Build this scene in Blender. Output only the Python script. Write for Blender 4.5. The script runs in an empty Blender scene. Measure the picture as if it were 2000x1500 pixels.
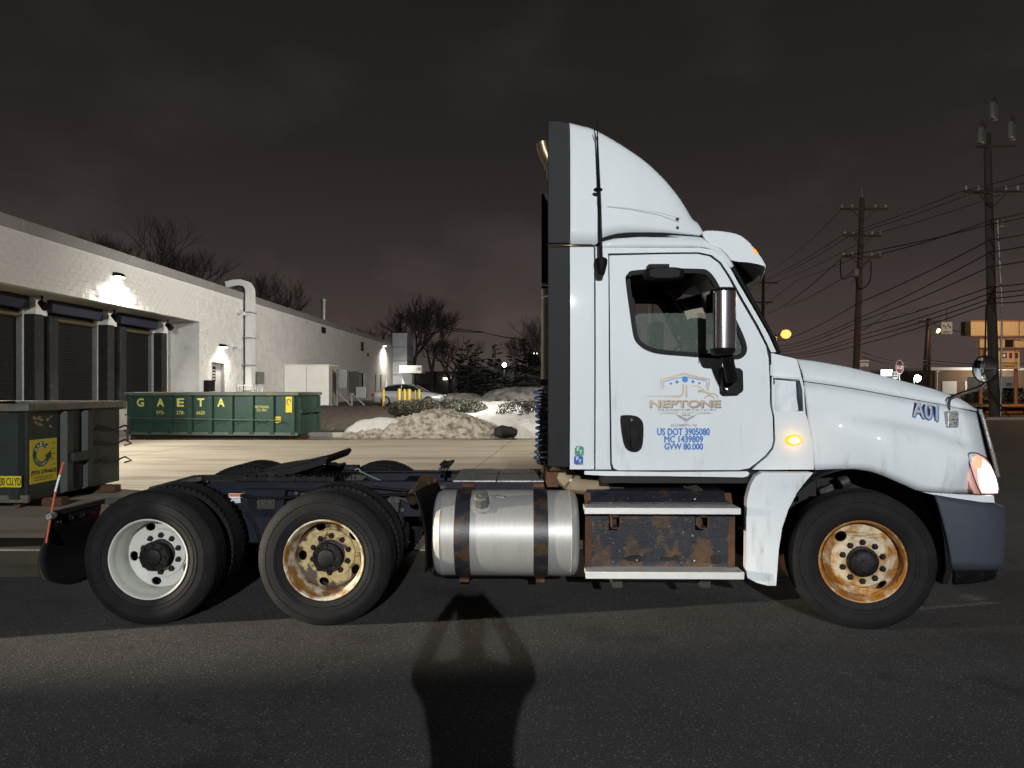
import bpy, bmesh, math, random
from mathutils import Vector, Matrix, noise
from mathutils.geometry import tessellate_polygon
R = math.radians
random.seed(7)
sc = bpy.context.scene
col = sc.collection

# ------------------------------------------------------------------ camera
FPX, CX, HZ, EYE = 1387.0, 1000.0, 757.0, 1.79     # focal length / centre / horizon of the photograph (its pixels), eye height in m
cd = bpy.data.cameras.new('camera'); cam = bpy.data.objects.new('camera', cd); col.objects.link(cam)
cam.location = (0, 0, EYE); cam.rotation_euler = (R(90), 0, 0)
cd.sensor_width = 36.0; cd.lens = 36.0 * FPX / 2000.0; cd.shift_y = (HZ - 750.0) / 2000.0
cd.clip_start = 0.05; cd.clip_end = 3000
sc.camera = cam

# ------------------------------------------------------------------ night sky lit by the town
w = bpy.data.worlds.new('World'); sc.world = w; w.use_nodes = True
nt = w.node_tree; N = nt.nodes; L = nt.links; N.clear()
out = N.new('ShaderNodeOutputWorld'); bg = N.new('ShaderNodeBackground'); L.new(bg.outputs[0], out.inputs[0])
tc = N.new('ShaderNodeTexCoord'); sx = N.new('ShaderNodeSeparateXYZ'); L.new(tc.outputs['Generated'], sx.inputs[0])
cr = N.new('ShaderNodeValToRGB'); L.new(sx.outputs['Z'], cr.inputs[0])
e = cr.color_ramp.elements
e[0].position = 0.0; e[0].color = (.080, .058, .053, 1)
e[1].position = 0.62; e[1].color = (.0105, .0095, .0092, 1)
for p, c in ((.07, (.062, .046, .043)), (.17, (.037, .0295, .0275)), (.32, (.0205, .0172, .0162))):
    q = e.new(p); q.color = c + (1,)
mp = N.new('ShaderNodeMapping'); L.new(tc.outputs['Generated'], mp.inputs[0]); mp.inputs['Scale'].default_value = (2.2, 2.2, 4.0); mp.inputs['Location'].default_value = (3.1, .4, 1.2)
no = N.new('ShaderNodeTexNoise'); no.inputs['Scale'].default_value = 2.1; no.inputs['Detail'].default_value = 5; L.new(mp.outputs[0], no.inputs[0])
mr = N.new('ShaderNodeMapRange'); L.new(no.outputs[0], mr.inputs[0]); mr.inputs[1].default_value = .52; mr.inputs[2].default_value = .78; mr.inputs[3].default_value = .98; mr.inputs[4].default_value = 1.5
mx = N.new('ShaderNodeVectorMath'); mx.operation = 'SCALE'; L.new(cr.outputs[0], mx.inputs[0]); L.new(mr.outputs[0], mx.inputs['Scale'])
sk = N.new('ShaderNodeTexSky'); sk.sky_type = 'NISHITA'; sk.sun_disc = False; sk.sun_elevation = R(-6); sk.sun_rotation = R(180)
ad = N.new('ShaderNodeVectorMath'); ad.operation = 'MULTIPLY_ADD'; L.new(sk.outputs[0], ad.inputs[0]); ad.inputs[1].default_value = (.05, .05, .05); L.new(mx.outputs[0], ad.inputs[2])
L.new(ad.outputs[0], bg.inputs[0]); bg.inputs[1].default_value = 1.0

vs = sc.view_settings; vs.view_transform = 'Standard'; vs.look = 'None'; vs.exposure = 0.0; vs.gamma = 1.0; vs.use_curve_mapping = False
sc.cycles.use_light_tree = True
sc.cycles.max_bounces = 6; sc.cycles.diffuse_bounces = 2; sc.cycles.glossy_bounces = 3; sc.cycles.transmission_bounces = 6; sc.cycles.transparent_max_bounces = 8
sc.cycles.caustics_reflective = False; sc.cycles.caustics_refractive = False
sc.cycles.sample_clamp_indirect = 3.0

LAMP_LOC = Vector((1.75, -30.0, 10.75)); LAMP_W = 44000.0          # tall street lamp behind the photographer: the key light
SIDE_LOC = Vector((-17.0, 2.0, 2.2)); SIDE_W = 26000.0              # warm flood lamp across the street, grazing the asphalt

def light(name, kind, loc, power, color, size=.1, target=None, cone=None, blend=.3, parent=None):
    d = bpy.data.lights.new(name, kind); d.energy = power; d.color = color
    d.shadow_soft_size = size
    if kind == 'SPOT': d.spot_size = R(cone); d.spot_blend = blend
    o = bpy.data.objects.new(name, d); col.objects.link(o); o.location = loc
    if target is not None: o.rotation_euler = (Vector(target) - Vector(loc)).to_track_quat('-Z', 'Y').to_euler()
    if parent: o.parent = parent
    return o

# ------------------------------------------------------------------ measuring helpers: photo pixel + real depth -> metres
def Bp(px, py, d): return Vector(((px - CX) / FPX * d, d, EYE - (py - HZ) / FPX * d))
TH = R(1.0); TC, TS = math.cos(TH), math.sin(TH); D0 = 5.272
def T(px, py, Y):                                   # truck local (x forward, y across, z up)
    u = (px - CX) / FPX
    x = (u * (D0 + Y * TC) - Y * TS) / (TC + u * TS)
    dep = D0 - x * TS + Y * TC
    return Vector((x, Y, EYE - (py - HZ) / FPX * dep))
def Tf(px, py, yf):
    y = .2
    for _ in range(4):
        p = T(px, py, y); y = yf(p.x, p.z)
    p.y = y; return p

# ------------------------------------------------------------------ mesh helpers
class MB:
    def __init__(s): s.v = []; s.f = []
    def add(s, vs_, fs):
        n = len(s.v); s.v += [tuple(p) for p in vs_]; s.f += [tuple(i + n for i in q) for q in fs]; return s
    def box(s, a, b):
        x0, y0, z0 = a; x1, y1, z1 = b
        return s.add([(x0,y0,z0),(x1,y0,z0),(x1,y1,z0),(x0,y1,z0),(x0,y0,z1),(x1,y0,z1),(x1,y1,z1),(x0,y1,z1)],
                     [(0,3,2,1),(4,5,6,7),(0,1,5,4),(1,2,6,5),(2,3,7,6),(3,0,4,7)])
    def bar(s, p0, p1, wd, ht, up=(0,0,1)):          # square bar between two points
        p0, p1 = Vector(p0), Vector(p1); d = (p1 - p0).normalized(); u = Vector(up)
        if abs(d.dot(u)) > .98: u = Vector((1, 0, 0))
        sd = d.cross(u).normalized() * wd / 2; u2 = sd.cross(d).normalized() * ht / 2
        q = [p0-sd-u2, p0+sd-u2, p0+sd+u2, p0-sd+u2, p1-sd-u2, p1+sd-u2, p1+sd+u2, p1-sd+u2]
        return s.add(q, [(0,1,2,3),(7,6,5,4),(0,4,5,1),(1,5,6,2),(2,6,7,3),(3,7,4,0)])
    def cyl(s, p0, p1, r0, r1=None, n=14, caps=True):
        return s.tube([p0, p1], [r0, r0 if r1 is None else r1], n, caps)
    def tube(s, pts, r, n=8, caps=True):
        pts = [Vector(p) for p in pts]; rs = r if isinstance(r, (list, tuple)) else [r] * len(pts)
        d = (pts[1] - pts[0]).normalized(); u = Vector((0, 0, 1)) if abs(d.z) < .9 else Vector((1, 0, 0))
        a = d.cross(u).normalized(); rings = []
        for i, p in enumerate(pts):
            if i == 0: d = pts[1] - pts[0]
            elif i == len(pts) - 1: d = pts[-1] - pts[-2]
            else: d = (pts[i+1] - pts[i]).normalized() + (pts[i] - pts[i-1]).normalized()
            d = d.normalized() if d.length > 1e-9 else Vector((0, 0, 1))
            a = a - d * a.dot(d)
            a = a.normalized() if a.length > 1e-6 else d.orthogonal().normalized()
            b = d.cross(a)
            rings.append([p + (a * math.cos(2*math.pi*k/n) + b * math.sin(2*math.pi*k/n)) * rs[i] for k in range(n)])
        vs_ = [q for ring in rings for q in ring]; fs = []
        for i in range(len(pts) - 1):
            for k in range(n): fs.append((i*n+k, i*n+(k+1)%n, (i+1)*n+(k+1)%n, (i+1)*n+k))
        if caps: fs.append(tuple(range(n-1, -1, -1))); fs.append(tuple((len(pts)-1)*n + k for k in range(n)))
        return s.add(vs_, fs)
    def lathe(s, prof, o=(0,0,0), axis='y', n=48, closed=False):   # prof: (along axis, radius)
        vs_ = []; m = len(prof)
        for a, r in prof:
            for k in range(n):
                t = 2*math.pi*k/n; c, d = r*math.cos(t), r*math.sin(t)
                p = {'y': (c, a, d), 'x': (a, c, d), 'z': (c, d, a)}[axis]
                vs_.append((p[0]+o[0], p[1]+o[1], p[2]+o[2]))
        fs = []
        for i in range(m if closed else m - 1):
            for k in range(n): fs.append((i*n+k, i*n+(k+1)%n, ((i+1)%m)*n+(k+1)%n, ((i+1)%m)*n+k))
        return s.add(vs_, fs)
    def prism(s, poly, y0, y1):                      # poly in (x,z), extruded across y
        n = len(poly); tri = tessellate_polygon([[Vector((p[0], p[1], 0)) for p in poly]])
        vs_ = [(p[0], y0, p[1]) for p in poly] + [(p[0], y1, p[1]) for p in poly]
        fs = [tuple(t) for t in tri] + [tuple(i + n for i in t) for t in tri]
        fs += [(i, (i+1) % n, n + (i+1) % n, n + i) for i in range(n)]
        return s.add(vs_, fs)
    def grid(s, rows):
        m = len(rows[0]); vs_ = [p for r_ in rows for p in r_]
        return s.add(vs_, [(i*m+k, i*m+k+1, (i+1)*m+k+1, (i+1)*m+k) for i in range(len(rows)-1) for k in range(m-1)])
    def mesh(s, name, smooth=None, recalc=True):
        me = bpy.data.meshes.new(name); me.from_pydata(s.v, [], s.f)
        if recalc:
            bm = bmesh.new(); bm.from_mesh(me); bmesh.ops.recalc_face_normals(bm, faces=bm.faces); bm.to_mesh(me); bm.free()
        if smooth:
            me.polygons.foreach_set('use_smooth', [True] * len(me.polygons)); me.set_sharp_from_angle(angle=R(smooth))
        me.update(); return me
    def build(s, name, m, parent=None, smooth=None, bevel=0, recalc=True, loc=None, rot=None):
        o = bpy.data.objects.new(name, s.mesh(name, smooth, recalc)); col.objects.link(o)
        if m: o.data.materials.append(m)
        if parent: o.parent = parent
        if loc is not None: o.location = loc
        if rot is not None: o.rotation_euler = rot
        if bevel: bevelmod(o, bevel)
        return o
def bevelmod(o, wd, seg=2, hard=False):
    b = o.modifiers.new('bevel', 'BEVEL'); b.width = wd; b.segments = seg; b.limit_method = 'ANGLE'; b.angle_limit = R(35)
    if hard: b.harden_normals = True
    return o
def tag(o, label=None, cat=None, group=None, kind=None):
    if label: o['label'] = label
    if cat: o['category'] = cat
    if group: o['group'] = group
    if kind: o['kind'] = kind
    return o
def thing(name, label, cat, loc=(0,0,0), rz=0, group=None):
    o = bpy.data.objects.new(name, None); col.objects.link(o); o.location = loc; o.rotation_euler = (0, 0, rz)
    o.empty_display_size = .2
    return tag(o, label, cat, group)
def inst(name, me, parent, loc=(0,0,0), rot=None, scale=None, m=None):
    o = bpy.data.objects.new(name, me); col.objects.link(o); o.parent = parent; o.location = loc
    if rot is not None: o.rotation_euler = rot
    if scale is not None: o.scale = scale
    return o
def copy_tree(o, parent=None):
    c = o.copy(); col.objects.link(c); c.parent = parent
    for ch in list(o.children): copy_tree(ch, c)
    return c
def cat_rom(pts, n=5, closed=True):
    pts = [Vector(p) for p in pts]; out_ = []; m = len(pts)
    for i in range(m if closed else m - 1):
        p0, p1, p2, p3 = (pts[(i-1) % m], pts[i], pts[(i+1) % m], pts[(i+2) % m]) if closed else (pts[max(i-1,0)], pts[i], pts[i+1], pts[min(i+2,m-1)])
        for k in range(n):
            t = k / n
            out_.append(.5*((2*p1)+(p2-p0)*t+(2*p0-5*p1+4*p2-p3)*t*t+(3*p1-p0-3*p2+p3)*t**3))
    if not closed: out_.append(pts[-1])
    return out_
def panel(name, loops, m, parent, yf=None, Y=.2, th=.02, bevel=.004, far=False, smooth=30, zsteps=.12, px=True, solid=True):
    """sheet-metal panel: outline(s) in photo pixels (first outer, rest holes) on a truck-side surface y=yf(x,z)"""
    f = yf or (lambda x, z: Y)
    L3 = [[(Tf(p[0], p[1], f) if px else Vector((p[0], f(p[0], p[1]), p[1]))) for p in lp] for lp in loops]
    flat = [[Vector((p.x, p.z, 0)) for p in lp] for lp in L3]
    tri = tessellate_polygon(flat); vs_ = [p for lp in L3 for p in lp]
    bm = bmesh.new(); bv = [bm.verts.new((p.x, 0, p.z)) for p in vs_]
    for t in tri:
        try: bm.faces.new([bv[i] for i in t])
        except ValueError: pass
    if yf:
        for ax in (2, 0):
            lo = min(p[ax] for p in vs_); hi = max(p[ax] for p in vs_); k = lo + zsteps
            while k < hi:
                pl = Vector((0,0,0)); pl[ax] = k; nn = Vector((0,0,0)); nn[ax] = 1
                bmesh.ops.bisect_plane(bm, geom=bm.verts[:]+bm.edges[:]+bm.faces[:], plane_co=pl, plane_no=nn); k += zsteps
    for v in bm.verts:
        v.co.y = f(v.co.x, v.co.z)
        if far: v.co.y = 2.44 - v.co.y
    bmesh.ops.recalc_face_normals(bm, faces=bm.faces)
    s_ = sum(fc.normal.y * fc.calc_area() for fc in bm.faces)
    if (s_ > 0) != far: bmesh.ops.reverse_faces(bm, faces=bm.faces)
    me = bpy.data.meshes.new(name); bm.to_mesh(me); bm.free()
    o = bpy.data.objects.new(name, me); col.objects.link(o); o.parent = parent
    if m: me.materials.append(m)
    if smooth: me.polygons.foreach_set('use_smooth', [True]*len(me.polygons)); me.set_sharp_from_angle(angle=R(smooth))
    if solid:
        q = o.modifiers.new('solid', 'SOLIDIFY'); q.thickness = th; q.offset = -1
    if bevel: bevelmod(o, bevel, 2, True)
    return o
_tc = {}
def text_geo(s):
    if s in _tc: return _tc[s]
    cu = bpy.data.curves.new('t', 'FONT'); cu.body = s; cu.resolution_u = 3; cu.fill_mode = 'FRONT'
    o = bpy.data.objects.new('t', cu); col.objects.link(o)
    dg = bpy.context.evaluated_depsgraph_get(); me = bpy.data.meshes.new_from_object(o.evaluated_get(dg))
    v = [Vector(x.co) for x in me.vertices]; f = [tuple(p.vertices) for p in me.polygons]
    bpy.data.objects.remove(o); bpy.data.curves.remove(cu); bpy.data.meshes.remove(me)
    x0, x1 = min(p.x for p in v), max(p.x for p in v); y0, y1 = min(p.y for p in v), max(p.y for p in v)
    _tc[s] = ([((p.x-x0)/(x1-x0), (p.y-y0)/max(1e-6, y1-y0)) for p in v], f); return _tc[s]
def text(name, s, org, U, V, m, parent, bold=0):
    """flat lettering filling the parallelogram org, org+U, org+V"""
    g, f = text_geo(s); U, V, org = Vector(U), Vector(V), Vector(org); b = MB()
    offs = [(0, 0)] if not bold else [(-bold, 0), (bold, 0), (0, bold), (0, -bold)]
    nrm = U.cross(V).normalized()
    for i, (a, c) in enumerate(offs):
        b.add([org + U*x + V*y + U.normalized()*a + V.normalized()*c + nrm*i*.0003 for x, y in g], f)
    return b.build(name, m, parent, recalc=False)

# ------------------------------------------------------------------ materials
def srgb(r, g, b):
    f = lambda c: ((c/255+.055)/1.055)**2.4 if c/255 > .04045 else c/255/12.92
    return (f(r), f(g), f(b))
MATS = {}
def pm(name, c, rough=.5, metal=0, var=.12, scale=6, c2=None, mix=(.45, .65), mscale=None, bump=0, bscale=60, coat=0, croughn=.08, emis=None, estr=0, detail=5, stretch=None, trans=0, ior=1.45, spec=.5, speck=None, zgrad=None, rgrad=None, stain=None, crack=None):
    """procedural principled material: colour, soft value variation, optional second colour in noise patches, fine bump"""
    if name in MATS: return MATS[name]
    m = bpy.data.materials.new(name); m.use_nodes = True; nt = m.node_tree; N = nt.nodes; L = nt.links
    b = N['Principled BSDF']; b.inputs['Roughness'].default_value = rough; b.inputs['Metallic'].default_value = metal
    b.inputs['Coat Weight'].default_value = coat; b.inputs['Coat Roughness'].default_value = croughn; b.inputs['Transmission Weight'].default_value = trans; b.inputs['IOR'].default_value = ior
    b.inputs['Specular IOR Level'].default_value = spec
    tc = N.new('ShaderNodeTexCoord'); src = tc.outputs['Object']
    if stretch:
        mp = N.new('ShaderNodeMapping'); mp.inputs['Scale'].default_value = stretch; L.new(src, mp.inputs[0]); src = mp.outputs[0]
    def nz(sca, det=detail):
        n = N.new('ShaderNodeTexNoise'); n.inputs['Scale'].default_value = sca; n.inputs['Detail'].default_value = det; n.inputs['Roughness'].default_value = .6; L.new(src, n.inputs[0]); return n.outputs[0]
    base = N.new('ShaderNodeRGB'); base.outputs[0].default_value = (*c, 1); cout = base.outputs[0]
    if c2:
        r = N.new('ShaderNodeMapRange'); r.interpolation_type = 'SMOOTHSTEP'; fac = nz(mscale or scale)
        if zgrad:                                     # rust that creeps up from the bottom edge: (height, strength)
            zz = N.new('ShaderNodeSeparateXYZ'); L.new(tc.outputs['Object'], zz.inputs[0]); za = N.new('ShaderNodeMath'); za.operation = 'SUBTRACT'; za.inputs[0].default_value = zgrad[0]; L.new(zz.outputs[2], za.inputs[1])
            zm_ = N.new('ShaderNodeMath'); zm_.operation = 'MULTIPLY_ADD'; L.new(za.outputs[0], zm_.inputs[0]); zm_.inputs[1].default_value = zgrad[1]; L.new(fac, zm_.inputs[2]); fac = zm_.outputs[0]
        if rgrad:                                     # rust gathering away from a clean ring of a wheel: (radius, strength)
            xy = N.new('ShaderNodeVectorMath'); xy.operation = 'MULTIPLY'; L.new(tc.outputs['Object'], xy.inputs[0]); xy.inputs[1].default_value = (1, 0, 1)
            ln = N.new('ShaderNodeVectorMath'); ln.operation = 'LENGTH'; L.new(xy.outputs[0], ln.inputs[0])
            rs = N.new('ShaderNodeMath'); rs.operation = 'SUBTRACT'; L.new(ln.outputs['Value'], rs.inputs[0]); rs.inputs[1].default_value = rgrad[0]
            ra = N.new('ShaderNodeMath'); ra.operation = 'ABSOLUTE'; L.new(rs.outputs[0], ra.inputs[0])
            rm = N.new('ShaderNodeMath'); rm.operation = 'MULTIPLY_ADD'; L.new(ra.outputs[0], rm.inputs[0]); rm.inputs[1].default_value = rgrad[1]; L.new(fac, rm.inputs[2]); fac = rm.outputs[0]
        L.new(fac, r.inputs[0]); r.inputs[1].default_value = mix[0]; r.inputs[2].default_value = mix[1]
        q = N.new('ShaderNodeMix'); q.data_type = 'RGBA'; L.new(r.outputs[0], q.inputs[0]); L.new(cout, q.inputs[6]); q.inputs[7].default_value = (*c2, 1); cout = q.outputs[2]
    if speck:                                         # scattered bright grains: (colour, scale, threshold)
        v = N.new('ShaderNodeTexVoronoi'); v.inputs['Scale'].default_value = speck[1]; L.new(src, v.inputs[0])
        sp = N.new('ShaderNodeSeparateColor'); L.new(v.outputs['Color'], sp.inputs[0])
        r = N.new('ShaderNodeMapRange'); L.new(sp.outputs[0], r.inputs[0]); r.inputs[1].default_value = speck[2]; r.inputs[2].default_value = 1.0
        q = N.new('ShaderNodeMix'); q.data_type = 'RGBA'; L.new(r.outputs[0], q.inputs[0]); L.new(cout, q.inputs[6]); q.inputs[7].default_value = (*speck[0], 1); cout = q.outputs[2]
    if var:
        r = N.new('ShaderNodeMapRange'); L.new(nz(scale), r.inputs[0]); r.inputs[1].default_value = .25; r.inputs[2].default_value = .75; r.inputs[3].default_value = 1 - var; r.inputs[4].default_value = 1 + var
        h = N.new('ShaderNodeVectorMath'); h.operation = 'SCALE'; L.new(cout, h.inputs[0]); L.new(r.outputs[0], h.inputs['Scale']); cout = h.outputs[0]
    if stain:                                         # old oil and tyre stains: (scale, from, to, factor)
        r = N.new('ShaderNodeMapRange'); r.interpolation_type = 'SMOOTHSTEP'; L.new(nz(stain[0]), r.inputs[0]); r.inputs[1].default_value = stain[1]; r.inputs[2].default_value = stain[2]; r.inputs[3].default_value = 1; r.inputs[4].default_value = stain[3]
        h = N.new('ShaderNodeVectorMath'); h.operation = 'SCALE'; L.new(cout, h.inputs[0]); L.new(r.outputs[0], h.inputs['Scale']); cout = h.outputs[0]
    if crack:                                         # thin irregular cracks: (cell scale, width)
        wn = N.new('ShaderNodeTexNoise'); wn.inputs['Scale'].default_value = 2.2; wn.inputs['Detail'].default_value = 6; L.new(src, wn.inputs[0])
        wa = N.new('ShaderNodeVectorMath'); wa.operation = 'MULTIPLY_ADD'; L.new(wn.outputs['Color'], wa.inputs[0]); wa.inputs[1].default_value = (.9, .9, .9); L.new(src, wa.inputs[2])
        v = N.new('ShaderNodeTexVoronoi'); v.feature = 'DISTANCE_TO_EDGE'; v.inputs['Scale'].default_value = crack[0]; L.new(wa.outputs[0], v.inputs[0])
        r = N.new('ShaderNodeMapRange'); L.new(v.outputs['Distance'], r.inputs[0]); r.inputs[1].default_value = 0; r.inputs[2].default_value = crack[1]; r.inputs[3].default_value = .68; r.inputs[4].default_value = 1
        h = N.new('ShaderNodeVectorMath'); h.operation = 'SCALE'; L.new(cout, h.inputs[0]); L.new(r.outputs[0], h.inputs['Scale']); cout = h.outputs[0]
    L.new(cout, b.inputs['Base Color'])
    if bump:
        u = N.new('ShaderNodeBump'); u.inputs['Strength'].default_value = bump; u.inputs['Distance'].default_value = .02; L.new(nz(bscale, 3), u.inputs['Height']); L.new(u.outputs[0], b.inputs['Normal'])
    if emis: b.inputs['Emission Color'].default_value = (*emis, 1); b.inputs['Emission Strength'].default_value = estr
    MATS[name] = m; return m
WHITE = pm('truck_white_paint', (.70, .755, .785), .5, spec=.3, var=.03, scale=2.5, c2=(.40, .39, .34), mix=(.54, .92), mscale=3.6, zgrad=(1.35, .095), coat=.3, croughn=.03, stretch=(3, 3, .7))
CREAM = pm('aged_white_plastic', (.66, .68, .62), .4, var=.05, scale=4, coat=.2)
BLK = pm('black_plastic', (.0058, .0058, .0065), .55, spec=.16, var=.3, scale=20, c2=(.018, .018, .019), mix=(.58, .78), mscale=14)
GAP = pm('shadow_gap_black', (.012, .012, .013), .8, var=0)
EXT = pm('charcoal_extender', (.0085, .009, .0115), .6, spec=.28, var=.15, scale=8, c2=(.016, .017, .020), mix=(.6, .75), mscale=5, stretch=(6, 6, .5))
SLATE = pm('slate_bumper_plastic', (.040, .047, .064), .6, var=.08, scale=14, bump=.08, bscale=220)
TYRE = pm('tyre_rubber', (.0088, .0088, .0098), .75, spec=.25, var=.2, scale=7, c2=(.017, .017, .0175), mix=(.42, .85), mscale=5)
CHROME = pm('chrome', (.75, .75, .76), .07, 1, var=.03)
CHROMES = pm('scuffed_chrome', (.72, .72, .74), .16, 1, var=.05, scale=20)
CHROMEP = pm('pitted_chrome', (.55, .55, .55), .3, .6, var=.2, scale=60, c2=(.12, .12, .12), mix=(.52, .6), mscale=90)
ALU = pm('brushed_aluminium_tank', (.40, .40, .39), .44, .35, var=.14, scale=18, c2=(.23, .225, .21), mix=(.55, .85), mscale=9, stretch=(8, 1, .35), bump=.02, bscale=120)
ALUL = pm('diamond_plate_aluminium', (.52, .52, .50), .35, .7, var=.2, scale=20, c2=(.16, .15, .13), mix=(.5, .75), mscale=25)
NAVY = pm('navy_frame_paint', (.0075, .0095, .018), .45, spec=.28, var=.4, scale=9, c2=(.022, .020, .018), mix=(.56, .8), mscale=8)
GREASE = pm('greasy_black_steel', (.0065, .0065, .007), .55, spec=.28, var=.45, scale=12, c2=(.024, .021, .018), mix=(.5, .75), mscale=14)
DSTEEL = pm('dirty_grey_steel', (.036, .034, .032), .55, .3, var=.35, scale=14, c2=(.11, .08, .055), mix=(.5, .8), mscale=11)
RUSTC = (.095, .046, .020)
RUST = pm('brown_rust', RUSTC, .85, var=.35, scale=25, c2=(.07, .035, .02), mix=(.4, .65), mscale=14, bump=.15, bscale=120)
RUSTBOX = pm('rusted_black_box', (.017, .020, .028), .42, var=.35, scale=14, c2=(.080, .046, .024), mix=(.44, .56), mscale=7.5, zgrad=(.60, .45), speck=((.22, .22, .21), 120, .99), bump=.15, bscale=60, stretch=(1, 1, .8))
STRAPM = pm('rusty_strap', (.014, .016, .024), .38, var=.2, c2=(.050, .032, .019), mix=(.46, .58), mscale=9, bump=.1, bscale=90)
RIMW = pm('white_wheel_paint', (.52, .53, .49), .4, var=.08, scale=10, c2=(.30, .22, .13), mix=(.66, .80), mscale=7)
RIMM = pm('half_rusted_wheel', (.55, .52, .42), .5, var=.2, scale=20, c2=(.25, .115, .028), mix=(.42, .60), mscale=9, bump=.05, bscale=80)
RIMD = pm('rusty_disc', (.46, .36, .17), .6, var=.4, scale=24, c2=(.055, .030, .015), mix=(.54, .66), mscale=9, rgrad=(.165, 1.9), bump=.06, bscale=90)
RIMF = pm('orange_rusted_wheel', (.54, .47, .32), .5, var=.25, scale=26, c2=(.33, .140, .024), mix=(.46, .72), mscale=11, rgrad=(.172, 1.7), bump=.05, bscale=80)
HUBM = pm('greasy_hub', (.009, .008, .008), .55, spec=.3, var=.4, scale=30, c2=(.030, .021, .016), mix=(.5, .8), mscale=22, bump=.2, bscale=60)
GLASS = pm('window_glass', (.9, .95, .93), .0, var=0, trans=1, ior=1.2)
BRASS = pm('heat_tinted_steel', (.27, .215, .135), .35, .85, var=.2, scale=12)
TAN = pm('dusty_tan_hose', (.24, .19, .13), .75, var=.2, scale=10)
CABIN = pm('cabin_grey_trim', (.018, .017, .016), .8, var=.15, scale=8)
CABIN2 = pm('cabin_fabric', (.028, .027, .025), .9, var=.2, scale=40)
LBLUE = pm('decal_blue', (.035, .19, .55), .4, var=.05); LTAN = pm('decal_gold', (.45, .36, .25), .35, .2, var=.15, scale=30)
LGRY = pm('decal_steel_grey', (.20, .21, .24), .4, var=.1); LSILV = pm('decal_silver', (.46, .42, .45), .4, var=.15, scale=30)
WHT = pm('plain_white', (.75, .76, .76), .5, var=.03); GRN = pm('sticker_green', (.03, .28, .16), .5, var=.1)
AMBER = pm('amber_lamp_glow', (.9, .35, .02), .3, var=0, emis=(1, .66, .16), estr=6)
AMBER2 = pm('amber_lens', (.8, .25, .02), .15, var=0, emis=(1, .36, .04), estr=.9)
HEADL = pm('headlamp_glow', (.9, .8, .75), .2, var=0, emis=(1, .86, .8), estr=5)
HEADR = pm('headlamp_turn_glow', (.9, .4, .25), .2, var=0, emis=(1, .36, .22), estr=1.1)
REDL = pm('tail_lens_red', (.5, .02, .02), .3, var=0, emis=(1, .05, .03), estr=1)
MIRR = pm('mirror_glass', (.86, .88, .88), .02, 1, var=0)
def glass_mat(name, tint=(.8, .84, .82), rough=.02, f0=1.45, dust=(0, .10), dcol=(.5, .5, .47)):
    m = bpy.data.materials.new(name); m.use_nodes = True; nt = m.node_tree; N = nt.nodes; L = nt.links; N.clear()
    o = N.new('ShaderNodeOutputMaterial'); t = N.new('ShaderNodeBsdfTransparent'); t.inputs[0].default_value = (*tint, 1)
    g = N.new('ShaderNodeBsdfGlossy'); g.inputs['Roughness'].default_value = rough; fr = N.new('ShaderNodeFresnel'); fr.inputs[0].default_value = f0
    d = N.new('ShaderNodeBsdfDiffuse'); d.inputs[0].default_value = (*dcol, 1)
    tc = N.new('ShaderNodeTexCoord'); n = N.new('ShaderNodeTexNoise'); n.inputs['Scale'].default_value = 90; L.new(tc.outputs['Object'], n.inputs[0])
    r = N.new('ShaderNodeMapRange'); L.new(n.outputs[0], r.inputs[0]); r.inputs[1].default_value = .55; r.inputs[2].default_value = .8; r.inputs[3].default_value = dust[0]; r.inputs[4].default_value = dust[1]
    m1 = N.new('ShaderNodeMixShader'); L.new(r.outputs[0], m1.inputs[0]); L.new(t.outputs[0], m1.inputs[1]); L.new(d.outputs[0], m1.inputs[2])
    m2 = N.new('ShaderNodeMixShader'); L.new(fr.outputs[0], m2.inputs[0]); L.new(m1.outputs[0], m2.inputs[1]); L.new(g.outputs[0], m2.inputs[2]); L.new(m2.outputs[0], o.inputs[0])
    return m
GLASS = glass_mat('cab_window_glass'); SGLASS = glass_mat('building_window_glass', (.35, .45, .5))

# ================================================================== GROUND
def plane_mesh(name, pts, z, m, kind='structure', parent=None):
    b = MB(); b.add([(x, y, z) for x, y in pts], [tuple(range(len(pts)))])
    o = b.build(name, m, parent); 
    if kind: o['kind'] = kind
    return o
ASPH = pm('asphalt', (.052, .052, .053), .82, spec=.3, stain=(1.1, .54, .70, .62), crack=(.30, .005), var=.30, scale=.5, c2=(.132, .130, .127), mix=(.48, .68), mscale=85, bump=.5, bscale=120, speck=((.24, .23, .22), 120, .94))
CONC = pm('concrete_apron', (.36, .315, .245), .8, var=.18, scale=.5, c2=(.23, .195, .15), mix=(.46, .72), mscale=.8, bump=.12, bscale=40, stretch=(.4, 2.2, 1))
CONCD = pm('wet_gutter_concrete', (.17, .155, .13), .28, var=.25, scale=.6, c2=(.07, .065, .06), mix=(.4, .6), mscale=.5, stretch=(.4, 2, 1))
CURB = pm('kerb_concrete', (.36, .34, .30), .85, var=.2, scale=3, bump=.2, bscale=40)
LOT = pm('far_lot_asphalt', (.075, .072, .066), .8, var=.25, scale=.4, bump=.3, bscale=60)
plane_mesh('ground', [(-900, -300), (900, -300), (900, 1800), (-900, 1800)], 0, ASPH)
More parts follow.
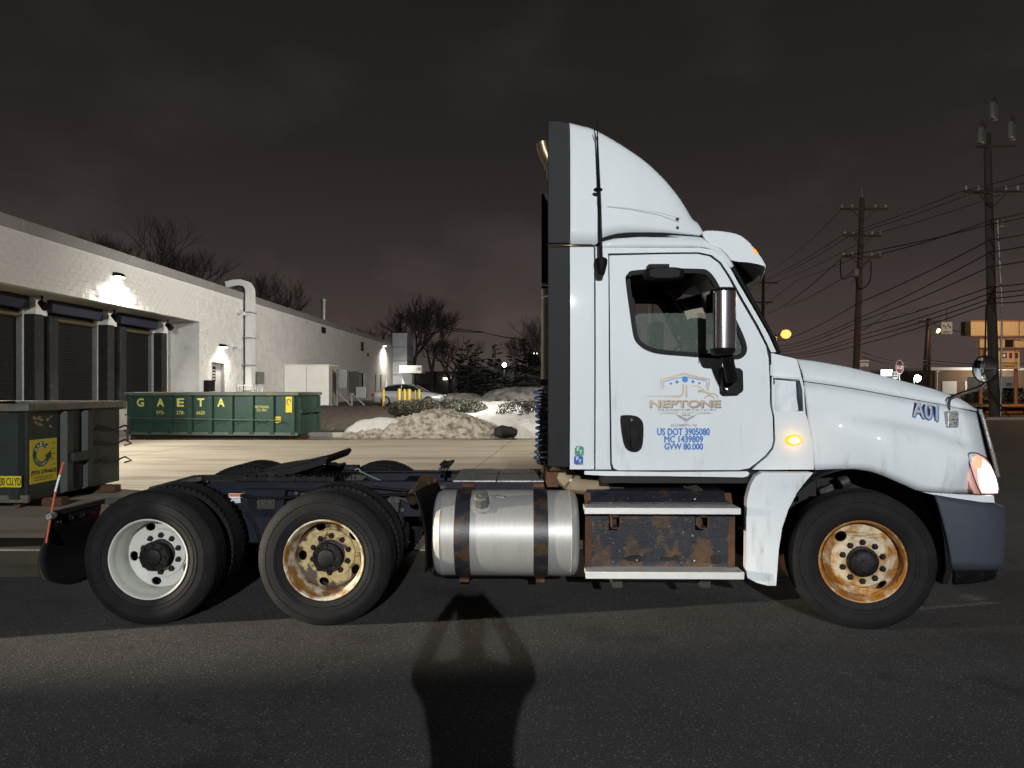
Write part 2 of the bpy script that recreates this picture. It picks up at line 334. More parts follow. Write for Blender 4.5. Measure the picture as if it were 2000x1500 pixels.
# forecourt slabs with a drain joint between them
fore = bpy.data.objects.new('forecourt', None); col.objects.link(fore); fore['kind'] = 'structure'
xs = [-22, -16.2, -11.0, -6.2, -1.6, 3.3]; ys = [7.75, 12.6, 18.2, 24.0]
k = 0
for i in range(len(xs) - 1):
    for j in range(len(ys) - 1):
        sk_ = lambda y: .10 * (y - 7.7)
        g = .012; x0, x1, y0, y1 = xs[i], xs[i+1], ys[j], ys[j+1]
        b = MB(); z = .022 + random.uniform(-.003, .003)
        q = [(x0+sk_(y0)+g, y0+g), (x1+sk_(y0)-g, y0+g), (x1+sk_(y1)-g, y1-g), (x0+sk_(y1)+g, y1-g)]
        b.add([(x, y, .002) for x, y in q] + [(x, y, z) for x, y in q], [(4,5,6,7),(0,1,5,4),(1,2,6,5),(2,3,7,6),(3,0,4,7)])
        b.build('concrete_slab', CONC, fore)
ap = MB(); ap.add([(-30, 6.7, .004), (3.3, 6.7, .004), (3.3, 7.74, .012), (-30, 7.74, .012)], [(0,1,2,3)])
tag(ap.build('gutter_strip', CONCD), kind='structure')
plane_mesh('wet_gutter', [(-22, 24.02), (8.0, 24.02), (8.2, 25.6), (-22, 25.6)], .012, CONCD)
PATCHM = pm('wet_asphalt_patch', (.012, .012, .012), .45, var=.3, scale=6, spec=.3, bump=.5, bscale=60)
pb = MB(); rr = random.Random(3); pts = [(-8.0 + 1.75*math.cos(a)*(1+.12*math.sin(3*a)), 8.05 + .26*math.sin(a)*(1+.2*math.sin(2*a))) for a in [i*math.tau/28 for i in range(28)]]
pb.add([(x + 1.65, y, .030) for x, y in pts], [tuple(range(28))]); tag(pb.build('puddle', PATCHM), kind='structure')  # dark oval patch in the asphalt

# ================================================================== TRUCK
truck = thing('semi_truck', 'white day-cab semi truck tractor with roof fairing parked side-on', 'truck', (0, D0, 0), -TH)
CY = 1.22
def ys(x, z): return .19 + .055 * max(0, z - 2.0) ** 1.5 + .012 * max(0, 1.6 - z)
def mirror_y(pts): return [Vector((p[0], 2.44 - p[1], p[2])) for p in pts]

# ---- wheels -------------------------------------------------------
def disc(b, r0, r1, a0, a1, holes, n=60):          # conical ring between radii with round holes [(r,ang,rad)]
    lo = [[Vector((r1*math.cos(t), r1*math.sin(t), 0)) for t in [i*math.tau/n for i in range(n)]],
          [Vector((r0*math.cos(t), r0*math.sin(t), 0)) for t in [i*math.tau/n for i in range(n)]]]
    for hr, ha, hd, asp in holes:
        c, s = math.cos(ha), math.sin(ha)
        lo.append([Vector((hr*c + hd*math.cos(t)*c - hd*asp*math.sin(t)*s, hr*s + hd*math.cos(t)*s + hd*asp*math.sin(t)*c, 0)) for t in [i*math.tau/18 for i in range(18)]])
    tri = tessellate_polygon(lo); vs_ = [p for l in lo for p in l]
    yy = lambda p: a0 + (a1 - a0) * (p.length - r0) / (r1 - r0)
    b.add([(p.x, yy(p), p.y) for p in vs_], [tuple(t) for t in tri])
    for l in lo[2:]:                                  # hole walls
        m = len(l); b.add([(p.x, yy(p), p.y) for p in l] + [(p.x, yy(p) + .014, p.y) for p in l], [(i, (i+1) % m, m+(i+1) % m, m+i) for i in range(m)])
def tyre_mesh(rad, wd, grooves=4, lugs=False):
    s = rad / .51; b = MB(); h = wd
    side = [(.034, .292), (.022, .303), (.010, .325), (.004, .348), (.0065, .351), (.0065, .355), (.001, .358), (.0, .372), (-.003, .374), (-.003, .378), (.0, .380), (.0, .412), (.002, .430), (.007, .432), (.007, .437), (.003, .439), (.012, .462), (.026, .484), (.036, .496), (.046, .503)]
    prof = [(a, r * s if r > .3 else r) for a, r in side]
    tw = h - .10; pos = [.05 + tw * (i + 1) / (grooves + 1) for i in range(grooves)]
    prof.append((.054, .506 * s))
    for p in pos: prof += [(p - .008, .51*s), (p - .006, .497*s), (p + .006, .497*s), (p + .008, .51*s)]
    prof.append((h - .054, .506 * s)); prof += [(h - a, r * s if r > .3 else r) for a, r in reversed(side)]
    b.lathe(prof, n=72)
    for k in range(90):                               # fine raised serration near the shoulder
        t = k * math.tau / 90; c, d = math.cos(t), math.sin(t)
        for yy in (0, h):
            sg_ = -1 if yy == 0 else 1; q = [(.446, .010), (.446, .010), (.458, .013), (.458, .013)]
            b.add([Vector((c*.446*s - d*w_, yy - sg_*.0085, d*.446*s + c*w_)) for w_ in (-.004, .004)] + [Vector((c*.460*s - d*w_, yy - sg_*.0105, d*.460*s + c*w_)) for w_ in (.004, -.004)] + [Vector((c*.453*s - d*w_, yy - sg_*.0045, d*.453*s + c*w_)) for w_ in (0,)], [(0,1,4),(1,2,4),(2,3,4),(3,0,4)])
    if lugs:                                          # shoulder lug blocks of the drive tyres
        for k in range(64):
            t = k * math.tau / 64
            for yy in (.035, h - .035):
                c, d = math.cos(t), math.sin(t); tx, tz = -d, c
                o = [Vector((c*rq + tx*wt, yy + dy, d*rq + tz*wt)) for rq in (.485*s, .5085*s) for wt in (-.0165, .0165) for dy in (-.022, .022)]
                b.add(o, [(0,1,3,2),(4,6,7,5),(0,4,5,1),(2,3,7,6),(0,2,6,4),(1,5,7,3)])
    b.v = [(p[0], p[1], max(p[2], -.5*s)) for p in b.v]     # flat where it meets the road
    return b.mesh('tyre', 40)
nutb = MB(); nutb.lathe([(-.028, 0), (-.028, .008), (-.024, .012), (-.002, .0135), (.0, .0185), (.006, .0185)], n=6); NUT = nutb.mesh('lug_nut')
NUT.materials.append(HUBM)
TY_R = tyre_mesh(.51, .28, 4); TY_I = tyre_mesh(.51, .28, 4, True); TY_I.materials.append(TYRE); TY_R.materials.append(TYRE); TY_F = tyre_mesh(.518, .285, 4); TY_F.materials.append(TYRE)
def make_wheel(kind, loc, rim, discm=None, steer=0, phase=0.0, far=False):
    b = MB(); n = 60
    b.lathe([(.040, .292), (.022, .300), (.014, .305), (.010, .302), (.012, .294), (.024, .287), (.055, .280), (.085, .276), (.105, .262), (.19, .258), (.225, .262), (.245, .285), (.262, .300)], n=n)
    wh = b.build('wheel', rim, truck, smooth=40)
    d = MB()
    if kind == 'front':
        disc(d, .182, .262, .018, .088, [(.222, 2.25 + phase, .030, 1.45), (.222, 2.25 + math.pi + phase, .030, 1.45)])
        disc(d, .100, .182, .012, .018, [])
        wheel_disc = d.build('wheel_disc', discm or rim, wh, smooth=30)
        h = MB(); h.lathe([(-.055, 0), (-.055, .045), (-.050, .075), (-.040, .088), (.0, .096), (.006, .112), (.02, .115)], n=36); h.cyl((0, -.062, 0), (0, -.05, 0), .035, n=6); h.build('hub', HUBM, wh, smooth=35)
        nr, ny = .143, .008
        TYM = TY_F
    else:
        disc(d, .190, .260, .232, .215, [(.222, 3.25 + phase + i * math.tau / 5, .030, 1.3) for i in range(5)])
        disc(d, .105, .186, .206, .212, []); d.lathe([(.212, .186), (.232, .190)], n=60)
        wheel_disc = d.build('wheel_disc', discm or rim, wh, smooth=30)
        h = MB(); h.lathe([(.065, 0), (.065, .05), (.070, .062), (.085, .070), (.090, .108), (.11, .114), (.13, .092), (.20, .088), (.205, .112), (.214, .114)], n=36)
        for i in range(8):
            t = i * math.tau / 8; h.cyl((.092*math.cos(t), .068, .092*math.sin(t)), (.092*math.cos(t), .10, .092*math.sin(t)), .012, n=6)
        h.build('hub', HUBM, wh, smooth=35); nr, ny = .143, .205
        TYM = TY_R
    for i in range(10):
        t = (i + .5) * math.tau / 10 + phase; inst('lug_nut', NUT, wh, (nr*math.cos(t), ny, nr*math.sin(t)), scale=(1.3, 1, 1.3))
    inst('tyre', TYM, wh)
    if kind != 'front':
        i2 = MB(); i2.lathe([(.62, .29), (.60, .30), (.36, .30), (.345, .305), (.35, .27), (.40, .258), (.55, .258), (.60, .285)], n=48); i2.build('inner_rim', GREASE, wh, smooth=40)
        inst('inner_tyre', TY_I, wh, (0, .34, 0))
    wh.location = loc; wh.rotation_euler = (0, 0, steer + (math.pi if far else 0))
    return wh
XR, XM = T(287, 1100, 0).x, T(631, 1100, 0).x; XF = T(1685, 1090, 0).x
wr = make_wheel('dual', (XR, 0, .499), RIMW, phase=0); tag(wr, 'white painted rear wheel')
wm = make_wheel('dual', (XM, 0, .499), RIMM, RIMD, phase=-.05); tag(wm, 'half rusted middle wheel')
wf = make_wheel('front', (XF, -.005, .5065), RIMF, steer=R(-11)); tag(wf, 'orange rusted steer wheel')
for xx in (XR, XM): make_wheel('dual', (xx, 2.44, .499), RIMW, far=True)
make_wheel('front', (XF, 2.445, .5065), RIMF, steer=R(-11), far=True)

# ---- chassis ------------------------------------------------------
zr0, zr1 = .70, .972
def rail(y):
    b = MB(); xa, xb = T(385, 950, .79).x, T(1840, 950, .79).x; s = 1 if y < CY else -1
    poly = [(xa, zr0 + .02), (xa + .5, zr0), (xb, zr0), (xb, zr1), (xa + .12, zr1), (xa, zr1 - .06)]
    b.prism(poly, y, y + s * .012)
    b.box((xa + .12, min(y, y + s*.085), zr1), (xb, max(y, y + s*.085), zr1 + .012)); b.box((xa + .5, min(y, y+s*.085), zr0 - .012), (xb, max(y, y+s*.085), zr0))
    return b.build('frame_rail', NAVY, truck)
rl = rail(.79); rail(1.65)
bolt = MB(); bolt.lathe([(-.016, 0), (-.016, .012), (.0, .013), (.0, .019), (.003, .019)], n=8); BOLT = bolt.mesh('bolt'); BOLT.materials.append(pm('bolt_steel', (.075, .070, .064), .45, .5, var=.2))
for px_, py_ in [(478,962),(492,962),(502,962),(512,962),(537,962),(546,962),(557,962),(580,963),(500,974),(547,974),(480,998),(490,998),(500,998),(790,958),(795,975),(848,955),(857,957),(846,972),(845,990),(787,995),(858,958),(865,952),(905,952),(1050,952)]:
    p = T(px_, py_, .79); inst('bolt', BOLT, rl, p, scale=(1.5, 1.4, 1.5))
for xx in (XR - .35, XR + .35, XM - .3, XM + .45, .1, .9):    # cross members
    MB().box((xx - .06, .80, zr0 + .02), (xx + .06, 1.64, zr1 - .04)).build('cross_member', GREASE, truck)
for xx in (XR, XM):
    b = MB(); b.cyl((xx, .30, .502), (xx, 2.14, .502), .075, n=14); b.lathe([(-.18, .08), (-.12, .17), (0, .21), (.12, .17), (.18, .08)], (xx, 1.22, .502), 'y', 20); b.build('axle', GREASE, truck, smooth=40)
    for y in (.80, 1.64):
        b = MB(); b.lathe([(.42, .10), (.44, .125), (.52, .13), (.56, .115), (.60, .13), (.68, .125), (.70, .09)], (xx - .36, y, 0), 'z', 20); b.build('air_spring', BLK, truck, smooth=40)
        b = MB(); b.bar((xx - .5, y, .40), (xx + .42, y, .50), .09, .07); b.bar((xx + .42, y, .46), (xx + .38, y, .80), .06, .14, (1, 0, 0)); b.build('suspension_arm', GREASE, truck, bevel=.006)
b = MB(); b.cyl((XF, .3, .49), (XF, 2.14, .49), .055); b.build('front_axle', GREASE, truck, smooth=40)
# hanger brackets seen between the duals
for pxa, pxb, pya, pyb in ((470, 540, 972, 1060), (478, 560, 955, 1010)):
    p0, p1 = T(pxa, pya, .74), T(pxb, pyb, .74)
    MB().prism([(p0.x, p0.z), (p1.x, p0.z), (p1.x - .04, p1.z), (p0.x + .06, p1.z)], .72, .785).build('hanger_bracket', NAVY, truck, bevel=.006)
# lines and castings along the frame
for (pts, rad, m_, nm) in (([(470,968),(540,974),(620,966),(700,972),(780,966),(850,974)], .014, BLK, 'air_hose'), ([(560,955),(640,960),(720,952),(800,958),(900,955)], .010, GREASE, 'air_hose'), ([(700,985),(740,1000),(770,1030),(800,1060)], .016, BLK, 'brake_hose'), ([(480,1000),(500,1030),(510,1070)], .014, BLK, 'brake_hose'), ([(690,962),(735,985),(775,972),(812,990)], .009, pm('dusty_hose', (.05, .05, .048), .6), 'electric_loom')):
    b = MB(); b.tube(cat_rom([T(x, y, .72) for x, y in pts], 6, False), rad, 7); b.build(nm, m_, truck, smooth=60)
for px_, py_, w_, h_ in ((520, 985, .16, .09), (600, 975, .10, .12), (770, 985, .09, .14), (840, 980, .12, .16), (700, 978, .06, .07)):
    c = T(px_, py_, .72); o = MB().box((c.x - w_/2, .70, c.z - h_/2), (c.x + w_/2, .788, c.z + h_/2)).build('frame_bracket', DSTEEL, truck, bevel=.012)
    for dx in (-.32, .32): inst('bolt', BOLT, o, (c.x + dx*w_, .699, c.z + h_*.25), scale=(1.2, 1.2, 1.2))
b = MB(); c = T(740, 1045, .95); b.cyl((c.x - .3, .95, c.z), (c.x + .25, .95, c.z), .12, n=20); b.build('air_tank', GREASE, truck, smooth=40)
# warning sticker on the rail
p = T(446, 988, .775); b = MB(); b.box((p.x, .7855, p.z), (p.x + .125, .788, p.z + .105)); stk = b.build('warning_sticker', WHT, truck)
ORNG = pm('print_orange', (.65, .17, .04), .5, var=.05)
MB().box((p.x + .004, .7835, p.z + .078), (p.x + .121, .7852, p.z + .102)).build('sticker_band', ORNG, stk)
for i in range(5): MB().box((p.x + .01, .7838, p.z + .012 + i*.012), (p.x + .11 - .02*(i % 2), .7852, p.z + .016 + i*.012)).build('sticker_print', LGRY, stk)
# fifth wheel
def Tp(pts, Y): return [(T(a, c, Y).x, T(a, c, Y).z) for a, c in pts]
b = MB(); b.prism(Tp([(463, 938), (497, 922), (552, 914), (600, 903), (640, 889), (645, 894), (637, 906), (622, 909), (565, 927), (540, 935), (500, 939)], .85), .80, 1.64)
fw = b.build('fifth_wheel', GREASE, truck, bevel=.012)
b = MB(); b.prism(Tp([(545, 922), (560, 916), (640, 895), (638, 905), (570, 926)], .80), .77, .80); b.build('plate_skirt', GREASE, fw)
b = MB(); b.prism(Tp([(492, 940), (520, 925), (566, 918), (590, 925), (600, 945), (492, 946)], .9), .83, 1.61); b.build('saddle', GREASE, fw, bevel=.01)
b = MB(); b.tube([T(636, 905, .95), T(655, 906, .93), T(662, 909, .92), T(675, 905, .9)], [.012, .016, .018, .010], 8); b.build('release_handle', GREASE, fw, smooth=50)
b = MB(); xa, xb = T(468, 940, .8).x, T(655, 940, .8).x
for y in (.76, 1.62): b.box((xa, y, .985), (xb, y + .10, 1.028))
for i in range(9): b.box((xa + .05 + i*.085, .75, .986), (xa + .075 + i*.085, .87, 1.040))
b.build('slide_rail', GREASE, truck, bevel=.004)
b = MB()
for i in range(90):
    t = i / 89; c = Vector((T(600 + 100*t, 930 - 5*math.sin(t*3), 1.0).x, 1.0, T(650, 931, 1.0).z)); a = t * math.tau * 14
    b.v.append(c + Vector((0, math.cos(a)*.05, math.sin(a)*.038 + .0)))
pts = b.v; b = MB(); b.tube(pts, .010, 6); b.build('coiled_slack_hose', BLK, truck, smooth=60)
b = MB(); b.tube([T(705, 921, .98), T(700, 915, .98), T(693, 918, .98)], .006, 6); b.tube([T(702, 920, .98), T(755, 944, .9)], .006, 6); b.build('thin_cable', pm('pale_green_cable', (.2, .28, .24), .5), truck)
# bits between the rails
b = MB(); b.prism(Tp([(690, 925), (720, 928), (700, 945), (660, 948)], 1.0), .95, 1.1); b.build('air_bracket', DSTEEL, truck)
# diamond deck plates
for pa, pb_ in ((885, 968), (971, 1068)):
    xa, xb = T(pa, 944, .78).x, T(pb_, 944, .78).x
    b = MB(); b.box((xa, .78, .986), (xb, 1.66, .997)); dk = b.build('deck_plate', ALUL, truck)
    d = MB(); nx = int((xb - xa) / .032)
    for i in range(nx):
        for j in range(26):
            x, y = xa + .016 + i*.032, .80 + j*.032; s = 1 if (i + j) % 2 else -1
            d.add([(x - .011, y - .004*s - .003, .997), (x, y - .006, .9995), (x + .011, y + .004*s + .003, .997), (x, y + .006, .9995)], [(0, 1, 2, 3)])
    tag(d.build('tread_bumps', ALUL, dk), kind='stuff')
b = MB(); b.bar(T(924, 928, 1.25), T(1058, 925, 1.25), .03, .02); b.build('deck_rod', RUST, truck)
# work-light bracket on the frame
b = MB(); b.prism(Tp([(862, 903), (868, 898), (874, 900), (880, 899), (888, 897), (887, 903), (878, 913), (880, 919), (857, 919), (857, 914), (862, 912), (858, 907)], 1.2), 1.18, 1.205)
gb = b.build('gladhand_bracket', BLK, truck, bevel=.004)
b = MB(); b.cyl(T(868, 920, 1.2), T(868, 932, 1.2), .015); b.tube([T(872, 901, 1.17), T(866, 905, 1.17), T(868, 911, 1.17), T(876, 909, 1.17)], .008, 6); b.build('bracket_post', BLK, gb)
for i in range(4): inst('bolt', BOLT, gb, T(859 + i*6, 917, 1.178), scale=(.6, 1, .6))
# exhaust outlet and guard ahead of the middle wheels
b = MB(); b.tube([T(832, 938, .72), T(826, 950, .60), T(813, 965, .48), T(805, 975, .40)], [.045, .05, .052, .053], 18, caps=False); b.tube([T(827, 949, .60), T(805, 975, .401)], .046, 16, caps=False); b.build('exhaust_outlet', BRASS, truck, smooth=50)
b = MB(); b.cyl(T(832, 938, .72), T(826, 950, .62), .062, n=16); b.tube([T(850, 938, .75), T(838, 940, .72), T(826, 950, .66), T(812, 972, .60)], .03, 8); b.build('exhaust_bracket', RUST, truck, smooth=50)
rows = []
for t in [i / 14 for i in range(15)]:
    a = cat_rom([(822, 962, 0), (830, 985, 0), (838, 1020, 0), (843, 1060, 0), (843, 1118, 0)], 7, False); q = a[min(len(a)-1, int(t * (len(a) - 1)))]
    c0 = T(q.x - 8, q.y, .12); rows.append([Vector((c0.x + .10 * s * s - .02, .12 + .58 * s, c0.z)) for s in [j / 8 for j in range(9)]])
b = MB(); b.grid(rows); gd = b.build('mud_guard', BLK, truck, smooth=60); q = gd.modifiers.new('s', 'SOLIDIFY'); q.thickness = .012
b = MB(); b.tube([T(858, 1085, .35), T(850, 1105, .3), T(843, 1118, .28)], .03, 8); b.build('drain_hose', BLK, truck, smooth=50)
# mud flap with marker whip
xm = T(97, 1060, .02).x; rows = []
for i in range(15):
    t = i / 14; z = T(97, 1008, .02).z * (1 - t) + .235 * t
    bow = -.06 * math.sin(t * 2.6) ** 2 * 1.5
    dip = .05 * (t ** 5)
    rows.append([Vector((xm + bow + .02 * j / 8, .02 + .60 * j / 8, z - .06*math.sin(math.pi*j/8)*(t**6) + .10 * (t**8) * (1 - j/8))) for j in range(9)])
b = MB(); b.grid(rows); fl = b.build('mud_flap', pm('mud_flap_rubber', (.012, .012, .013), .55, var=.2), truck, smooth=60); q = fl.modifiers.new('s', 'SOLIDIFY'); q.thickness = .012
z0 = T(97, 1008, .02).z
b = MB(); b.bar((xm, 0, z0 + .01), (xm + .03, .66, z0 + .012), .035, .04); b.bar((xm + .03, .66, z0 + .01), (T(420, 950, .79).x, .80, .86), .03, .05); b.build('flap_hanger', DSTEEL, truck, bevel=.004)
for j in range(4): inst('bolt', BOLT, fl, (xm - .015 + .005*j, .10 + .14*j, z0 - .05), rot=(0, 0, R(90)), scale=(1.2, 1.2, 1.2))
for j in range(4): inst('bolt', BOLT, fl, (xm + .022, .10 + .14*j, z0 - .05), rot=(0, 0, R(-90)), scale=(1.2, 1.2, 1.2))
WHIPO = pm('whip_orange', (.55, .12, .06), .4, var=.1)
b = MB(); b.tube([T(90, 1060, .01), T(99, 1010, .01), T(108, 960, .01)], .008, 8); wp = b.build('marker_whip', WHIPO, truck)
b = MB(); b.tube([T(108, 960, .01), T(117, 927, .01)], .0082, 8); b.build('whip_band', WHT, wp); b = MB(); b.tube([T(117, 927, .01), T(124, 902, .01)], .008, 8); b.build('whip_tip', WHIPO, wp)
b = MB(); b.lathe([(-.03, 0), (-.03, .022), (.01, .03), (.03, .028)], T(100, 1008, 0), 'y', 16); b.build('whip_ball', CHROMEP, wp, smooth=40)
# frame taper strips + tail lamp
b = MB(); b.bar(T(215, 985, .72), T(290, 962, .72), .03, .03); b.bar(T(290, 958, .74), T(395, 934, .78), .04, .035); b.build('rear_ramp_bar', DSTEEL, truck, bevel=.004)
b = MB(); b.bar(T(388, 934, 1.60), T(640, 931, 1.60), .05, .06); b.build('rear_cross_bar', GREASE, truck)
xt = T(330, 980, .95).x
b = MB(); b.box((xt - .02, .86, .70), (xt + .04, 1.58, .86)); tl = b.build('tail_light_bar', BLK, truck, bevel=.01)
for y in (.95, 1.48):
    b = MB(); b.lathe([(-.035, 0), (-.033, .045), (-.02, .052), (0, .055)], (xt - .02, y, .78), 'x', 20); b.build('tail_lamp', REDL, tl, smooth=40)
light('tail_lamp_light', 'POINT', (xt - .30, 1.0, .60), .10, (1, .10, .07), .05, parent=truck)

# ---- fuel tank ----------------------------------------------------
ty, tz, tr = .40, .635, .335; xa, xb = T(852, 1040, ty).x, T(1127, 1040, ty).x
b = MB(); e_ = [(0, 0), (0, .27), (.004, .285), (.016, .312), (.034, .327), (.055, tr - .003), (.058, tr)]
b.lathe([(xa + a, r) for a, r in e_] + [(xb - a, r) for a, r in reversed(e_)], (0, ty, tz), 'x', 72)
tk = b.build('fuel_tank', ALU, truck, smooth=35)
for xx in (xa + .062, xb - .062):
    b = MB(); b.lathe([(xx - .004, tr), (xx - .002, tr + .003), (xx + .002, tr + .003), (xx + .004, tr)], (0, ty, tz), 'x', 72); b.build('weld_seam', ALU, tk, smooth=40)
for pa, pb_ in ((886, 917), (1042, 1071)):
    x0, x1 = T(pa, 1040, .08).x, T(pb_, 1040, .08).x
    b = MB(); b.lathe([(x0, tr + .002), (x0 + .003, tr + .011), (x1 - .003, tr + .011), (x1, tr + .002)], (0, ty, tz), 'x', 72)
    st = b.build('tank_strap', STRAPM, tk, smooth=40)
    b = MB(); b.box((x0 + .005, .50, tz + tr - .05), (x1 - .005, .785, tz + tr - .015)); b.box((x0 + .01, .70, .66), (x1 - .01, .785, tz + tr + .012)); b.build('tank_bracket', RUST, st, bevel=.006)
    MB().box((x0+.02, .28, tz - tr - .035), (x1-.02, .52, tz - tr - .008)).build('strap_buckle', RUST, st, bevel=.006)
cp = T(940, 977, .17); ax = (Vector((0, cp.y - ty, cp.z - tz))).normalized(); o_ = Vector((cp.x, ty, tz)) + ax * tr
b = MB(); b.tube([o_ - ax*.01, o_ + ax*.006], .098, 32); b.build('filler_flange', ALU, tk, smooth=40)
b = MB(); b.tube([o_ + ax*.004, o_ + ax*.02, o_ + ax*.045, o_ + ax*.085, o_ + ax*.095], [.066, .065, .062, .060, .046], 8); b.tube([o_ + ax*.07, o_ + ax*.10], .018, 6); b.build('filler_cap', pm('cap_grey_metal', (.16, .16, .155), .45, .4, var=.2, scale=30), tk, smooth=20, bevel=.004)
q = T(976, 978, .09); yq = ty - math.sqrt(tr*tr - (q.z - tz)**2) - .002
b = MB(); b.add([(q.x - .035, yq - .0, q.z - .012), (q.x + .04, yq, q.z - .012), (q.x + .04, yq + .009, q.z + .012), (q.x - .035, yq + .009, q.z + .012)], [(0, 1, 2, 3)]); lb = b.build('tank_label', BLK, tk)
text('tank_label_print', 'DIESEL', (q.x - .03, yq - .0015, q.z - .008), (.065, 0, 0), (0, .006, .016), WHT, lb)

# ---- battery / step box -------------------------------------------
Yb = .20
poly = Tp([(1149, 1116), (1149, 985)], Yb); x0 = T(1149, 1050, Yb).x; x1 = T(1428, 1050, Yb).x
zt, zm, zb = T(1290, 968, .30).z, T(1290, 1008, Yb).z, T(1290, 1116, Yb).z
sec = [(.205, zb), (.195, zm), (.24, zm + .10), (.36, zt + .03), (.72, zt + .03), (.72, zb)]
b = MB(); n = len(sec)
for xx in (x0, x1): b.add([(xx, y, z) for y, z in sec], [])
b.f += [tuple(range(n)), tuple(range(2*n-1, n-1, -1))] + [(i, (i+1) % n, n+(i+1) % n, n+i) for i in range(n)]
bx_ = b.build('battery_box', RUSTBOX, truck, bevel=.012)
for xx in (x0, x1):
    b = MB(); b.bar((xx, .196, zb), (xx, .19, zm), .05, .012, (0, 1, 0)); b.bar((xx, .19, zm), (xx, .30, zt + .02), .05, .012, (0, 1, 0)); b.build('box_edge_strap', RUST, bx_)
rr = random.Random(5)
for px_, wd, hh in ((1240, .16, .05), (1320, .05, .045), (1398, .09, .07), (1300, .10, .03)):  # rusted-through openings near the bottom
    c = T(px_, 1095 - rr.random()*6, Yb - .008); m_ = 18
    pts = [(c.x + wd/2*math.cos(a)*(.75 + .4*rr.random()), c.z + hh/2*math.sin(a)*(.7 + .5*rr.random())) for a in [i*math.tau/m_ for i in range(m_)]]
    b = MB(); b.prism(pts, .186, .2055); b.build('rusted_opening', GAP, bx_)
for px_, py_ in ((1353, 1046), (1356, 1095), (1357, 975), (1244, 1094)):
    b = MB(); c = T(px_, py_, Yb - .01); b.lathe([(-.01, 0), (-.008, .006), (0, .009)], c, 'y', 10); b.build('box_rivet', CHROMEP, bx_)
for px_ in (1200, 1369):
    c = T(px_, 1016, .16); b = MB()
    for a, d in (((-.032, -.045), (-.026, .045)), ((.026, -.045), (.032, .045)), ((-.032, .040), (.032, .045)), ((-.032, -.045), (.032, -.040))): b.box((c.x + a[0], .06, c.z + a[1]), (c.x + d[0], .20, c.z + d[1]))
    b.build('step_bracket', RUST, bx_)
    c = T(px_ + 3, 1138, .16); MB().box((c.x - .035, .06, c.z - .01), (c.x + .035, .5, c.z + .035)).build('step_foot', DSTEEL, bx_)
STEPF = pm('step_bright_metal', (.70, .71, .70), .4, .3, var=.08, scale=12)
for (pl, pr, yt_, yb_) in ((1142, 1447, 992, 1005), (1144, 1454, 1117, 1132)):
    a, c = T(pl, yt_, .04), T(pr, yb_, .04)
    b = MB(); b.box((a.x, .04, c.z), (c.x, .062, a.z)); b.box((a.x, .0625, a.z - .03), (c.x, .215, a.z)); stp = b.build('step', STEPF, truck, bevel=.003)
    d = MB()
    nx = int((c.x - a.x) / .024)
    for i in range(nx):
        for j in range(7):
            x, y = a.x + .012 + i*.024, .05 + j*.023; s = 1 if (i + j) % 2 else -1
            d.add([(x - .010, y - .005*s, a.z), (x, y - .005, a.z + .006), (x + .010, y + .005*s, a.z), (x, y + .005, a.z + .006)], [(0, 1, 2, 3)])
    tag(d.build('tread_bumps', ALUL, stp), kind='stuff')
# dark machinery behind the tank and box
b = MB(); b.box((T(1075, 950, .9).x, .80, .60), (T(1470, 950, .9).x, 1.64, 1.02)); b.box((T(1100, 950, .9).x, .95, .45), (T(1420, 950, .9).x, 1.5, .62)); b.build('transmission', GREASE, truck, bevel=.03)
b = MB(); b.tube([T(1080, 918, .55), T(1095, 930, .52), T(1125, 946, .50), T(1160, 952, .50), T(1185, 950, .52)], [.075, .078, .078, .072, .07], 18); b.build('exhaust_elbow', TAN, truck, smooth=50)
for px_ in (1112, 1140):
    b = MB(); c = T(px_, 938 if px_ < 1120 else 948, .51); b.tube([c - Vector((.008, 0, -.006)), c + Vector((.008, 0, -.006))], .081, 18); b.build('pipe_clamp', BRASS, truck, smooth=40)
b = MB(); b.tube([T(1175, 951, .52), T(1215, 952, .55)], .05, 12); b.build('underfloor_pipe', DSTEEL, truck, smooth=40); b = MB(); b.bar(T(1345, 948, .4), T(1375, 970, .45), .12, .05); b.build('underfloor_strut', DSTEEL, truck)
# ---- cab ----------------------------------------------------------
WIN = [(1222,548),(1226,535),(1238,528),(1300,524.5),(1366,525),(1383,529),(1397,544),(1411,570),(1430,608),(1448,645),(1457,668),(1459,684),(1453,696),(1438,702),(1400,700.5),(1340,696),(1290,691.5),(1265,685),(1246,672),(1237,655),(1230,610)]
def shrink(pts, d):
    n = len(pts); out_ = []
    for i in range(n):
        a, p, c = Vector(pts[i-1]), Vector(pts[i]), Vector(pts[(i+1) % n]); t = (c - a).normalized(); nn = Vector((-t.y, t.x))
        out_.append(tuple(p + nn * d))
    return out_
area = sum(WIN[i-1][0]*WIN[i][1] - WIN[i][0]*WIN[i-1][1] for i in range(len(WIN)))
sg = 1 if area > 0 else -1
WIN_S = [tuple(p) for p in cat_rom(WIN, 4)]
WIN_IN = shrink(WIN_S, sg * 9); WIN_MID = shrink(WIN_S, sg * 4)
PANE = [(1236,632),(1238,620),(1246,613.5),(1260,612),(1432,611),(1449,645),(1456,668),(1458,684),(1452,694),(1438,700),(1400,698.5),(1340,694),(1290,689.5),(1265,683),(1248,671),(1239,655)]
DGLASS = glass_mat('dusty_lowered_glass', (.78, .84, .80), dust=(.18, .44), dcol=(.42, .52, .46))
DOOR = [(1190,499),(1300,496.5),(1362,496),(1386,501),(1404,514),(1420,538),(1446,586),(1474,634),(1496,676),(1501,700),(1503,738),(1504,790),(1509,815),(1510,848),(1510.5,860),(1507,874),(1494,890.5),(1474,906.5),(1463,914.5),(1444,918),(1300,918.5),(1208,918.5),(1199,915),(1195,905),(1192,700)]
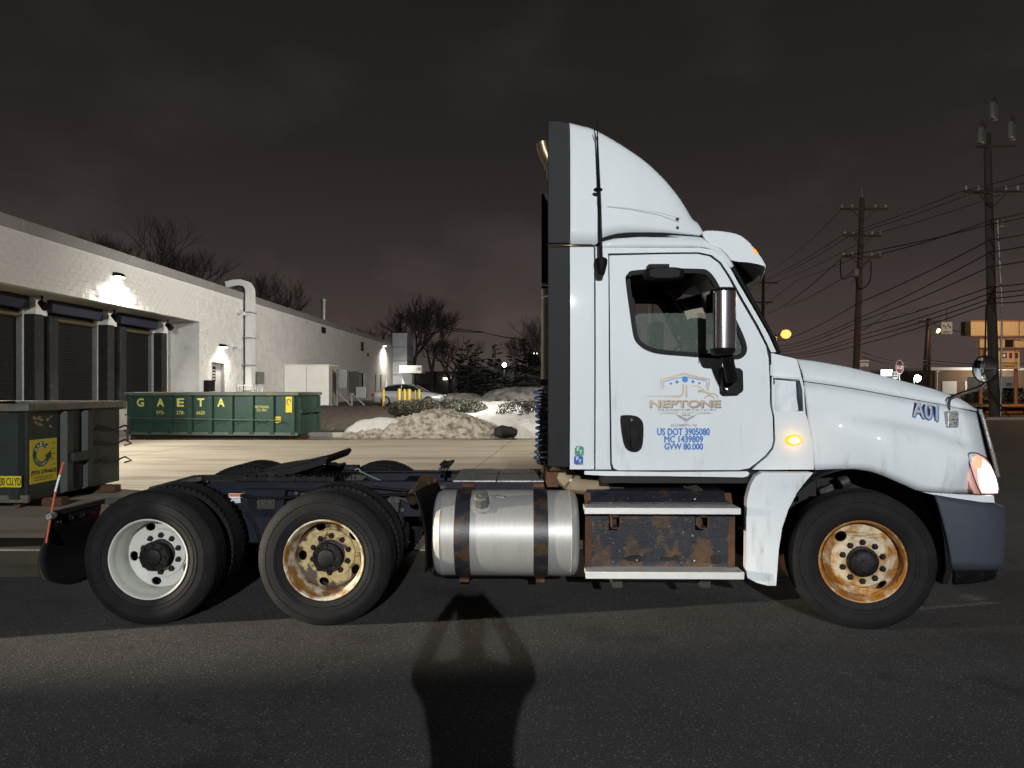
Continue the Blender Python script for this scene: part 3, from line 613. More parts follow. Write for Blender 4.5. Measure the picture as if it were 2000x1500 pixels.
for far in (False, True):
    dr = panel('door', [DOOR, WIN_S], WHITE, truck, yf=ys, th=.03, bevel=.005, far=far)
    if not far: DOORO = dr
    panel('window_gasket', [WIN_S, WIN_IN], BLK, dr, yf=lambda x, z: ys(x, z) - .006, th=.03, bevel=.006, far=far)
    panel('window_pane', [WIN_MID if far else PANE], GLASS if far else DGLASS, dr, yf=lambda x, z: ys(x, z) + .016, solid=False, bevel=0, far=far)
    panel('side_liner', [[(1160,484),(1366,484),(1395,490),(1415,510),(1440,555),(1505,680),(1512,750),(1514,850),(1500,900),(1465,922),(1160,922)], shrink(WIN_S, sg * 2)], GAP, truck, yf=lambda x, z: ys(x, z) + .032, solid=False, bevel=0, far=far)
    panel('door_frame_trim', [[(1163,484),(1190,484),(1366,483.5),(1392,488),(1411,502),(1427,525),(1441,551),(1471,602),(1500,652),(1516,688),(1506,688),(1501,676),(1480,634),(1452,586),(1425,537),(1408,512),(1390,498),(1364,492.5),(1300,493),(1188,495),(1189,700),(1191.5,905),(1194,917),(1163,917)]], WHITE, truck, yf=lambda x, z: ys(x, z) + .004, th=.05, bevel=.008, far=far)
    panel('cab_rear_panel', [[(1113,482),(1160,482),(1160.5,917),(1113,917)]], WHITE, truck, yf=lambda x, z: ys(x, z) - .035, th=.04, bevel=.008, far=far)
    panel('cab_extender', [[(1070,235.5),(1090,235.5),(1112,240),(1112,475),(1070,475)]], EXT, truck, Y=.175, th=.035, bevel=.006, far=far)
    panel('cab_extender', [[(1070,482),(1112,482),(1112,913),(1070,911)]], EXT, truck, Y=.165, th=.035, bevel=.006, far=far)
    panel('extender_joint', [[(1071,476),(1158,477),(1158,481),(1071,481)]], BRASS, truck, Y=.19, th=.02, bevel=0, far=far)
    panel('rocker_sill', [[(1142,920),(1163,920),(1300,922),(1460,921),(1464,924),(1461,930),(1452,932.5),(1300,930),(1185,929.5),(1142,927)]], WHITE, truck, Y=.20, th=.06, bevel=.008, far=far)
    panel('cowl_panel', [[(1506,689),(1519,692),(1540,697),(1556,701),(1562,720),(1566,738),(1512,735.5),(1507.5,738)]], WHITE, truck, yf=lambda x, z: .205 + .10 * max(0, z - 1.9), th=.03, bevel=.004, far=far)
    panel('cowl_side', [[(1507.5,738),(1512,735.5),(1566,738),(1570,760),(1573,806),(1578,822),(1584,850),(1588,880),(1590,917),(1470,917.5),(1478,909),(1498,893),(1511,876),(1514.5,860),(1514,848),(1513,815),(1508,790)], [(1513,738),(1562,741),(1567,760),(1569,803),(1520,805),(1513,800)]], WHITE, truck, yf=lambda x, z: .17, th=.03, bevel=.004, far=far)
    panel('cowl_vent_recess', [[(1510,734),(1566,737),(1571,760),(1572,807),(1518,808),(1510,803)]], WHITE, truck, yf=lambda x, z: .17 + .05 + .012*math.sin(30*x), th=.02, bevel=0, far=far)
    panel('cowl_vent_mesh', [[(1557,742),(1563,741),(1568,760),(1570,803),(1562,804),(1558,770)]], SLATE, truck, Y=.195, th=.02, bevel=0, far=far)
    panel('fender_skirt', [[(1490,923),(1588,923.5),(1574,940),(1557,962),(1540,995),(1528,1030),(1521,1075),(1516,1144),(1500,1144),(1478,1138),(1460,1129),(1457,1110),(1459,975),(1466,948),(1476,930)]], WHITE, truck, yf=lambda x, z: .085 + .10 * max(0, T(1500, 0, .1).x - x), th=.10, bevel=.022, far=far)
    # door hinge and strap line
    panel('door_hinge', [[(1505,712),(1512,712),(1512,734),(1505,734)]], WHITE, truck, Y=.178, th=.02, bevel=.004, far=far)
# ---- roof and fairing lofts --------------------------------------
def loft(name, cols, m, parent=None, th=.02, mirror=True, smooth=40):
    rows = []
    for c in cols:
        c = [Vector(p) for p in c]
        rows.append(c + ([Vector((p.x, 2.44 - p.y, p.z)) for p in reversed(c[:-1])] if mirror else []))
    b = MB(); b.grid(rows); o = b.build(name, m, parent or truck, smooth=smooth, recalc=True)
    me = o.data; up = sum(p.normal.z * p.area for p in me.polygons)
    if up < 0: me.flip_normals()
    if th: q = o.modifiers.new('s', 'SOLIDIFY'); q.thickness = th; q.offset = -1
    return o
def interp(curve, t):
    n = len(curve) - 1; f = min(max(t, 0), 1) * n; i = min(int(f), n - 1); a, c = Vector(curve[i]), Vector(curve[i+1]); return a + (c - a) * (f - i)
def smooth_curve(pts, n=8): return [(p.x, p.y) for p in cat_rom([(a, c, 0) for a, c in pts], n, False)]
top = smooth_curve([(1112.5,238),(1132,243),(1161,251.5),(1207,277),(1254,308.5),(1289,340),(1317,373),(1338.5,405),(1350,427),(1361,437),(1370,455)])
bot0 = smooth_curve([(1113,480),(1140,480),(1162,479),(1180,464),(1215,456),(1250,455),(1290,455.5),(1320,457),(1345,459),(1360,460.5),(1371,463)])
cols = []
fprof = [(0, 0), (.25, .004), (.5, .014), (.72, .030), (.88, .055), (.965, .085), (1.0, .14)]
def fy(f):
    f = max(0, f)
    for (a0, b0), (a1, b1) in zip(fprof, fprof[1:]):
        if f <= a1: return b0 + (b1 - b0) * (f - a0) / (a1 - a0)
    return .14
for i in range(61):
    t = i / 60; a, c = interp(top, t), interp(bot0, t); yb = .195 + .16 * t ** 3
    p0, p1 = T(c.x, c.y, yb + .03), T(a.x, a.y, yb + .12); zr = T(c.x, 480 - 17*t, yb + .03).z; h = p1 - p0
    pt = lambda f, y: Vector((p0.x + h.x*f, y, p0.z + h.z*f))
    ff = lambda f: fy((p0.z + h.z*f - zr) / max(.02, p1.z - zr))
    cols.append([pt(f, yb + ff(f)) for f in (0, .12, .25, .38, .5, .62, .72, .80, .88, .93, .965, 1)] + [pt(1.0, .50) + Vector((0, 0, .012)), pt(1, .82) + Vector((0, 0, .03)), pt(1, CY) + Vector((0, 0, .04))])
FAIR = loft('roof_fairing', cols, WHITE, th=.02, smooth=50)
b = MB(); b.tube([Tf(px_, py_, lambda x, z: .186) for px_, py_ in ((1160, 252), (1166, 275), (1167, 330), (1169, 400), (1171, 460))], .004, 5); b.build('fairing_seam', GAP, FAIR)
b = MB(); b.tube([T(px_, py_, .197) for px_, py_ in ((1186, 403), (1230, 407), (1290, 416), (1330, 427))], .0018, 5); b.build('fairing_crease', LSILV, FAIR)
for py_ in (428, 445):
    b = MB(); b.lathe([(-.012, 0), (-.01, .010), (0, .014)], T(1323, py_, .255), 'y', 12); b.build('fairing_bolt', RUST, FAIR)
rtop = smooth_curve([(1162,478),(1178,465),(1215,459),(1260,458),(1320,460),(1370,464),(1395,474),(1418,495),(1434,520)])
rbot = smooth_curve([(1162,483),(1180,483),(1215,483),(1260,482.5),(1320,482),(1362,481.5),(1388,486),(1410,500),(1428,522)])
cols = []
for i in range(33):
    t = i / 32; a, c = interp(rtop, t), interp(rbot, t); p0 = Tf(c.x, c.y, ys); p1 = T(a.x, a.y, p0.y + .05)
    cols.append([p0, p0.lerp(p1, .5) + Vector((0, -.012, 0)), p1, Vector((p1.x + .02*t, .5, p1.z + .05)), Vector((p1.x + .06*t, .85, p1.z + .07)), Vector((p1.x + .08*t, CY, p1.z + .08))])
loft('cab_roof', cols, WHITE, th=.02)
panel('roof_gap_strip', [[(1163,478),(1175,466),(1200,458.5),(1250,453),(1300,455),(1328,459),(1300,460),(1250,459),(1200,463),(1178,470),(1166,482)]], GAP, truck, Y=.232, th=.01, bevel=0)
# visor: shell that bows forward across the cab
vt = smooth_curve([(1371,455),(1380,450.5),(1410,452),(1438,457),(1456,467),(1474,486),(1490,508),(1496,521)])
cols = []
for i in range(25):
    t = i / 24; a = interp(vt, t); p = T(a.x, a.y, .26); bow = t ** 1.5
    cols.append([Vector((p.x + .16*bow*math.sin(s*math.pi/2), .26 + .96*s, p.z + .05*(1-t)*s - .06*bow*math.sin(s*math.pi/2))) for s in [0, .03, .08, .16, .3, .5, .75, 1]])
VIS = loft('sun_visor', cols, WHITE, th=.012)
panel('visor_end', [[(1371,456),(1380,451),(1410,452.5),(1438,457.5),(1456,467.5),(1474,486.5),(1490,508.5),(1495.5,521),(1480,516),(1460,512.5),(1440,511),(1428,508),(1420,497),(1408,486),(1390,478),(1377,468)]], WHITE, VIS, Y=.255, th=.02, bevel=.006)
panel('visor_end', [[(1371,456),(1380,451),(1410,452.5),(1438,457.5),(1456,467.5),(1474,486.5),(1490,508.5),(1495.5,521),(1480,516),(1460,512.5),(1440,511),(1428,508),(1420,497),(1408,486),(1390,478),(1377,468)]], WHITE, VIS, Y=.255, th=.02, bevel=.006, far=True)
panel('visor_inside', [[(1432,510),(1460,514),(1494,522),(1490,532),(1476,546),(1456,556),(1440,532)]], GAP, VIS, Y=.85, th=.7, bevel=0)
p = T(1481, 487, .245); b = MB()
b.lathe([(-.02, 0), (-.018, .02), (-.006, .034), (.01, .036)], (0, 0, 0), 'y', 20); o = b.build('marker_lamp', AMBER2, VIS, smooth=50); o.location = (p.x - .022, p.y + .028, p.z - .012); o.rotation_euler = (0, R(48), 0); o.scale = (1.35, 1, .5)
# windshield
ed = smooth_curve([(1430,524),(1446,550),(1476,602),(1504,652),(1521,690)])
cols = []
for i in range(17):
    t = i / 16; a = interp(ed, t); p = Tf(a.x, a.y, lambda x, z: ys(x, z) + .02)
    cols.append([Vector((p.x + .30*math.sin(s*math.pi/2) - .10*s, p.y + (CY - p.y)*s, p.z + .015*s)) for s in [0, .05, .12, .25, .45, .7, 1]])
loft('windshield', cols, GLASS, th=0)
for sgn in (0, 1):
    pts = [c[0] + Vector((.004, 0, 0)) for c in cols]
    if sgn: pts = mirror_y(pts)
    b = MB(); b.tube(pts, [.022 - .008*i/16 for i in range(17)], 8); b.build('windshield_gasket', BLK, truck, smooth=50)
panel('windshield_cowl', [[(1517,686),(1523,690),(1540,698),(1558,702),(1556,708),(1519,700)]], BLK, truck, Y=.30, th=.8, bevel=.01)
# interior
xb_, xf_ = T(1168, 700, .3).x, T(1505, 700, .3).x
b = MB(); b.box((xb_, .26, 1.10), (xb_ + .03, 2.18, 2.92)); b.build('cab_back_wall', CABIN, truck)
b = MB(); b.box((xb_ + .03, .25, 1.05), (xf_ + .1, 2.19, 1.16)); b.build('cab_floor', CABIN, truck)
b = MB(); b.box((T(1190, 500, .4).x, .30, 2.80), (T(1400, 500, .4).x, 2.14, 2.86)); b.build('headliner', CABIN2, truck)
b = MB(); b.prism([(xf_ - .30, 1.16), (xf_ - .38, 1.75), (xf_ - .30, 2.03), (xf_ + .12, 2.00), (xf_ + .12, 1.16)], .26, 2.18); b.build('dashboard', CABIN, truck, bevel=.03)
b = MB(); b.box((xf_ + .12, .26, .95), (T(1590, 800, .3).x, 2.18, 1.93)); b.build('firewall', GAP, truck)
for y in (.55, 1.55):
    xs0 = T(1232, 600, .5).x if y < 1 else T(1225, 600, 1.6).x
    b = MB(); b.box((xs0, y - .24, 1.45), (xs0 + .5, y + .24, 1.62)); st = b.build('seat', CABIN2, truck, bevel=.05)
    b = MB(); b.prism([(xs0 - .02, 1.58), (xs0 + .14, 1.58), (xs0 + .04, 2.30), (xs0 - .06, 2.32)], y - .23, y + .23); b.build('seat_back', CABIN2, st, bevel=.04)
    b = MB(); b.prism([(xs0 - .05, 2.34), (xs0 + .04, 2.33), (xs0 + .02, 2.52), (xs0 - .05, 2.53)], y - .13, y + .13); b.build('headrest', CABIN2, st, bevel=.03)
    b = MB(); b.box((xs0 + .05, y - .2, 1.16), (xs0 + .4, y + .2, 1.45)); b.build('seat_base', CABIN, st)
b = MB(); c = Vector((xf_ - .48, 1.72, 2.02)); ring = [c + Vector((.09*math.sin(a), .22*math.cos(a), .19*math.sin(a))) for a in [i*math.tau/32 for i in range(33)]]; b.tube(ring, .014, 8, False); b.bar(c - Vector((0, .2, 0)), c + Vector((0, .2, 0)), .03, .03); b.bar(c, c + Vector((.2, 0, -.2)), .05, .05); b.build('steering_wheel', BLK, truck, smooth=50)
b = MB(); q0, q1 = T(1335, 608, .62), T(1395, 690, .62); b.prism([(q0.x, q0.z), (q1.x, q0.z + .05), (q1.x + .02, q1.z), (q0.x + .12, q1.z)], .60, .64); b.build('sun_curtain', pm('beige_curtain', (.30, .27, .21), .9, var=.1), truck)  # pale panel standing in for the lit part of the cabin
# ---- hood and fender ----------------------------------------------
Rb = smooth_curve([(1592,918),(1640,916),(1690,919),(1724,929),(1764,946),(1797,959),(1850,963),(1897,966)])
Cc = smooth_curve([(1578,818),(1640,818),(1700,823),(1760,833),(1820,848),(1872,866),(1905,880),(1928,892)])
Ss = smooth_curve([(1571,746),(1630,754),(1690,764),(1750,775),(1800,784),(1850,793),(1882,800),(1908,806)])
Tt = smooth_curve([(1556,702),(1600,707),(1655,717),(1710,730),(1770,746),(1830,762),(1878,781),(1902,797)])
sm = lambda t: max(0, min(1, t)) ** 2 * (3 - 2 * max(0, min(1, t)))
prof = [(0, .070), (.08, .050), (.20, .040), (.34, .036), (.43, .042), (.50, .064), (.55, .098), (.60, .138), (.66, .158), (.75, .170), (.88, .188), (1.0, .21)]
for far in (False, True):
    cols = []
    for i in range(41):
        t = i / 40; a, c, s_ = interp(Rb, t), interp(Cc, t), interp(Ss, t); colp = []
        for w_, y_ in prof:
            q = a.lerp(c, w_ / .55) if w_ <= .55 else c.lerp(s_, (w_ - .55) / .45)
            y = .172 + (y_ - .172) * (sm(t / .45) if w_ < .75 else 1) ; y += .30 * max(0, (t - .80) / .2) ** 2.2
            p = T(q.x, q.y, y); colp.append(Vector((p.x, 2.44 - y if far else y, p.z)))
        cols.append(colp)
    rows = cols; b = MB(); b.grid(rows); fd = b.build('fender', WHITE, truck, smooth=50)
    me = fd.data; s_ = sum(p.normal.y * p.area for p in me.polygons)
    if (s_ > 0) != far: me.flip_normals()
    q = fd.modifiers.new('s', 'SOLIDIFY'); q.thickness = .018; q.offset = -1
cols = []
for i in range(41):
    t = i / 40; s_, a = interp(Ss, t), interp(Tt, t); fw_ = .30 * max(0, (t - .80) / .2) ** 2.2
    p0 = T(s_.x, s_.y - 2.2, .212 + fw_); p1 = T(a.x, a.y, .33 + fw_); h = p1 - p0
    nd = -.05 * max(0, (t - .85) / .15) ** 2
    cols.append([p0, p0 + h*.35 + Vector((0, -.022, 0)), p0 + h*.7 + Vector((0, -.022, 0)), p0 + h*.92 + Vector((0, -.008, 0)), p1, Vector((p1.x + .02*t, .50 + fw_*.6, p1.z + .018 + nd)), Vector((p1.x + .06*t, .80, p1.z + .035 + nd)), Vector((p1.x + .09*t, CY, p1.z + .045 + nd))])
HOOD = loft('hood', cols, WHITE, th=.018, smooth=60)
# hood side strip for the shut line
b = MB(); b.tube([T(interp(Ss, i/30).x, interp(Ss, i/30).y - 1, .225 + .30*max(0, (i/30 - .80)/.2)**2.2) for i in range(31)], .006, 6); b.build('hood_shut_line', GAP, HOOD)
# grille
fe = [T(1904, 800, .50), T(1910, 815, .50), T(1917, 842, .49), T(1924, 868, .48), T(1931, 894, .47), T(1940, 930, .50), T(1944, 962, .52)]
b = MB(); rows = []
for p in fe: rows.append([Vector((p.x + .02 + .14*math.sin(s*math.pi/2), p.y + (CY - p.y)*s, p.z)) for s in [0, .1, .25, .5, .75, 1]])
rows = [r_ + [Vector((p.x, 2.44 - p.y, p.z)) for p in reversed(r_[:-1])] for r_ in rows]
b.grid(rows); GR = b.build('grille', pm('grille_dark', (.05, .022, .018), .35, .3, var=.3, scale=30), truck, smooth=50)
b = MB()
for i in range(9): 
    p = rows[0][0].lerp(rows[4][0], i/8); b.tube([p + Vector((.012, -.012, 0)), p + Vector((.14, .4, 0)), p + Vector((.165, .75, 0))], .008, 6)
b.build('grille_bars', CHROME, GR, smooth=50)
b = MB(); b.tube([r_[0] + Vector((.004, -.02, 0)) for r_ in rows[:6]], .016, 8); b.build('grille_surround', CHROMEP, GR, smooth=50)
for i in range(12):
    p = rows[0][0].lerp(rows[4][0], i/11) + Vector((.022, -.028, 0)); b = MB(); b.lathe([(-.007, 0), (-.005, .006), (0, .008)], p, 'y', 8); b.build('grille_stud', CHROME, GR, smooth=50)
# engine bay and wheel well, inner shade given as plain black
b = MB(); b.box((T(1600, 800, .5).x, .55, .75), (T(1800, 900, .6).x, 1.89, 1.72)); b.build('engine', GAP, truck)
rows = []
for i in range(25):
    a = math.pi * (-.06 + 1.12 * i / 24); rows.append([(XF + .63*math.cos(a), y, .52 + .66*math.sin(a)) for y in (.10, .35, .62)])
b = MB(); b.grid(rows); b.build('wheel_well', GAP, truck, smooth=50)
b = MB(); b.box((XF - .66, .62, .45), (XF + .62, .66, 1.25)); b.build('inner_wing', GAP, truck)
b = MB(); b.tube([T(1640, 945, .4), T(1655, 938, .4)], .05, 10); b.build('well_bracket', DSTEEL, truck, smooth=40); b = MB(); b.bar(T(1600, 962, .4), T(1625, 950, .4), .05, .05); b.build('well_bracket', DSTEEL, truck); b = MB(); b.tube([T(1790, 965, .3), T(1812, 975, .3)], .03, 8); b.build('well_bracket', RUST, truck, smooth=40)
# headlamp
hl = [(1890,887),(1896,884),(1908,885),(1924,893),(1934,904),(1946,924),(1954,944),(1957,957),(1955,966),(1916,965),(1909,952),(1900,928),(1893,905)]
hy = lambda x, z: .06 + 1.0 * max(0, x - T(1885, 920, .06).x) ** 1.35
panel('headlamp', [hl], pm('headlamp_lens', (.85, .6, .55), .1, var=0, emis=(1, .48, .38), estr=.45, coat=1), truck, yf=hy, th=.05, bevel=.01, zsteps=.06)
HLO = truck.children[-1]
b = MB(); b.tube([Tf(p_[0], p_[1], lambda x, z: hy(x, z) - .004) for p_ in hl + hl[:1]], .005, 6); b.build('lamp_rim', SLATE, HLO, smooth=60)
panel('turn_reflector', [[(1897,892),(1912,892),(1922,898),(1926,912),(1914,915),(1903,913)]], HEADR, HLO, yf=lambda x, z: hy(x, z) - .004, th=.006, bevel=0, zsteps=.06)
panel('lamp_bowl', [[(1914,899),(1930,903),(1945,926),(1955,950),(1954,964),(1918,963),(1911,942),(1909,915)]], pm('headlamp_bowl_glow', (.9, .7, .65), .2, var=0, emis=(1, .62, .52), estr=1.0), HLO, yf=lambda x, z: hy(x, z) - .002, th=.004, bevel=0, zsteps=.06)
panel('beam_reflector', [[(1920,897),(1936,911),(1949,936),(1954,955),(1952,963),(1924,961),(1920,940),(1917,915)]], HEADL, HLO, yf=lambda x, z: hy(x, z) - .004, th=.006, bevel=0, zsteps=.06)
lp = T(1950, 940, .5)
light('headlamp_light', 'SPOT', (lp.x + .12, .45, lp.z), 500, (1, .75, .62), .08, target=None, cone=110, blend=.6, parent=truck).rotation_euler = (R(78), 0, R(-90))
# white lip under the lamp, bumper, valance
lip = [(1802,961),(1897,967.5),(1941,968.5),(1943,982),(1892,979),(1830,968)]
panel('bumper_lip', [lip], WHITE, truck, yf=lambda x, z: .075 + .5 * max(0, x - T(1900, 970, .07).x) ** 1.6, th=.03, bevel=.003, zsteps=.1)
def ring(top_px, bot_px, nm, m, bulge=.015):
    tp = [T(a, c, y) for a, c, y in top_px]; bt = [T(a, c, y) for a, c, y in bot_px]
    def ext(lst):
        e_ = lst[-1]; return lst + [Vector((e_.x + .06, .35, e_.z)), Vector((e_.x + .12, .7, e_.z)), Vector((e_.x + .15, CY, e_.z))]
    tp, bt = [cat_rom(ext(q), 4, False) for q in (tp, bt)]
    cols = []
    for a, c in zip(tp, bt):
        cl = []
        for i in range(9):
            f = i / 8; p = a.lerp(c, f); k_ = bulge * math.sin(math.pi * f) if 0 < i < 8 else 0
            cl.append(p + Vector((k_*.4, -k_, 0)) if p.y < 1.0 else p + Vector((k_, 0, 0)))
        cols.append(cl)
    full = cols + [[Vector((p.x, 2.44 - p.y, p.z)) for p in c] for c in reversed(cols[:-1])]
    b = MB(); b.grid(full); o = b.build(nm, m, truck, smooth=45); me = o.data
    s_ = sum(p.normal.x * p.area for p in me.polygons)
    if s_ < 0: me.flip_normals()
    q = o.modifiers.new('s', 'SOLIDIFY'); q.thickness = .03; q.offset = -1
    return o
ring([(1826,966,.075),(1860,972,.065),(1900,978,.06),(1940,984,.08),(1963,991,.16)], [(1860,1112,.085),(1880,1113,.075),(1905,1113,.07),(1940,1113,.09),(1957,1109,.17)], 'bumper', SLATE)
ring([(1862,1111,.11),(1880,1112,.10),(1905,1112,.10),(1938,1111,.12),(1950,1109,.2)], [(1862,1142,.16),(1880,1141,.15),(1905,1139,.15),(1932,1134,.17),(1942,1131,.25)], 'lower_valance', BLK, .005)
b = MB(); b.prism(Tp([(1826,966),(1845,1005),(1856,1050),(1860,1112),(1848,1140),(1838,1140),(1846,1112),(1842,1050),(1834,1010)], .10), .09, .62); b.build('bumper_return', BLK, truck)
# amber side marker
p = T(1550, 860, .165); b = MB(); b.lathe([(-.022, 0), (-.020, .018), (-.008, .030), (.006, .032)], (0, 0, 0), 'y', 24); o = b.build('side_marker', pm('amber_marker_lens', (.8, .3, .02), .2, var=0, emis=(1, .42, .03), estr=1.3), truck, smooth=50); o.location = p; o.scale = (2.1, 1, 1.3); b = MB(); b.lathe([(-.027, 0), (-.026, .010), (-.021, .019), (-.018, .020)], (0, 0, 0), 'y', 20); b.build('marker_bulb', AMBER, o, smooth=50)
light('side_marker_light', 'POINT', p + Vector((0, -.06, 0)), .30, (1, .5, .08), .03, parent=truck)
# ---- mirrors ------------------------------------------------------
c0, c1 = T(1413, 562, -.12), T(1413, 695, -.12)
def rounded(w_, d_, n=24, p=3.2): return [(math.copysign(abs(math.cos(t))**(2/p), math.cos(t))*w_, math.copysign(abs(math.sin(t))**(2/p), math.sin(t))*d_) for t in [i*math.tau/n for i in range(n)]]
def mirror_body(zlist, m, nm, parent):
    rows = []
    for z, f in zlist: rows.append([(c0.x + a*f, -.10 + d*f, z) for a, d in rounded(.088, .10, 32, 2.6)] )
    b = MB(); b.grid([r_ + [r_[0]] for r_ in rows]); b.add(rows[0], [tuple(range(31, -1, -1))]); b.add(rows[-1], [tuple(range(32))]); return b.build(nm, m, parent, smooth=40)
z1, z0 = c0.z, c1.z
MR = mirror_body([(z0 + .055, 1.0), (z0 + .06, 1.0), (z1 - .035, 1.0), (z1 - .03, 1.0)], CHROMES, 'side_mirror', truck)
mirror_body([(z0 + .005, .62), (z0 + .008, .80), (z0 + .03, .95), (z0 + .055, .99)], BLK, 'mirror_base_cap', MR)
mirror_body([(z1 - .03, .99), (z1 - .015, .96), (z1 - .003, .85), (z1, .6)], BLK, 'mirror_top_cap', MR)
b = MB(); b.box((c0.x - .094, -.19, z0 + .05), (c0.x - .088, .0, z1 - .04)); b.build('mirror_glass', MIRR, MR)
b = MB(); b.tube([T(1420, 694, -.08), T(1424, 715, -.05), T(1430, 740, .02)], [.045, .042, .05], 12); b.build('mirror_arm', BLK, MR, smooth=50)
panel('mirror_mount', [[tuple(p) for p in [(1411,722),(1416,716),(1446,719),(1452,724),(1453,762),(1449,768),(1418,769),(1412,764)]]], BLK, MR, Y=.10, th=.10, bevel=.012)
b = MB(); b.lathe([(-.006, 0), (-.004, .010), (0, .012)], T(1421, 761, .10), 'y', 12); b.build('mount_bolt', CHROME, MR, smooth=50)
b = MB(); far_m = None
b.v = []; rows = []
for f_, z in ((.6, z0), (1, z0 + .05), (1, z1 - .03), (.6, z1)): rows.append([(c0.x + a*f_, 2.54 + d*f_, z) for a, d in rounded(.088, .10, 24, 2.6)])
b.grid([r_ + [r_[0]] for r_ in rows]); b.bar((c0.x, 2.5, z0), (c0.x + .06, 2.25, z0 - .2), .07, .07); b.build('side_mirror', BLK, truck, smooth=40)
# look-down mirror above the window
p0, p1 = T(1256, 548, .05), T(1335, 523, .05); rows = []
for f_, y in ((.75, -.01), (.96, .005), (1, .03), (.97, .09), (.8, .11)):
    cx_, cz_ = (p0.x + p1.x)/2, (p0.z + p1.z)/2; rows.append([(cx_ + a*f_, y, cz_ + d*f_ - .12*max(0, a)*0 ) for a, d in rounded((p1.x - p0.x)/2, (p1.z - p0.z)/2, 28, 3.6)])
b = MB(); b.grid([r_ + [r_[0]] for r_ in rows]); b.add(rows[0], [tuple(range(27, -1, -1))]); b.add(rows[-1], [tuple(range(28))]); ld = b.build('look_down_mirror', BLK, truck, smooth=35)
a, c = T(1265, 526, .15), T(1305, 517.5, .15); MB().box((a.x, .10, a.z - .02), (c.x, ys(0, c.z) + .0, c.z)).build('mirror_bracket', BLK, ld, bevel=.004)
for px_ in (1271, 1298): b = MB(); b.lathe([(-.006, 0), (-.004, .006), (0, .008)], T(px_, 520, .10), 'y', 10); b.build('bracket_screw', CHROME, ld, smooth=50)
# hood mirror
hb0, hb1 = T(1842, 803, .20), T(1866, 835, .20)
b = MB(); b.box((hb0.x, .15, hb1.z), (hb1.x, .30, hb0.z)); hm = b.build('hood_mirror', CHROMEP, truck, bevel=.014); hm.modifiers[0].segments = 3
ctr = T(1924, 721, .10)
b = MB(); b.tube(cat_rom([T(1853, 806, .215), T(1852, 790, .21), T(1855, 780, .20), T(1868, 772, .18), T(1895, 763, .15), T(1918, 754, .12), T(1925, 746, .11)], 6, False), .0145, 10); b.build('mirror_stalk', CHROME, hm, smooth=60)
def dish(prof_, m, nm):
    b = MB(); b.lathe(prof_, (0, 0, 0), 'y', 40); o = b.build(nm, m, hm, smooth=50); o.location = ctr; o.rotation_euler = (0, 0, R(-58)); o.scale = (1, 1, 1.15); return o
dish([(-.004, .078), (-.010, .084), (-.006, .090), (.01, .090), (.03, .07), (.045, .03), (.047, 0)], BLK, 'mirror_shell')
dish([(-.020, 0), (-.019, .02), (-.0165, .045), (-.012, .065), (-.006, .080)], MIRR, 'convex_glass')
# ---- antenna ------------------------------------------------------
b = MB(); b.lathe([(-.125, 0), (-.12, .022), (-.10, .030), (-.03, .047), (0, .048), (.012, .036)], T(1174, 507, .12), 'z', 20); an = b.build('antenna', BLK, truck, smooth=45)
b = MB(); b.tube([T(1174, 507, .12), T(1172, 400, .13), T(1168, 300, .14), T(1166, 228, .15)], [.014, .010, .007, .003], 8); b.build('antenna_rod', BLK, an, smooth=60)
b = MB(); b.lathe([(-.008, 0), (-.012, .02), (-.002, .036), (.010, .03), (.012, 0)], T(1168, 371, .135), 'z', 18); b.build('antenna_clip', BLK, an, smooth=50)
b = MB(); p = T(1174, 512, .12); b.box((p.x - .02, .14, p.z - .05), (p.x + .02, .20, p.z)); b.build('antenna_foot', BLK, an)
# ---- door handle --------------------------------------------------
DH = panel('door_handle', [[tuple(q) for q in cat_rom([(1212,815),(1218,811),(1240,812),(1252,819),(1257,832),(1256,862),(1252,877),(1242,883),(1230,881),(1221,873),(1216,855),(1213,835)], 3)]], BLK, truck, yf=lambda x, z: ys(x, z) - .012, th=.02, bevel=.006, zsteps=.3)
panel('handle_cup', [[tuple(q) for q in cat_rom([(1220,832),(1238,828),(1250,838),(1250,862),(1240,874),(1228,870),(1221,855)], 3)]], GAP, DH, Y=ys(0, 1.4) - .014, th=.003, bevel=0)
panel('pull_grip', [[(1231,826),(1238,826),(1240,840),(1240,875),(1233,876),(1231,850)]], BLK, DH, Y=ys(0, 1.4) - .035, th=.014, bevel=.004)
b = MB(); b.lathe([(-.006, 0), (-.005, .010), (.004, .012)], T(1234, 820, ys(0, 1.45) - .012), 'y', 16); b.build('key_lock', CHROME, DH, smooth=50)
# ---- stack, air lines --------------------------------------------
xs_ = T(1059, 500, 1.35).x
b = MB(); b.cyl((xs_ + .075, 1.35, 1.0), (xs_ + .075, 1.35, T(1062, 565, 1.35).z), .085, n=24); b.build('exhaust_shield', pm('dull_stack_metal', (.42, .38, .31), .45, .5, var=.15), truck, smooth=50)
zq = T(1060, 338, 1.35).z; b = MB(); b.tube([(xs_ + .12, 1.35, 2.2), (xs_ + .12, 1.35, zq - .1), (xs_ + .09, 1.35, zq + .05), (xs_ + .02, 1.35, zq + .2), (xs_ + .0, 1.35, zq + .28)], .065, 20, caps=False); b.build('exhaust_stack', BRASS, truck, smooth=50)
b = MB(); b.box((T(1068, 500, .9).x + .215, .6, 1.0), (T(1068, 500, .9).x + .25, 1.9, 3.1)); b.build('cab_guard', BLK, truck)
BLUE = pm('air_line_blue', (.05, .09, .22), .4, var=.1); GRNL = pm('air_line_green', (.16, .26, .15), .4, var=.1); REDA = pm('air_line_red', (.25, .03, .025), .4, var=.1)
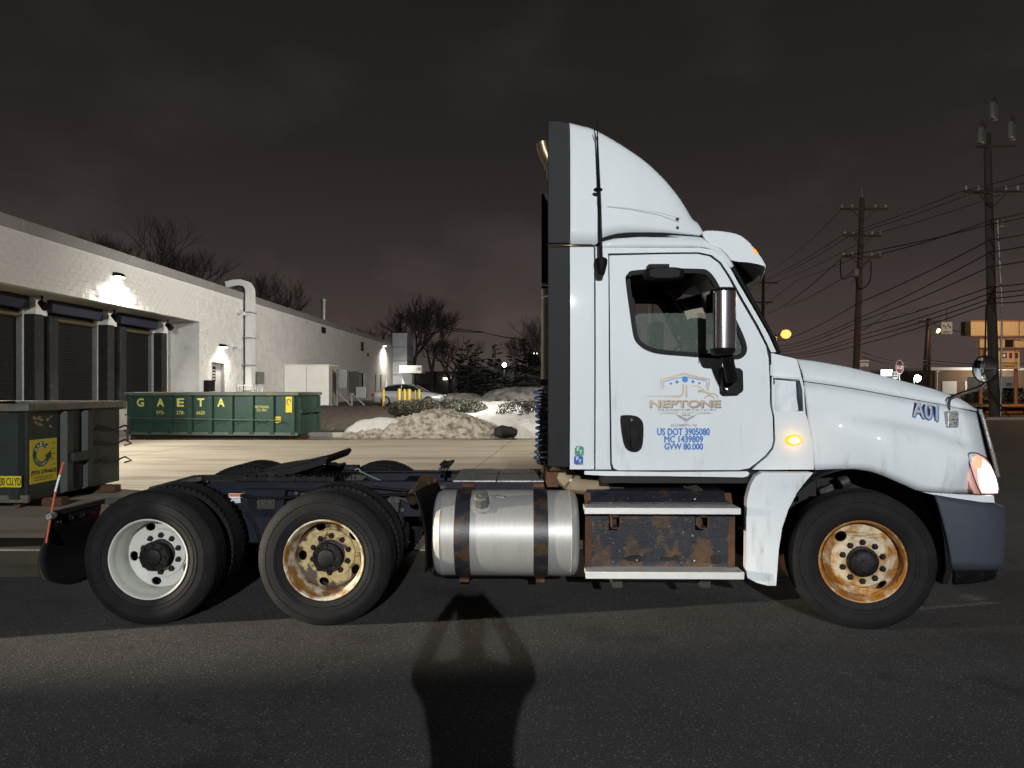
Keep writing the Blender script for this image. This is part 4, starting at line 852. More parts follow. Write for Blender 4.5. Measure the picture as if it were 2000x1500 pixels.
for m_, nm, px_, pya, pyb, turns, rad, y in ((BLUE, 'blue_air_line', 1054, 760, 900, 12, .055, 1.05), (GRNL, 'green_air_line', 1060, 800, 908, 11, .06, 1.15), (REDA, 'red_air_line', 1066, 770, 880, 9, .05, 1.28)):
    pts = []
    for i in range(turns * 14):
        t = i / (turns*14 - 1); a = t * math.tau * turns; c = T(px_ + 5*math.sin(t*3), pya + (pyb - pya)*t, y); pts.append(c + Vector((math.cos(a)*rad, math.sin(a)*rad, 0)))
    b = MB(); b.tube(pts, .009, 6); b.build(nm, m_, truck, smooth=60)
b = MB(); b.tube(cat_rom([T(1062, 757, 1.2), T(1058, 790, 1.15), T(1055, 850, 1.1), T(1050, 890, 1.08), T(1060, 905, 1.1)], 5, False), .010, 6); b.build('electric_line', GRNL, truck, smooth=60)
b = MB(); q = T(1057, 745, 1.2); b.box((q.x - .01, 1.18, q.z - .04), (q.x + .05, 1.24, q.z + .02)); b.build('gladhand', BLUE, truck)
b = MB(); b.box((T(1068, 920, .5).x, .45, .99), (T(1090, 930, .5).x, 1.95, 1.12)); b.build('cab_mount', RUST, truck)
# ---- lettering ----------------------------------------------------
def dtext(nm, s, x0, x1, yt_, yb_, m, parent, off=.004, bold=0, Y=None, slope=0):
    yb2 = (ys(0, T(1300, yb_, .2).z) if Y is None else Y) - off
    a = T(x0, yb_, yb2); c = T(x1, yb_ + slope, yb2); d = T(x0, yt_, yb2)
    return text(nm, s, a, c - a, d - a, m, parent, bold)
dtext('lettering_shadow', 'NEPTONE', 1270.5, 1408.5, 782.5, 796.5, LGRY, DOORO, .003, .004)
dtext('company_lettering', 'NEPTONE', 1269, 1406, 781.5, 795, LTAN, DOORO, .0055, .0022)
dtext('company_lettering', 'TRANSPORTATION', 1283, 1398, 798.6, 803, LGRY, DOORO)
dtext('tagline_lettering', 'Delivering Your Goods Around The World', 1294, 1386, 804.3, 807.6, LTAN, DOORO)
dtext('company_lettering', 'LLC', 1333, 1349, 808, 812, LGRY, DOORO, bold=.001)
dtext('town_lettering', 'ELIZABETH, NJ', 1311, 1360, 828, 834.5, LGRY, DOORO)
dtext('number_lettering', 'US DOT 3905080', 1284, 1386, 836.5, 850, LBLUE, DOORO, bold=.0022)
dtext('number_lettering', 'MC 1439809', 1298, 1373, 851.5, 864, LBLUE, DOORO, bold=.0022)
dtext('number_lettering', 'GVW 80.000', 1298, 1373, 866, 878, LBLUE, DOORO, bold=.0022)
def dstroke(nm, pts, wpx, m, off=.004):
    yb2 = ys(0, 1.6) - off; n = len(pts); a, c = [], []
    for i in range(n):
        t = (Vector(pts[min(i+1, n-1)]) - Vector(pts[max(i-1, 0)])).normalized(); nn = Vector((-t.y, t.x)); w_ = wpx[i] if isinstance(wpx, list) else wpx
        a.append(T(*(Vector(pts[i]) + nn*w_/2), yb2)); c.append(T(*(Vector(pts[i]) - nn*w_/2), yb2))
    b = MB(); b.grid([a, c]); return b.build(nm, m, DOORO)
dstroke('emblem_shield', [(1294,759.5),(1291,741),(1312,736.5),(1328,731.5),(1337,730.3),(1348,732.5),(1362,736.5),(1386,741),(1382,762)], 4, LTAN)
dstroke('emblem_outline', [(1297,756),(1295.5,745),(1337,735.5),(1380,744),(1379,757)], 1.3, LBLUE)
for cx_, cy_, r_ in ((1310.5,749,2.3),(1322.5,745.8,3.2),(1338,741.3,5.8),(1353.5,745.3,3.0),(1366,748.3,2.2)):
    b = MB(); c = T(cx_, cy_, ys(0, 1.85) - .004); rr_ = r_ * .0039; b.add([(c.x + rr_*math.cos(t), c.y, c.z + rr_*math.sin(t)) for t in [i*math.tau/20 for i in range(20)]], [tuple(range(20))]); b.build('emblem_dot', LBLUE, DOORO)
dstroke('emblem_truck', [(1262,773.5),(1290,774),(1325,774),(1332,772),(1334.5,767),(1334.5,750)], [.8,1.5,4,4,4,4], LTAN)
dstroke('emblem_truck', [(1341,776),(1341,751)], 3, LTAN, .0042)
dstroke('emblem_truck', [(1350,754),(1362,754),(1370,758),(1378,766),(1386,769),(1395,769),(1401,773),(1403,777)], [1,1.5,2,4,4,2,2,1.5], LTAN)
dstroke('emblem_truck', [(1363,764),(1372,763.5),(1380,767)], [5,5,2], LTAN, .0045)
dstroke('emblem_truck', [(1376,778),(1380,774),(1386,772.5),(1392,774.5),(1396,779)], 2.6, LTAN)
dstroke('emblem_point', [(1288,808),(1320,808),(1325,812),(1340,822.5),(1355,814),(1361,808.5),(1392,807)], [.8,1.4,3.4,3.6,3,1.6,.8], LTAN)
dstroke('emblem_point_outline', [(1327,811.5),(1340.5,819.5),(1355,811.5)], 1.6, LBLUE)
for nm, px_, py_, m_ in (('green_sticker', 1131.5, 880, GRN), ('blue_sticker', 1130, 898, pm('sticker_blue', (.01, .09, .42), .5, var=.1))):
    c = T(px_, py_, .155); ysq = .148; b = MB()
    b.add([(c.x + a, ysq, c.z + d) for a, d in ((-.034,-.030),(-.022,-.030),(-.022,-.036),(.034,-.036),(.034,.026),(.024,.026),(.024,.034),(-.026,.034),(-.026,.022),(-.034,.022))], [tuple(range(10))]); s_ = b.build(nm, m_, truck)
    text('sticker_print', 'F', (c.x - .018, ysq - .002, c.z - .002), (.018, 0, 0), (0, 0, .026), WHT, s_, .0012); text('sticker_print', 'T', (c.x + .0, ysq - .002, c.z - .024), (.020, 0, 0), (0, 0, .026), WHT, s_, .0012)
    text('sticker_print', 'A', (c.x + .020, ysq - .002, c.z - .034), (.010, 0, 0), (0, 0, .010), WHT, s_)
HP = truck
dtext('unit_number_outline', 'A01', 1785, 1833, 783, 815, LBLUE, truck, .012, .0032, Y=.168, slope=9)
dtext('unit_number', 'A01', 1783.5, 1831, 781, 813, LSILV, truck, .014, .0018, Y=.168, slope=9)
# ================================================================== WAREHOUSE (wall-local: x out of the wall, y along it, z up)
WL, WK = 15.68, .0223
def WY(px): return WL / (WK - (px - CX) / FPX)
bld = thing('warehouse', 'long white painted block warehouse with truck docks and flat roof', 'building', (-WL, 0, 0), -math.atan(WK))
def WZ(px, py): return EYE - (py - HZ) / FPX * WY(px)
PAINTW = pm('painted_block_wall', (.66, .65, .63), .8, var=.12, scale=1.2, c2=(.50, .485, .46), mix=(.5, .8), mscale=2.6, bump=.25, bscale=14)
PAINTW2 = pm('painted_block', (.64, .63, .61), .8, var=.16, scale=2.2, c2=(.50, .485, .46), mix=(.5, .78), mscale=3.2, bump=.2, bscale=30)
COPE = pm('coping_metal', (.30, .30, .285), .5, .3, var=.1, scale=2)
Y0, YD, Y1 = 10.0, 33.9, 83.0; ZS, ZT = 4.93, 6.62; RD = -1.52
MB().box((-.3, Y0, ZS), (0, YD, ZT)).build('wall_upper', PAINTW, bld)
def wall_with_holes(nm, y0, y1, z0, z1, holes, m):
    ysx = sorted({y0, y1, *[h[0] for h in holes], *[h[1] for h in holes]}); zsx = sorted({z0, z1, *[h[2] for h in holes], *[h[3] for h in holes]})
    b = MB()
    for i in range(len(ysx)-1):
        for j in range(len(zsx)-1):
            cy_, cz_ = (ysx[i]+ysx[i+1])/2, (zsx[j]+zsx[j+1])/2
            if not any(h[0] < cy_ < h[1] and h[2] < cz_ < h[3] for h in holes): b.box((-.3, ysx[i], zsx[j]), (0, ysx[i+1], zsx[j+1]))
    return b.build(nm, m, bld)
dY0, dY1, dZ1 = WY(414), WY(438), 3.08
wins = [(WY(692), WY(712), .9, WZ(700, 728)), (WY(732), WY(736.5), 1.2, WZ(734, 731)), (WY(742), WY(746), 1.2, WZ(744, 732)), (WY(753.5), WY(755.5), 1.2, WZ(754, 735))]
wall_with_holes('wall_long', YD, Y1, 0, ZT, [(dY0, dY1, .9, dZ1)] + wins, PAINTW)
MB().box((RD - .3, YD, 0), (-.3, YD + .3, ZS)).build('dock_return_wall', PAINTW, bld)
MB().box((RD - .28, Y0, ZS), (-.3, YD, ZS + .12)).build('dock_soffit', pm('soffit_paint', (.44, .40, .32), .8, var=.15, scale=2), bld)
MB().box((-40, Y0, 6.3), (-.3, Y1, 6.5)).build('roof_deck', COPE, bld)
b = MB(); yy = Y0
while yy < Y1: b.box((-.35, yy + .004, ZT), (.06, min(yy + 3.0, Y1) - .004, 7.0)); yy += 3.0
b.build('roof_coping', COPE, bld, bevel=.01)
MB().box((-40, Y1 - .3, 0), (-.31, Y1, 6.6)).build('end_wall', PAINTW, bld)
# concrete blocks of the nearer wall, each laid with its own slight set-back
def blockmesh(d, wedge=False):
    b = MB(); hy, hz, c = .1968, .0968, .004
    if wedge: b.add([(0,-hy,-hz),(0,hy,-hz),(0,hy,hz),(0,-hy,hz),(.010,-hy,-hz),(d,hy*.2,-hz),(d,hy*.2,hz),(.010,-hy,hz),(.008,hy,-hz),(.008,hy,hz)], [(4,5,6,7),(5,8,9,6),(0,4,7,3),(1,2,9,8),(0,1,8,5,4),(3,7,6,9,2)])
    else: b.add([(0,-hy,-hz),(0,hy,-hz),(0,hy,hz),(0,-hy,hz),(d,-hy+c,-hz+c),(d,hy-c,-hz+c),(d,hy-c,hz-c),(d,-hy+c,hz-c)], [(4,5,6,7),(0,1,5,4),(1,2,6,5),(2,3,7,6),(3,0,4,7)])
    me = b.mesh('concrete_block'); me.materials.append(PAINTW2); return me
BLK_ = [blockmesh(.008), blockmesh(.010), blockmesh(.013), blockmesh(.03, True), blockmesh(.055, True)]
rr = random.Random(11); cand = []; lampY, lampZ = WY(228), 5.9
for r_ in range(8):
    for c_ in range(33):
        y, z = 20.9 + c_*.4 + (.2 if r_ % 2 else 0), ZS + .105 + r_*.2
        if y > YD - .2: continue
        near = abs(y - lampY) < 3.2 and z < lampZ - .1 and r_ < 5
        cand.append((y, z, (3 + (rr.random() < .5)) if near and rr.random() < .42 else rr.randrange(3)))
second = []
for r_ in range(32):
    for c_ in range(13):
        y, z = YD + .22 + c_*.4 + (.2 if r_ % 2 else 0), .12 + r_*.2
        if dY0 - .22 < y < dY1 + .22 and .75 < z < dZ1 + .12 or y > 39: continue
        second.append((y, z, 3 if rr.random() < .14 else rr.randrange(3)))
second.sort(key=lambda q: (q[0] - 36)**2 + (q[1] - 3.7)**2)
nleft = 300 - len(cand)
for y, z, k_ in cand + second[:max(0, nleft)]: inst('concrete_block', BLK_[k_], bld, (.001, y, z))
b = MB()
for y, z, k_ in second[max(0, nleft):]:
    me = BLK_[k_]; b.add([(v.co.x + .001, v.co.y + y, v.co.z + z) for v in me.vertices], [tuple(p.vertices) for p in me.polygons])
tag(b.build('further_blocks', PAINTW2, bld), kind='stuff')
# docks
SLAT = pm('dock_door_slats', (.014, .013, .0115), .5, .4, var=.25, scale=4); DBLUE = pm('dock_header_blue', (.013, .017, .034), .7, var=.2, scale=5, bump=.2, bscale=20)
PAD = pm('dock_pad_black', (.008, .0077, .0074), .7, var=.3, scale=6, c2=(.028, .026, .024), mix=(.5, .75), mscale=3, bump=.3, bscale=12); WOOD = pm('weathered_wood', (.06, .045, .033), .8, var=.3, scale=8, stretch=(5, 5, .4))
GALV = pm('galvanised', (.27, .27, .26), .45, .6, var=.15, scale=6)
docks = [(21.3, 24.2), (25.4, 28.4), (29.7, 32.6)]
wh = [(a, c, 0, ZS) for a, c in docks]
edges = [Y0] + [q for d in docks for q in d] + [YD]
for i in range(0, len(edges), 2): MB().box((RD - .3, edges[i], 0), (RD, edges[i+1], ZS)).build('dock_pier_wall', PAINTW, bld)
for a, c in docks:
    dd = MB(); n = 44
    for i in range(n):
        z = 1.2 + i * (3.3 / n); dd.add([(RD - .22, a, z), (RD - .22, c, z), (RD - .20, c, z + .02), (RD - .20, a, z + .02), (RD - .20, a, z + .06), (RD - .20, c, z + .06), (RD - .22, c, z + .075), (RD - .22, a, z + .075)], [(0,1,2,3),(3,2,5,4),(4,5,6,7)])
    dk = dd.build('dock_door', SLAT, bld, recalc=False)
    MB().box((RD - .2, a, 0), (RD + .05, c, 1.2)).build('dock_sill', CURB, dk)
    MB().box((RD - .02, a - .02, ZS - .46), (RD + .20, c + .02, ZS - .01)).build('dock_header_pad', DBLUE, dk, bevel=.03)
    b = MB(); b.cyl((RD - .1, a + .05, ZS - .66), (RD - .1, c - .05, ZS - .66), .09, n=16); b.build('door_roller', BRASS, dk, smooth=50)
    for y in (a + .04, c - .04): MB().box((RD - .19, y - .06, 1.2), (RD - .05, y + .06, ZS - .55)).build('door_track', GALV, dk)
    for y in (a - .22, c + .22):
        MB().box((RD + .005, y - .24, .9), (RD + .42, y + .22, ZS - .62)).build('dock_pad', PAD, dk, bevel=.04)
        MB().box((RD + .01, y + .23, .9), (RD + .30, y + .31, ZS - .62)).build('pad_frame', WOOD, dk)
    MB().box((RD - .005, c + .10, ZS - .62), (RD + .34, c + .62, ZS - .02)).build('pier_block', PAINTW2, dk, bevel=.01)
# service door, stairs, rail
DOORM = pm('service_door_grey', (.33, .33, .32), .5, var=.1, scale=3)
sd = MB().box((-.22, dY0 + .06, .9), (-.16, dY1 - .06, dZ1 - .06)).build('service_door', DOORM, bld)
b = MB(); b.box((-.25, dY0, .9), (.02, dY0 + .06, dZ1)); b.box((-.25, dY1 - .06, .9), (.02, dY1, dZ1)); b.box((-.25, dY0 + .06, dZ1 - .06), (.02, dY1 - .06, dZ1)); b.build('door_frame', GALV, sd)
MB().box((-.158, dY0 + .2, 2.1), (-.15, dY0 + .75, 2.85)).build('door_notice', BLK, sd)
for i in range(4): MB().box((-.149, dY0 + .25, 2.2 + i*.15), (-.147, dY0 + .68, 2.25 + i*.15)).build('notice_line', LSILV, sd)
for i in range(3): MB().box((-.157, dY0 + .35, 1.35 + i*.2), (-.152, dY0 + .6, 1.5 + i*.2)).build('door_sticker', WHT, sd)
MB().box((0.005, dY0 - .4, 0), (1.5, dY1 + 1.6, .88)).build('landing', CURB, bld)
mb_ = tag(MB().box((.02, WY(397), 1.60), (.24, WY(411), 2.15)).build('mail_box', BLK, bld, bevel=.02))
RAILM = pm('pale_rail_paint', (.55, .55, .50), .5, var=.1)
rl_ = thing('stair_railing', 'pale metal railing on the landing beside the warehouse service door', 'railing', bld.matrix_basis @ Vector((0, 0, 0)), -math.atan(WK)); rl_.location = bld.location
b = MB(); ya, yb2 = dY1 + .15, dY1 + 1.5
b.bar((1.42, ya, 1.92), (1.42, yb2, 1.92), .05, .05); b.bar((1.42, ya, 1.0), (1.42, yb2, 1.0), .04, .04); b.bar((.1, yb2, 1.92), (1.42, yb2, 1.92), .05, .05); b.build('top_rail', RAILM, rl_)
for i in range(12): MB().box((.1 + i*.118, yb2 - .012, .88), (.125 + i*.118, yb2 + .012, 1.9)).build('baluster', RAILM, rl_)
for y in (ya, yb2): MB().box((1.40, y - .025, .88), (1.45, y + .025, 1.92)).build('rail_post', RAILM, rl_)
# windows and doors further along
for i, (a, c, z0, z1) in enumerate(wins):
    b = MB(); b.box((-.18, a, z0), (-.16, c, z1)); wn = b.build('window', SGLASS if i == 0 else BLK, bld)
    f = MB(); t = .06 if i else .1
    f.box((-.2, a, z0), (-.1, a + t, z1)); f.box((-.2, c - t, z0), (-.1, c, z1)); f.box((-.2, a + t, z1 - t), (-.1, c - t, z1)); f.box((-.2, (a+c)/2 - t/2, z0), (-.1, (a+c)/2 + t/2, z1 - t)); f.build('window_frame', GALV if i else BLK, wn)
b = MB(); b.box((.3 - 1.2, WY(692) - .02, .3), (-.32, WY(712) + .1, 3.2)); b.build('lobby_backing', CABIN, bld)
for px_, py_, w_, h_ in ((631, 645, .9, .45), (707, 676, .8, .75), (718, 693, .3, .35), (707, 684, .9, .12)):
    y, z = WY(px_), WZ(px_, py_); MB().box((.005, y - w_/2, z - h_/2), (.09, y + w_/2, z + h_/2)).build('wall_vent', BLK, bld, bevel=.01)
for px_, py_ in ((464, 609), (455, 675)):
    y, z = WY(px_), WZ(px_, py_); b = MB(); b.box((0, y - .12, z - .1), (.08, y + .12, z + .1)); b.cyl((.08, y, z), (.42, y - .1, z - .12), .09); cm = b.build('security_camera', WHT, None, smooth=30); cm.location = bld.location; cm.rotation_euler = bld.rotation_euler
    tag(cm, 'small white security camera high on the wall beside the duct' if py_ < 650 else 'small white security camera on the wall near the service door lamp', 'camera')
for i, (px_, dy) in enumerate(((47, 24.25), (200, 28.5), (314, 32.75))):
    b = MB(); b.cyl((RD + .6, dy, ZS), (RD + .6, dy, ZS - .22), .035); b.cyl((RD + .55, dy, ZS - .22), (RD + .78, dy - .06, ZS - .42), .10, .14); dl = b.build('dock_lamp', BLK, None, smooth=30); dl.location = bld.location; dl.rotation_euler = bld.rotation_euler
    tag(dl, ['black unlit dock lamp under soffit beside the door with the near dumpster', 'black unlit dock lamp under soffit between the two dock doors', 'black unlit dock lamp under soffit by the white return wall'][i], 'lamp', 'dock lamps under the soffit')
def W(x, y, z): c, s = math.cos(-math.atan(WK)), math.sin(-math.atan(WK)); return Vector((-WL + x*c - y*s, x*s + y*c, z))
LAMPW = pm('lamp_lens_lit', (1, 1, .95), .3, var=0, emis=(1, .95, .85), estr=30)
def wall_pack(px_, py_, power, label, colr=(1, .93, .80), out_=.36, down=.12):
    y, z = WY(px_), WZ(px_, py_); t = thing('wall_lamp', label, 'lamp', W(0, y, z), -math.atan(WK))
    b = MB(); b.add([(.03,-.24,.0),(.03,.24,.0),(.30,.20,.0),(.30,-.20,.0),(.03,-.24,.16),(.03,.24,.16),(.22,.20,.14),(.22,-.20,.14)], [(0,1,2,3),(4,7,6,5),(0,4,5,1),(1,5,6,2),(2,6,7,3),(3,7,4,0)]); b.build('lamp_housing', BLK, t, bevel=.01)
    MB().box((.05, -.18, -.03), (.27, .18, -.004)).build('lamp_lens', LAMPW, t)
    light('wall_lamp_light', 'SPOT', (out_, 0, -.10), power, colr, .08, (out_ + .15, 0, -1.0), 165, .9, parent=t)
    return t
wall_pack(226, 541, 1500, 'lit wall lamp above the dock doors on the white block wall')
t = thing('wall_flood_lamp', 'wide warm flood lamp on the dock wall left of the docks, outside the picture', 'lamp', W(0, 16.0, 5.9), -math.atan(WK))
MB().box((.01, -.3, -.1), (.3, .3, .25)).build('lamp_housing', BLK, t, bevel=.02); MB().box((.301, -.26, -.06), (.32, .26, .2)).build('lamp_lens', LAMPW, t)
light('wall_flood_light', 'SPOT', (.5, 0, .05), 7800, (1, .93, .82), .15, (12.5, 4.0, -5.5), 100, .5, parent=t)  # unseen flood lamp added to brighten the forecourt
wall_pack(431, 678, 420, 'lit wall lamp over the warehouse service door')
wall_pack(749, 676, 2500, 'lit wall lamp near the far end of the white warehouse')
# duct over the parapet
t = thing('roof_duct', 'tall white duct bent over the warehouse parapet', 'duct', bld.location, -math.atan(WK))
y = WY(478); DUCT = pm('duct_white', (.70, .70, .67), .55, var=.08, scale=2)
path = [(.32, .9), (.32, 6.9), (.30, 7.25), (.15, 7.5), (-.15, 7.58), (-.55, 7.55), (-.95, 7.45)]
rows = []
for i, (x, z) in enumerate(path):
    a = Vector(path[max(i-1, 0)]); c = Vector(path[min(i+1, len(path)-1)]); d = (c - a).normalized(); nx_, nz_ = -d.y * .17, d.x * .17
    rows.append([(x - nx_, y - .29, z - nz_), (x + nx_, y - .29, z + nz_), (x + nx_, y + .29, z + nz_), (x - nx_, y + .29, z - nz_), (x - nx_, y - .29, z - nz_)])
b = MB(); b.grid(rows); b.build('duct_body', DUCT, t, smooth=30)
for z in (1.6, 3.0, 4.5, 5.9): MB().box((.001, y - .46, z), (.50, y + .42, z + .05)).build('duct_bracket', GALV, t)
# cabinet, generator, meters
def wbox(nm, label, cat, px0, px1, py0, py1, out_, m, group=None):
    a, c = WY(px0), WY(px1); z1, z0 = WZ(px0, py0), WZ(px0, py1)
    o = MB().box((.01, a, z0), (out_, c, z1)).build(nm, m, None, bevel=.015); o.location = bld.location; o.rotation_euler = bld.rotation_euler; return tag(o, label, cat, group)
o = wbox('meter_cabinet', 'grey electric cabinet on the wall right of the duct', 'cabinet', 487, 500, 726, 750, .5, GALV)
gy = 45.6; gx0, gx1 = Bp(555, 0, gy).x, Bp(642, 0, gy).x; gz0, gz1 = Bp(0, 795, gy).z, Bp(0, 712, gy).z
ENC = pm('white_enclosure', (.86, .84, .79), .5, var=.04, scale=2)
t = thing('utility_enclosure', 'big white utility enclosure on a concrete pad by the wall', 'enclosure', (gx0, gy, 0))
wx = gx1 - gx0
MB().box((0, .05, gz0), (wx, 2.6, gz1 - .06)).build('enclosure_body', CURB, t)
for a, c in ((0, wx/2 - .015), (wx/2 + .015, wx)): MB().box((a, 0, gz0), (c, .045, gz1 - .06)).build('front_panel', ENC, t, bevel=.01)
MB().box((-.04, -.04, gz1 - .06), (wx + .04, 2.64, gz1)).build('enclosure_cap', ENC, t, bevel=.01)
MB().box((-.3, -.35, 0), (wx + 2.2, 3.2, gz0)).build('concrete_pad', CURB, t)
t = thing('meter_rack', 'rack of grey electric meters and boxes beside the white enclosure', 'electric meter', (gx1 + .3, gy + .6, gz0))
MB().box((.05, 0, 0), (.15, .1, 2.6)).build('rack_post', GALV, t); MB().box((1.0, 0, 0), (1.1, .1, 1.9)).build('rack_post', GALV, t)
MB().box((.2, -.15, 1.2), (.75, .25, 2.45)).build('meter_box', GALV, t, bevel=.02); MB().box((.85, -.1, .9), (1.45, .2, 2.3)).build('breaker_box', DSTEEL, t, bevel=.02); MB().box((1.35, -.2, .55), (2.0, .2, 1.3)).build('junction_box', GALV, t, bevel=.02)
b = MB(); b.bar((.15, -.05, .95), (1.0, -.05, .1), .08, .08); b.bar((1.0, -.05, .95), (1.9, -.05, .1), .08, .08); b.build('conduit', GALV, t)
# roof units
for a, c, lab, sc_ in ((563, 612, 'low grey roof unit box behind the coping', 1.0), (641, 646, 'thin grey vent pipe standing on the warehouse roof', .3)):
    y = WY(a) + 3; 
    if sc_ == 1: o = MB().box((-6, y, 6.52), (-3.2, y + 4.5, 7.95)).build('roof_unit', GALV, None, bevel=.03)
    else: b = MB(); b.cyl((-1.2, y, 6.5), (-1.2, y, 8.9), .22); b.cyl((-1.2, y, 8.9), (-1.2, y, 9.1), .30); o = b.build('vent_pipe', GALV, None, smooth=40)
    o.location = bld.location; o.rotation_euler = bld.rotation_euler; tag(o, lab, 'roof unit')
# end pylon and entrance canopy
t = thing('entrance_pylon', 'tall grey panelled pylon at the far corner of the warehouse', 'pylon', W(0, Y1 - 1, 0), -math.atan(WK))
PYL = pm('pylon_grey', (.36, .38, .41), .5, .2, var=.08, scale=1)
for k_ in range(5): MB().box((.05, 0, .02 + k_*1.62), (1.75, 4.5, 1.60 + k_*1.62)).build('pylon_panel', PYL, t, bevel=.02)
t = thing('entrance_canopy', 'white box canopy sign over the warehouse entrance', 'canopy', Bp(780, 757, 78) - Vector((0, 0, EYE)), 0)
cz0, cz1 = Bp(0, 729, 78).z, Bp(0, 714, 78).z; MB().box((0, 0, cz0), (2.45, 3.2, cz1)).build('canopy_box', WHT, t, bevel=.03); text('canopy_number', '190', (1.9, -.01, cz0 + .28), (.45, 0, 0), (0, 0, .35), BLK, t)
MB().box((.2, .6, .6), (1.3, 2.5, cz0 - .01)).build('entrance_door', WHT, t)

# ================================================================== DUMPSTERS
DGRN = pm('dumpster_green', (.012, .046, .031), .5, var=.3, scale=2.5, c2=(.042, .033, .021), mix=(.58, .74), mscale=4.5, zgrad=(.5, .10), bump=.1, bscale=9)
DGRY = pm('dumpster_faded_green', (.020, .029, .025), .55, var=.3, scale=3, c2=(.026, .022, .017), mix=(.48, .72), mscale=2.6, bump=.12, bscale=9)
DRIM = pm('dumpster_rim', (.075, .10, .085), .5, var=.25, scale=4, c2=(.16, .11, .05), mix=(.5, .7), mscale=5)
YEL = pm('sticker_yellow', (.62, .50, .03), .5, var=.06); DKG = pm('print_dark_green', (.012, .06, .035), .5, var=.1); LETY = pm('stencil_yellow', (.66, .62, .14), .6, var=.2, scale=8)
def dumpster(label, loc, rz, Lx, Dy, Hh, m, nribs, rimm, eribs=None, beam=None):
    t = thing('roll_off_dumpster', label, 'dumpster', loc, rz); zb = .13
    b = MB(); b.box((0, 0, zb), (Lx, .05, Hh)); b.box((0, Dy - .05, zb), (Lx, Dy, Hh)); b.box((Lx - .05, .05, zb), (Lx, Dy - .05, Hh)); b.box((0, .05, zb), (.05, Dy - .05, Hh)); b.box((.05, .05, zb), (Lx - .05, Dy - .05, zb + .06)); b.build('body', m, t)
    b = MB(); b.box((-.08, -.09, Hh), (Lx + .08, .05, Hh + .11)); b.box((-.08, Dy - .05, Hh), (Lx + .08, Dy + .09, Hh + .11)); b.box((Lx - .05, .055, Hh), (Lx + .08, Dy - .055, Hh + .11)); b.box((-.08, .055, Hh), (.05, Dy - .055, Hh + .11)); b.build('top_rim', rimm, t, bevel=.015)
    rb = MB(); rb.add([(-.11, 0, zb), (.11, 0, zb), (.07, -.085, zb + .04), (-.07, -.085, zb + .04), (-.11, 0, Hh - .002), (.11, 0, Hh - .002), (.07, -.085, Hh - .03), (-.07, -.085, Hh - .03)], [(3,2,6,7),(0,3,7,4),(2,1,5,6),(0,1,2,3),(4,7,6,5)])
    rm_ = rb.mesh('rib'); rm_.materials.append(m)
    for i in range(nribs): inst('rib', rm_, t, (.14 + i*(Lx - .28)/(nribs - 1), 0, 0))
    for q in (eribs or [.16 + i*(Dy - .32)/2 for i in range(3)]): inst('rib', rm_, t, (Lx, q, 0), rot=(0, 0, R(90)))
    for y in (.45, Dy - .45): MB().box((-.1, y - .09, .0), (Lx + .25, y + .09, .12)).build('floor_skid', RUST, t, bevel=.01)
    MB().box((0, -.06, zb - .02), (Lx + .05, -.001, zb + .09)).build('bottom_rail', rimm, t, bevel=.01)
    for y in (.3, Dy - .3): b = MB(); b.cyl((Lx - .3, y - .1, .065), (Lx - .3, y + .1, .065), .065, n=16); b.build('roller', RUST, t, smooth=40)
    b = MB(); b.bar((Lx + .09, *(beam[0] if beam else (.1, .95))), (Lx + .09, *(beam[1] if beam else (Dy - .1, .95))), .10, .14); b.build('end_beam', m, t, bevel=.01)
    return t
d2l = Bp(248, 855, 25.0)
d2 = dumpster('green roll-off dumpster with yellow stencilled letters on the concrete forecourt', (d2l.x, 25.0, .015), R(-4.5), 6.15, 2.2, 1.50, DGRN, 9, DRIM)
Lx = 6.15; stp = (Lx - .28) / 8
for i, ch in enumerate('GAETA'): text('stencil_letter', ch, (.14 + stp*(i + .5) - .13 + stp*.0, -.004, 1.12), (.24, 0, 0), (0, 0, .27), LETY, d2, .012)
for i, s in ((1, '973-'), (2, '278-'), (3, '6625')): text('stencil_number', s, (.14 + stp*(i + .5) - .16, -.004, .84), (.30, 0, 0), (0, 0, .12), LETY, d2)
text('stencil_text', 'RECYCLING', (.14 + stp*6.5 - .26, -.004, 1.06), (.5, 0, 0), (0, 0, .09), LETY, d2); text('stencil_text', 'CO, INC', (.14 + stp*6.5 - .2, -.004, .94), (.38, 0, 0), (0, 0, .09), LETY, d2)
q = MB().box((Lx - .36, -.098, .92), (Lx - .14, -.090, 1.46)).build('yellow_sticker', YEL, d2)
b = MB(); b.tube([(Lx - .25 + .07*math.cos(a), -.100, 1.28 + .10*math.sin(a)) for a in [i*math.tau/16 for i in range(13)]], .014, 5); b.build('sticker_ring', DKG, q)
q = MB().box((Lx - .85, -.006, .55), (Lx - .58, -.001, .77)).build('yellow_sticker', YEL, d2)
for i in range(3): MB().box((Lx - .82, -.009, .59 + i*.055), (Lx - .61, -.0062, .61 + i*.055)).build('sticker_print', DKG, q)
b = MB(); b.cyl((.1, -.10, .72), (Lx - .5, -.10, .64), .018, n=6); b.build('tarp_rod', DRIM, d2)
for i in range(8):
    a = .14 + stp*(i + .5); b = MB(); b.tube([(a - .2, -.012, .50), (a - .1, -.02, .56), (a, -.022, .575), (a + .1, -.02, .56), (a + .2, -.012, .50)], .018, 6); b.build('side_dent', m := DGRN, d2)
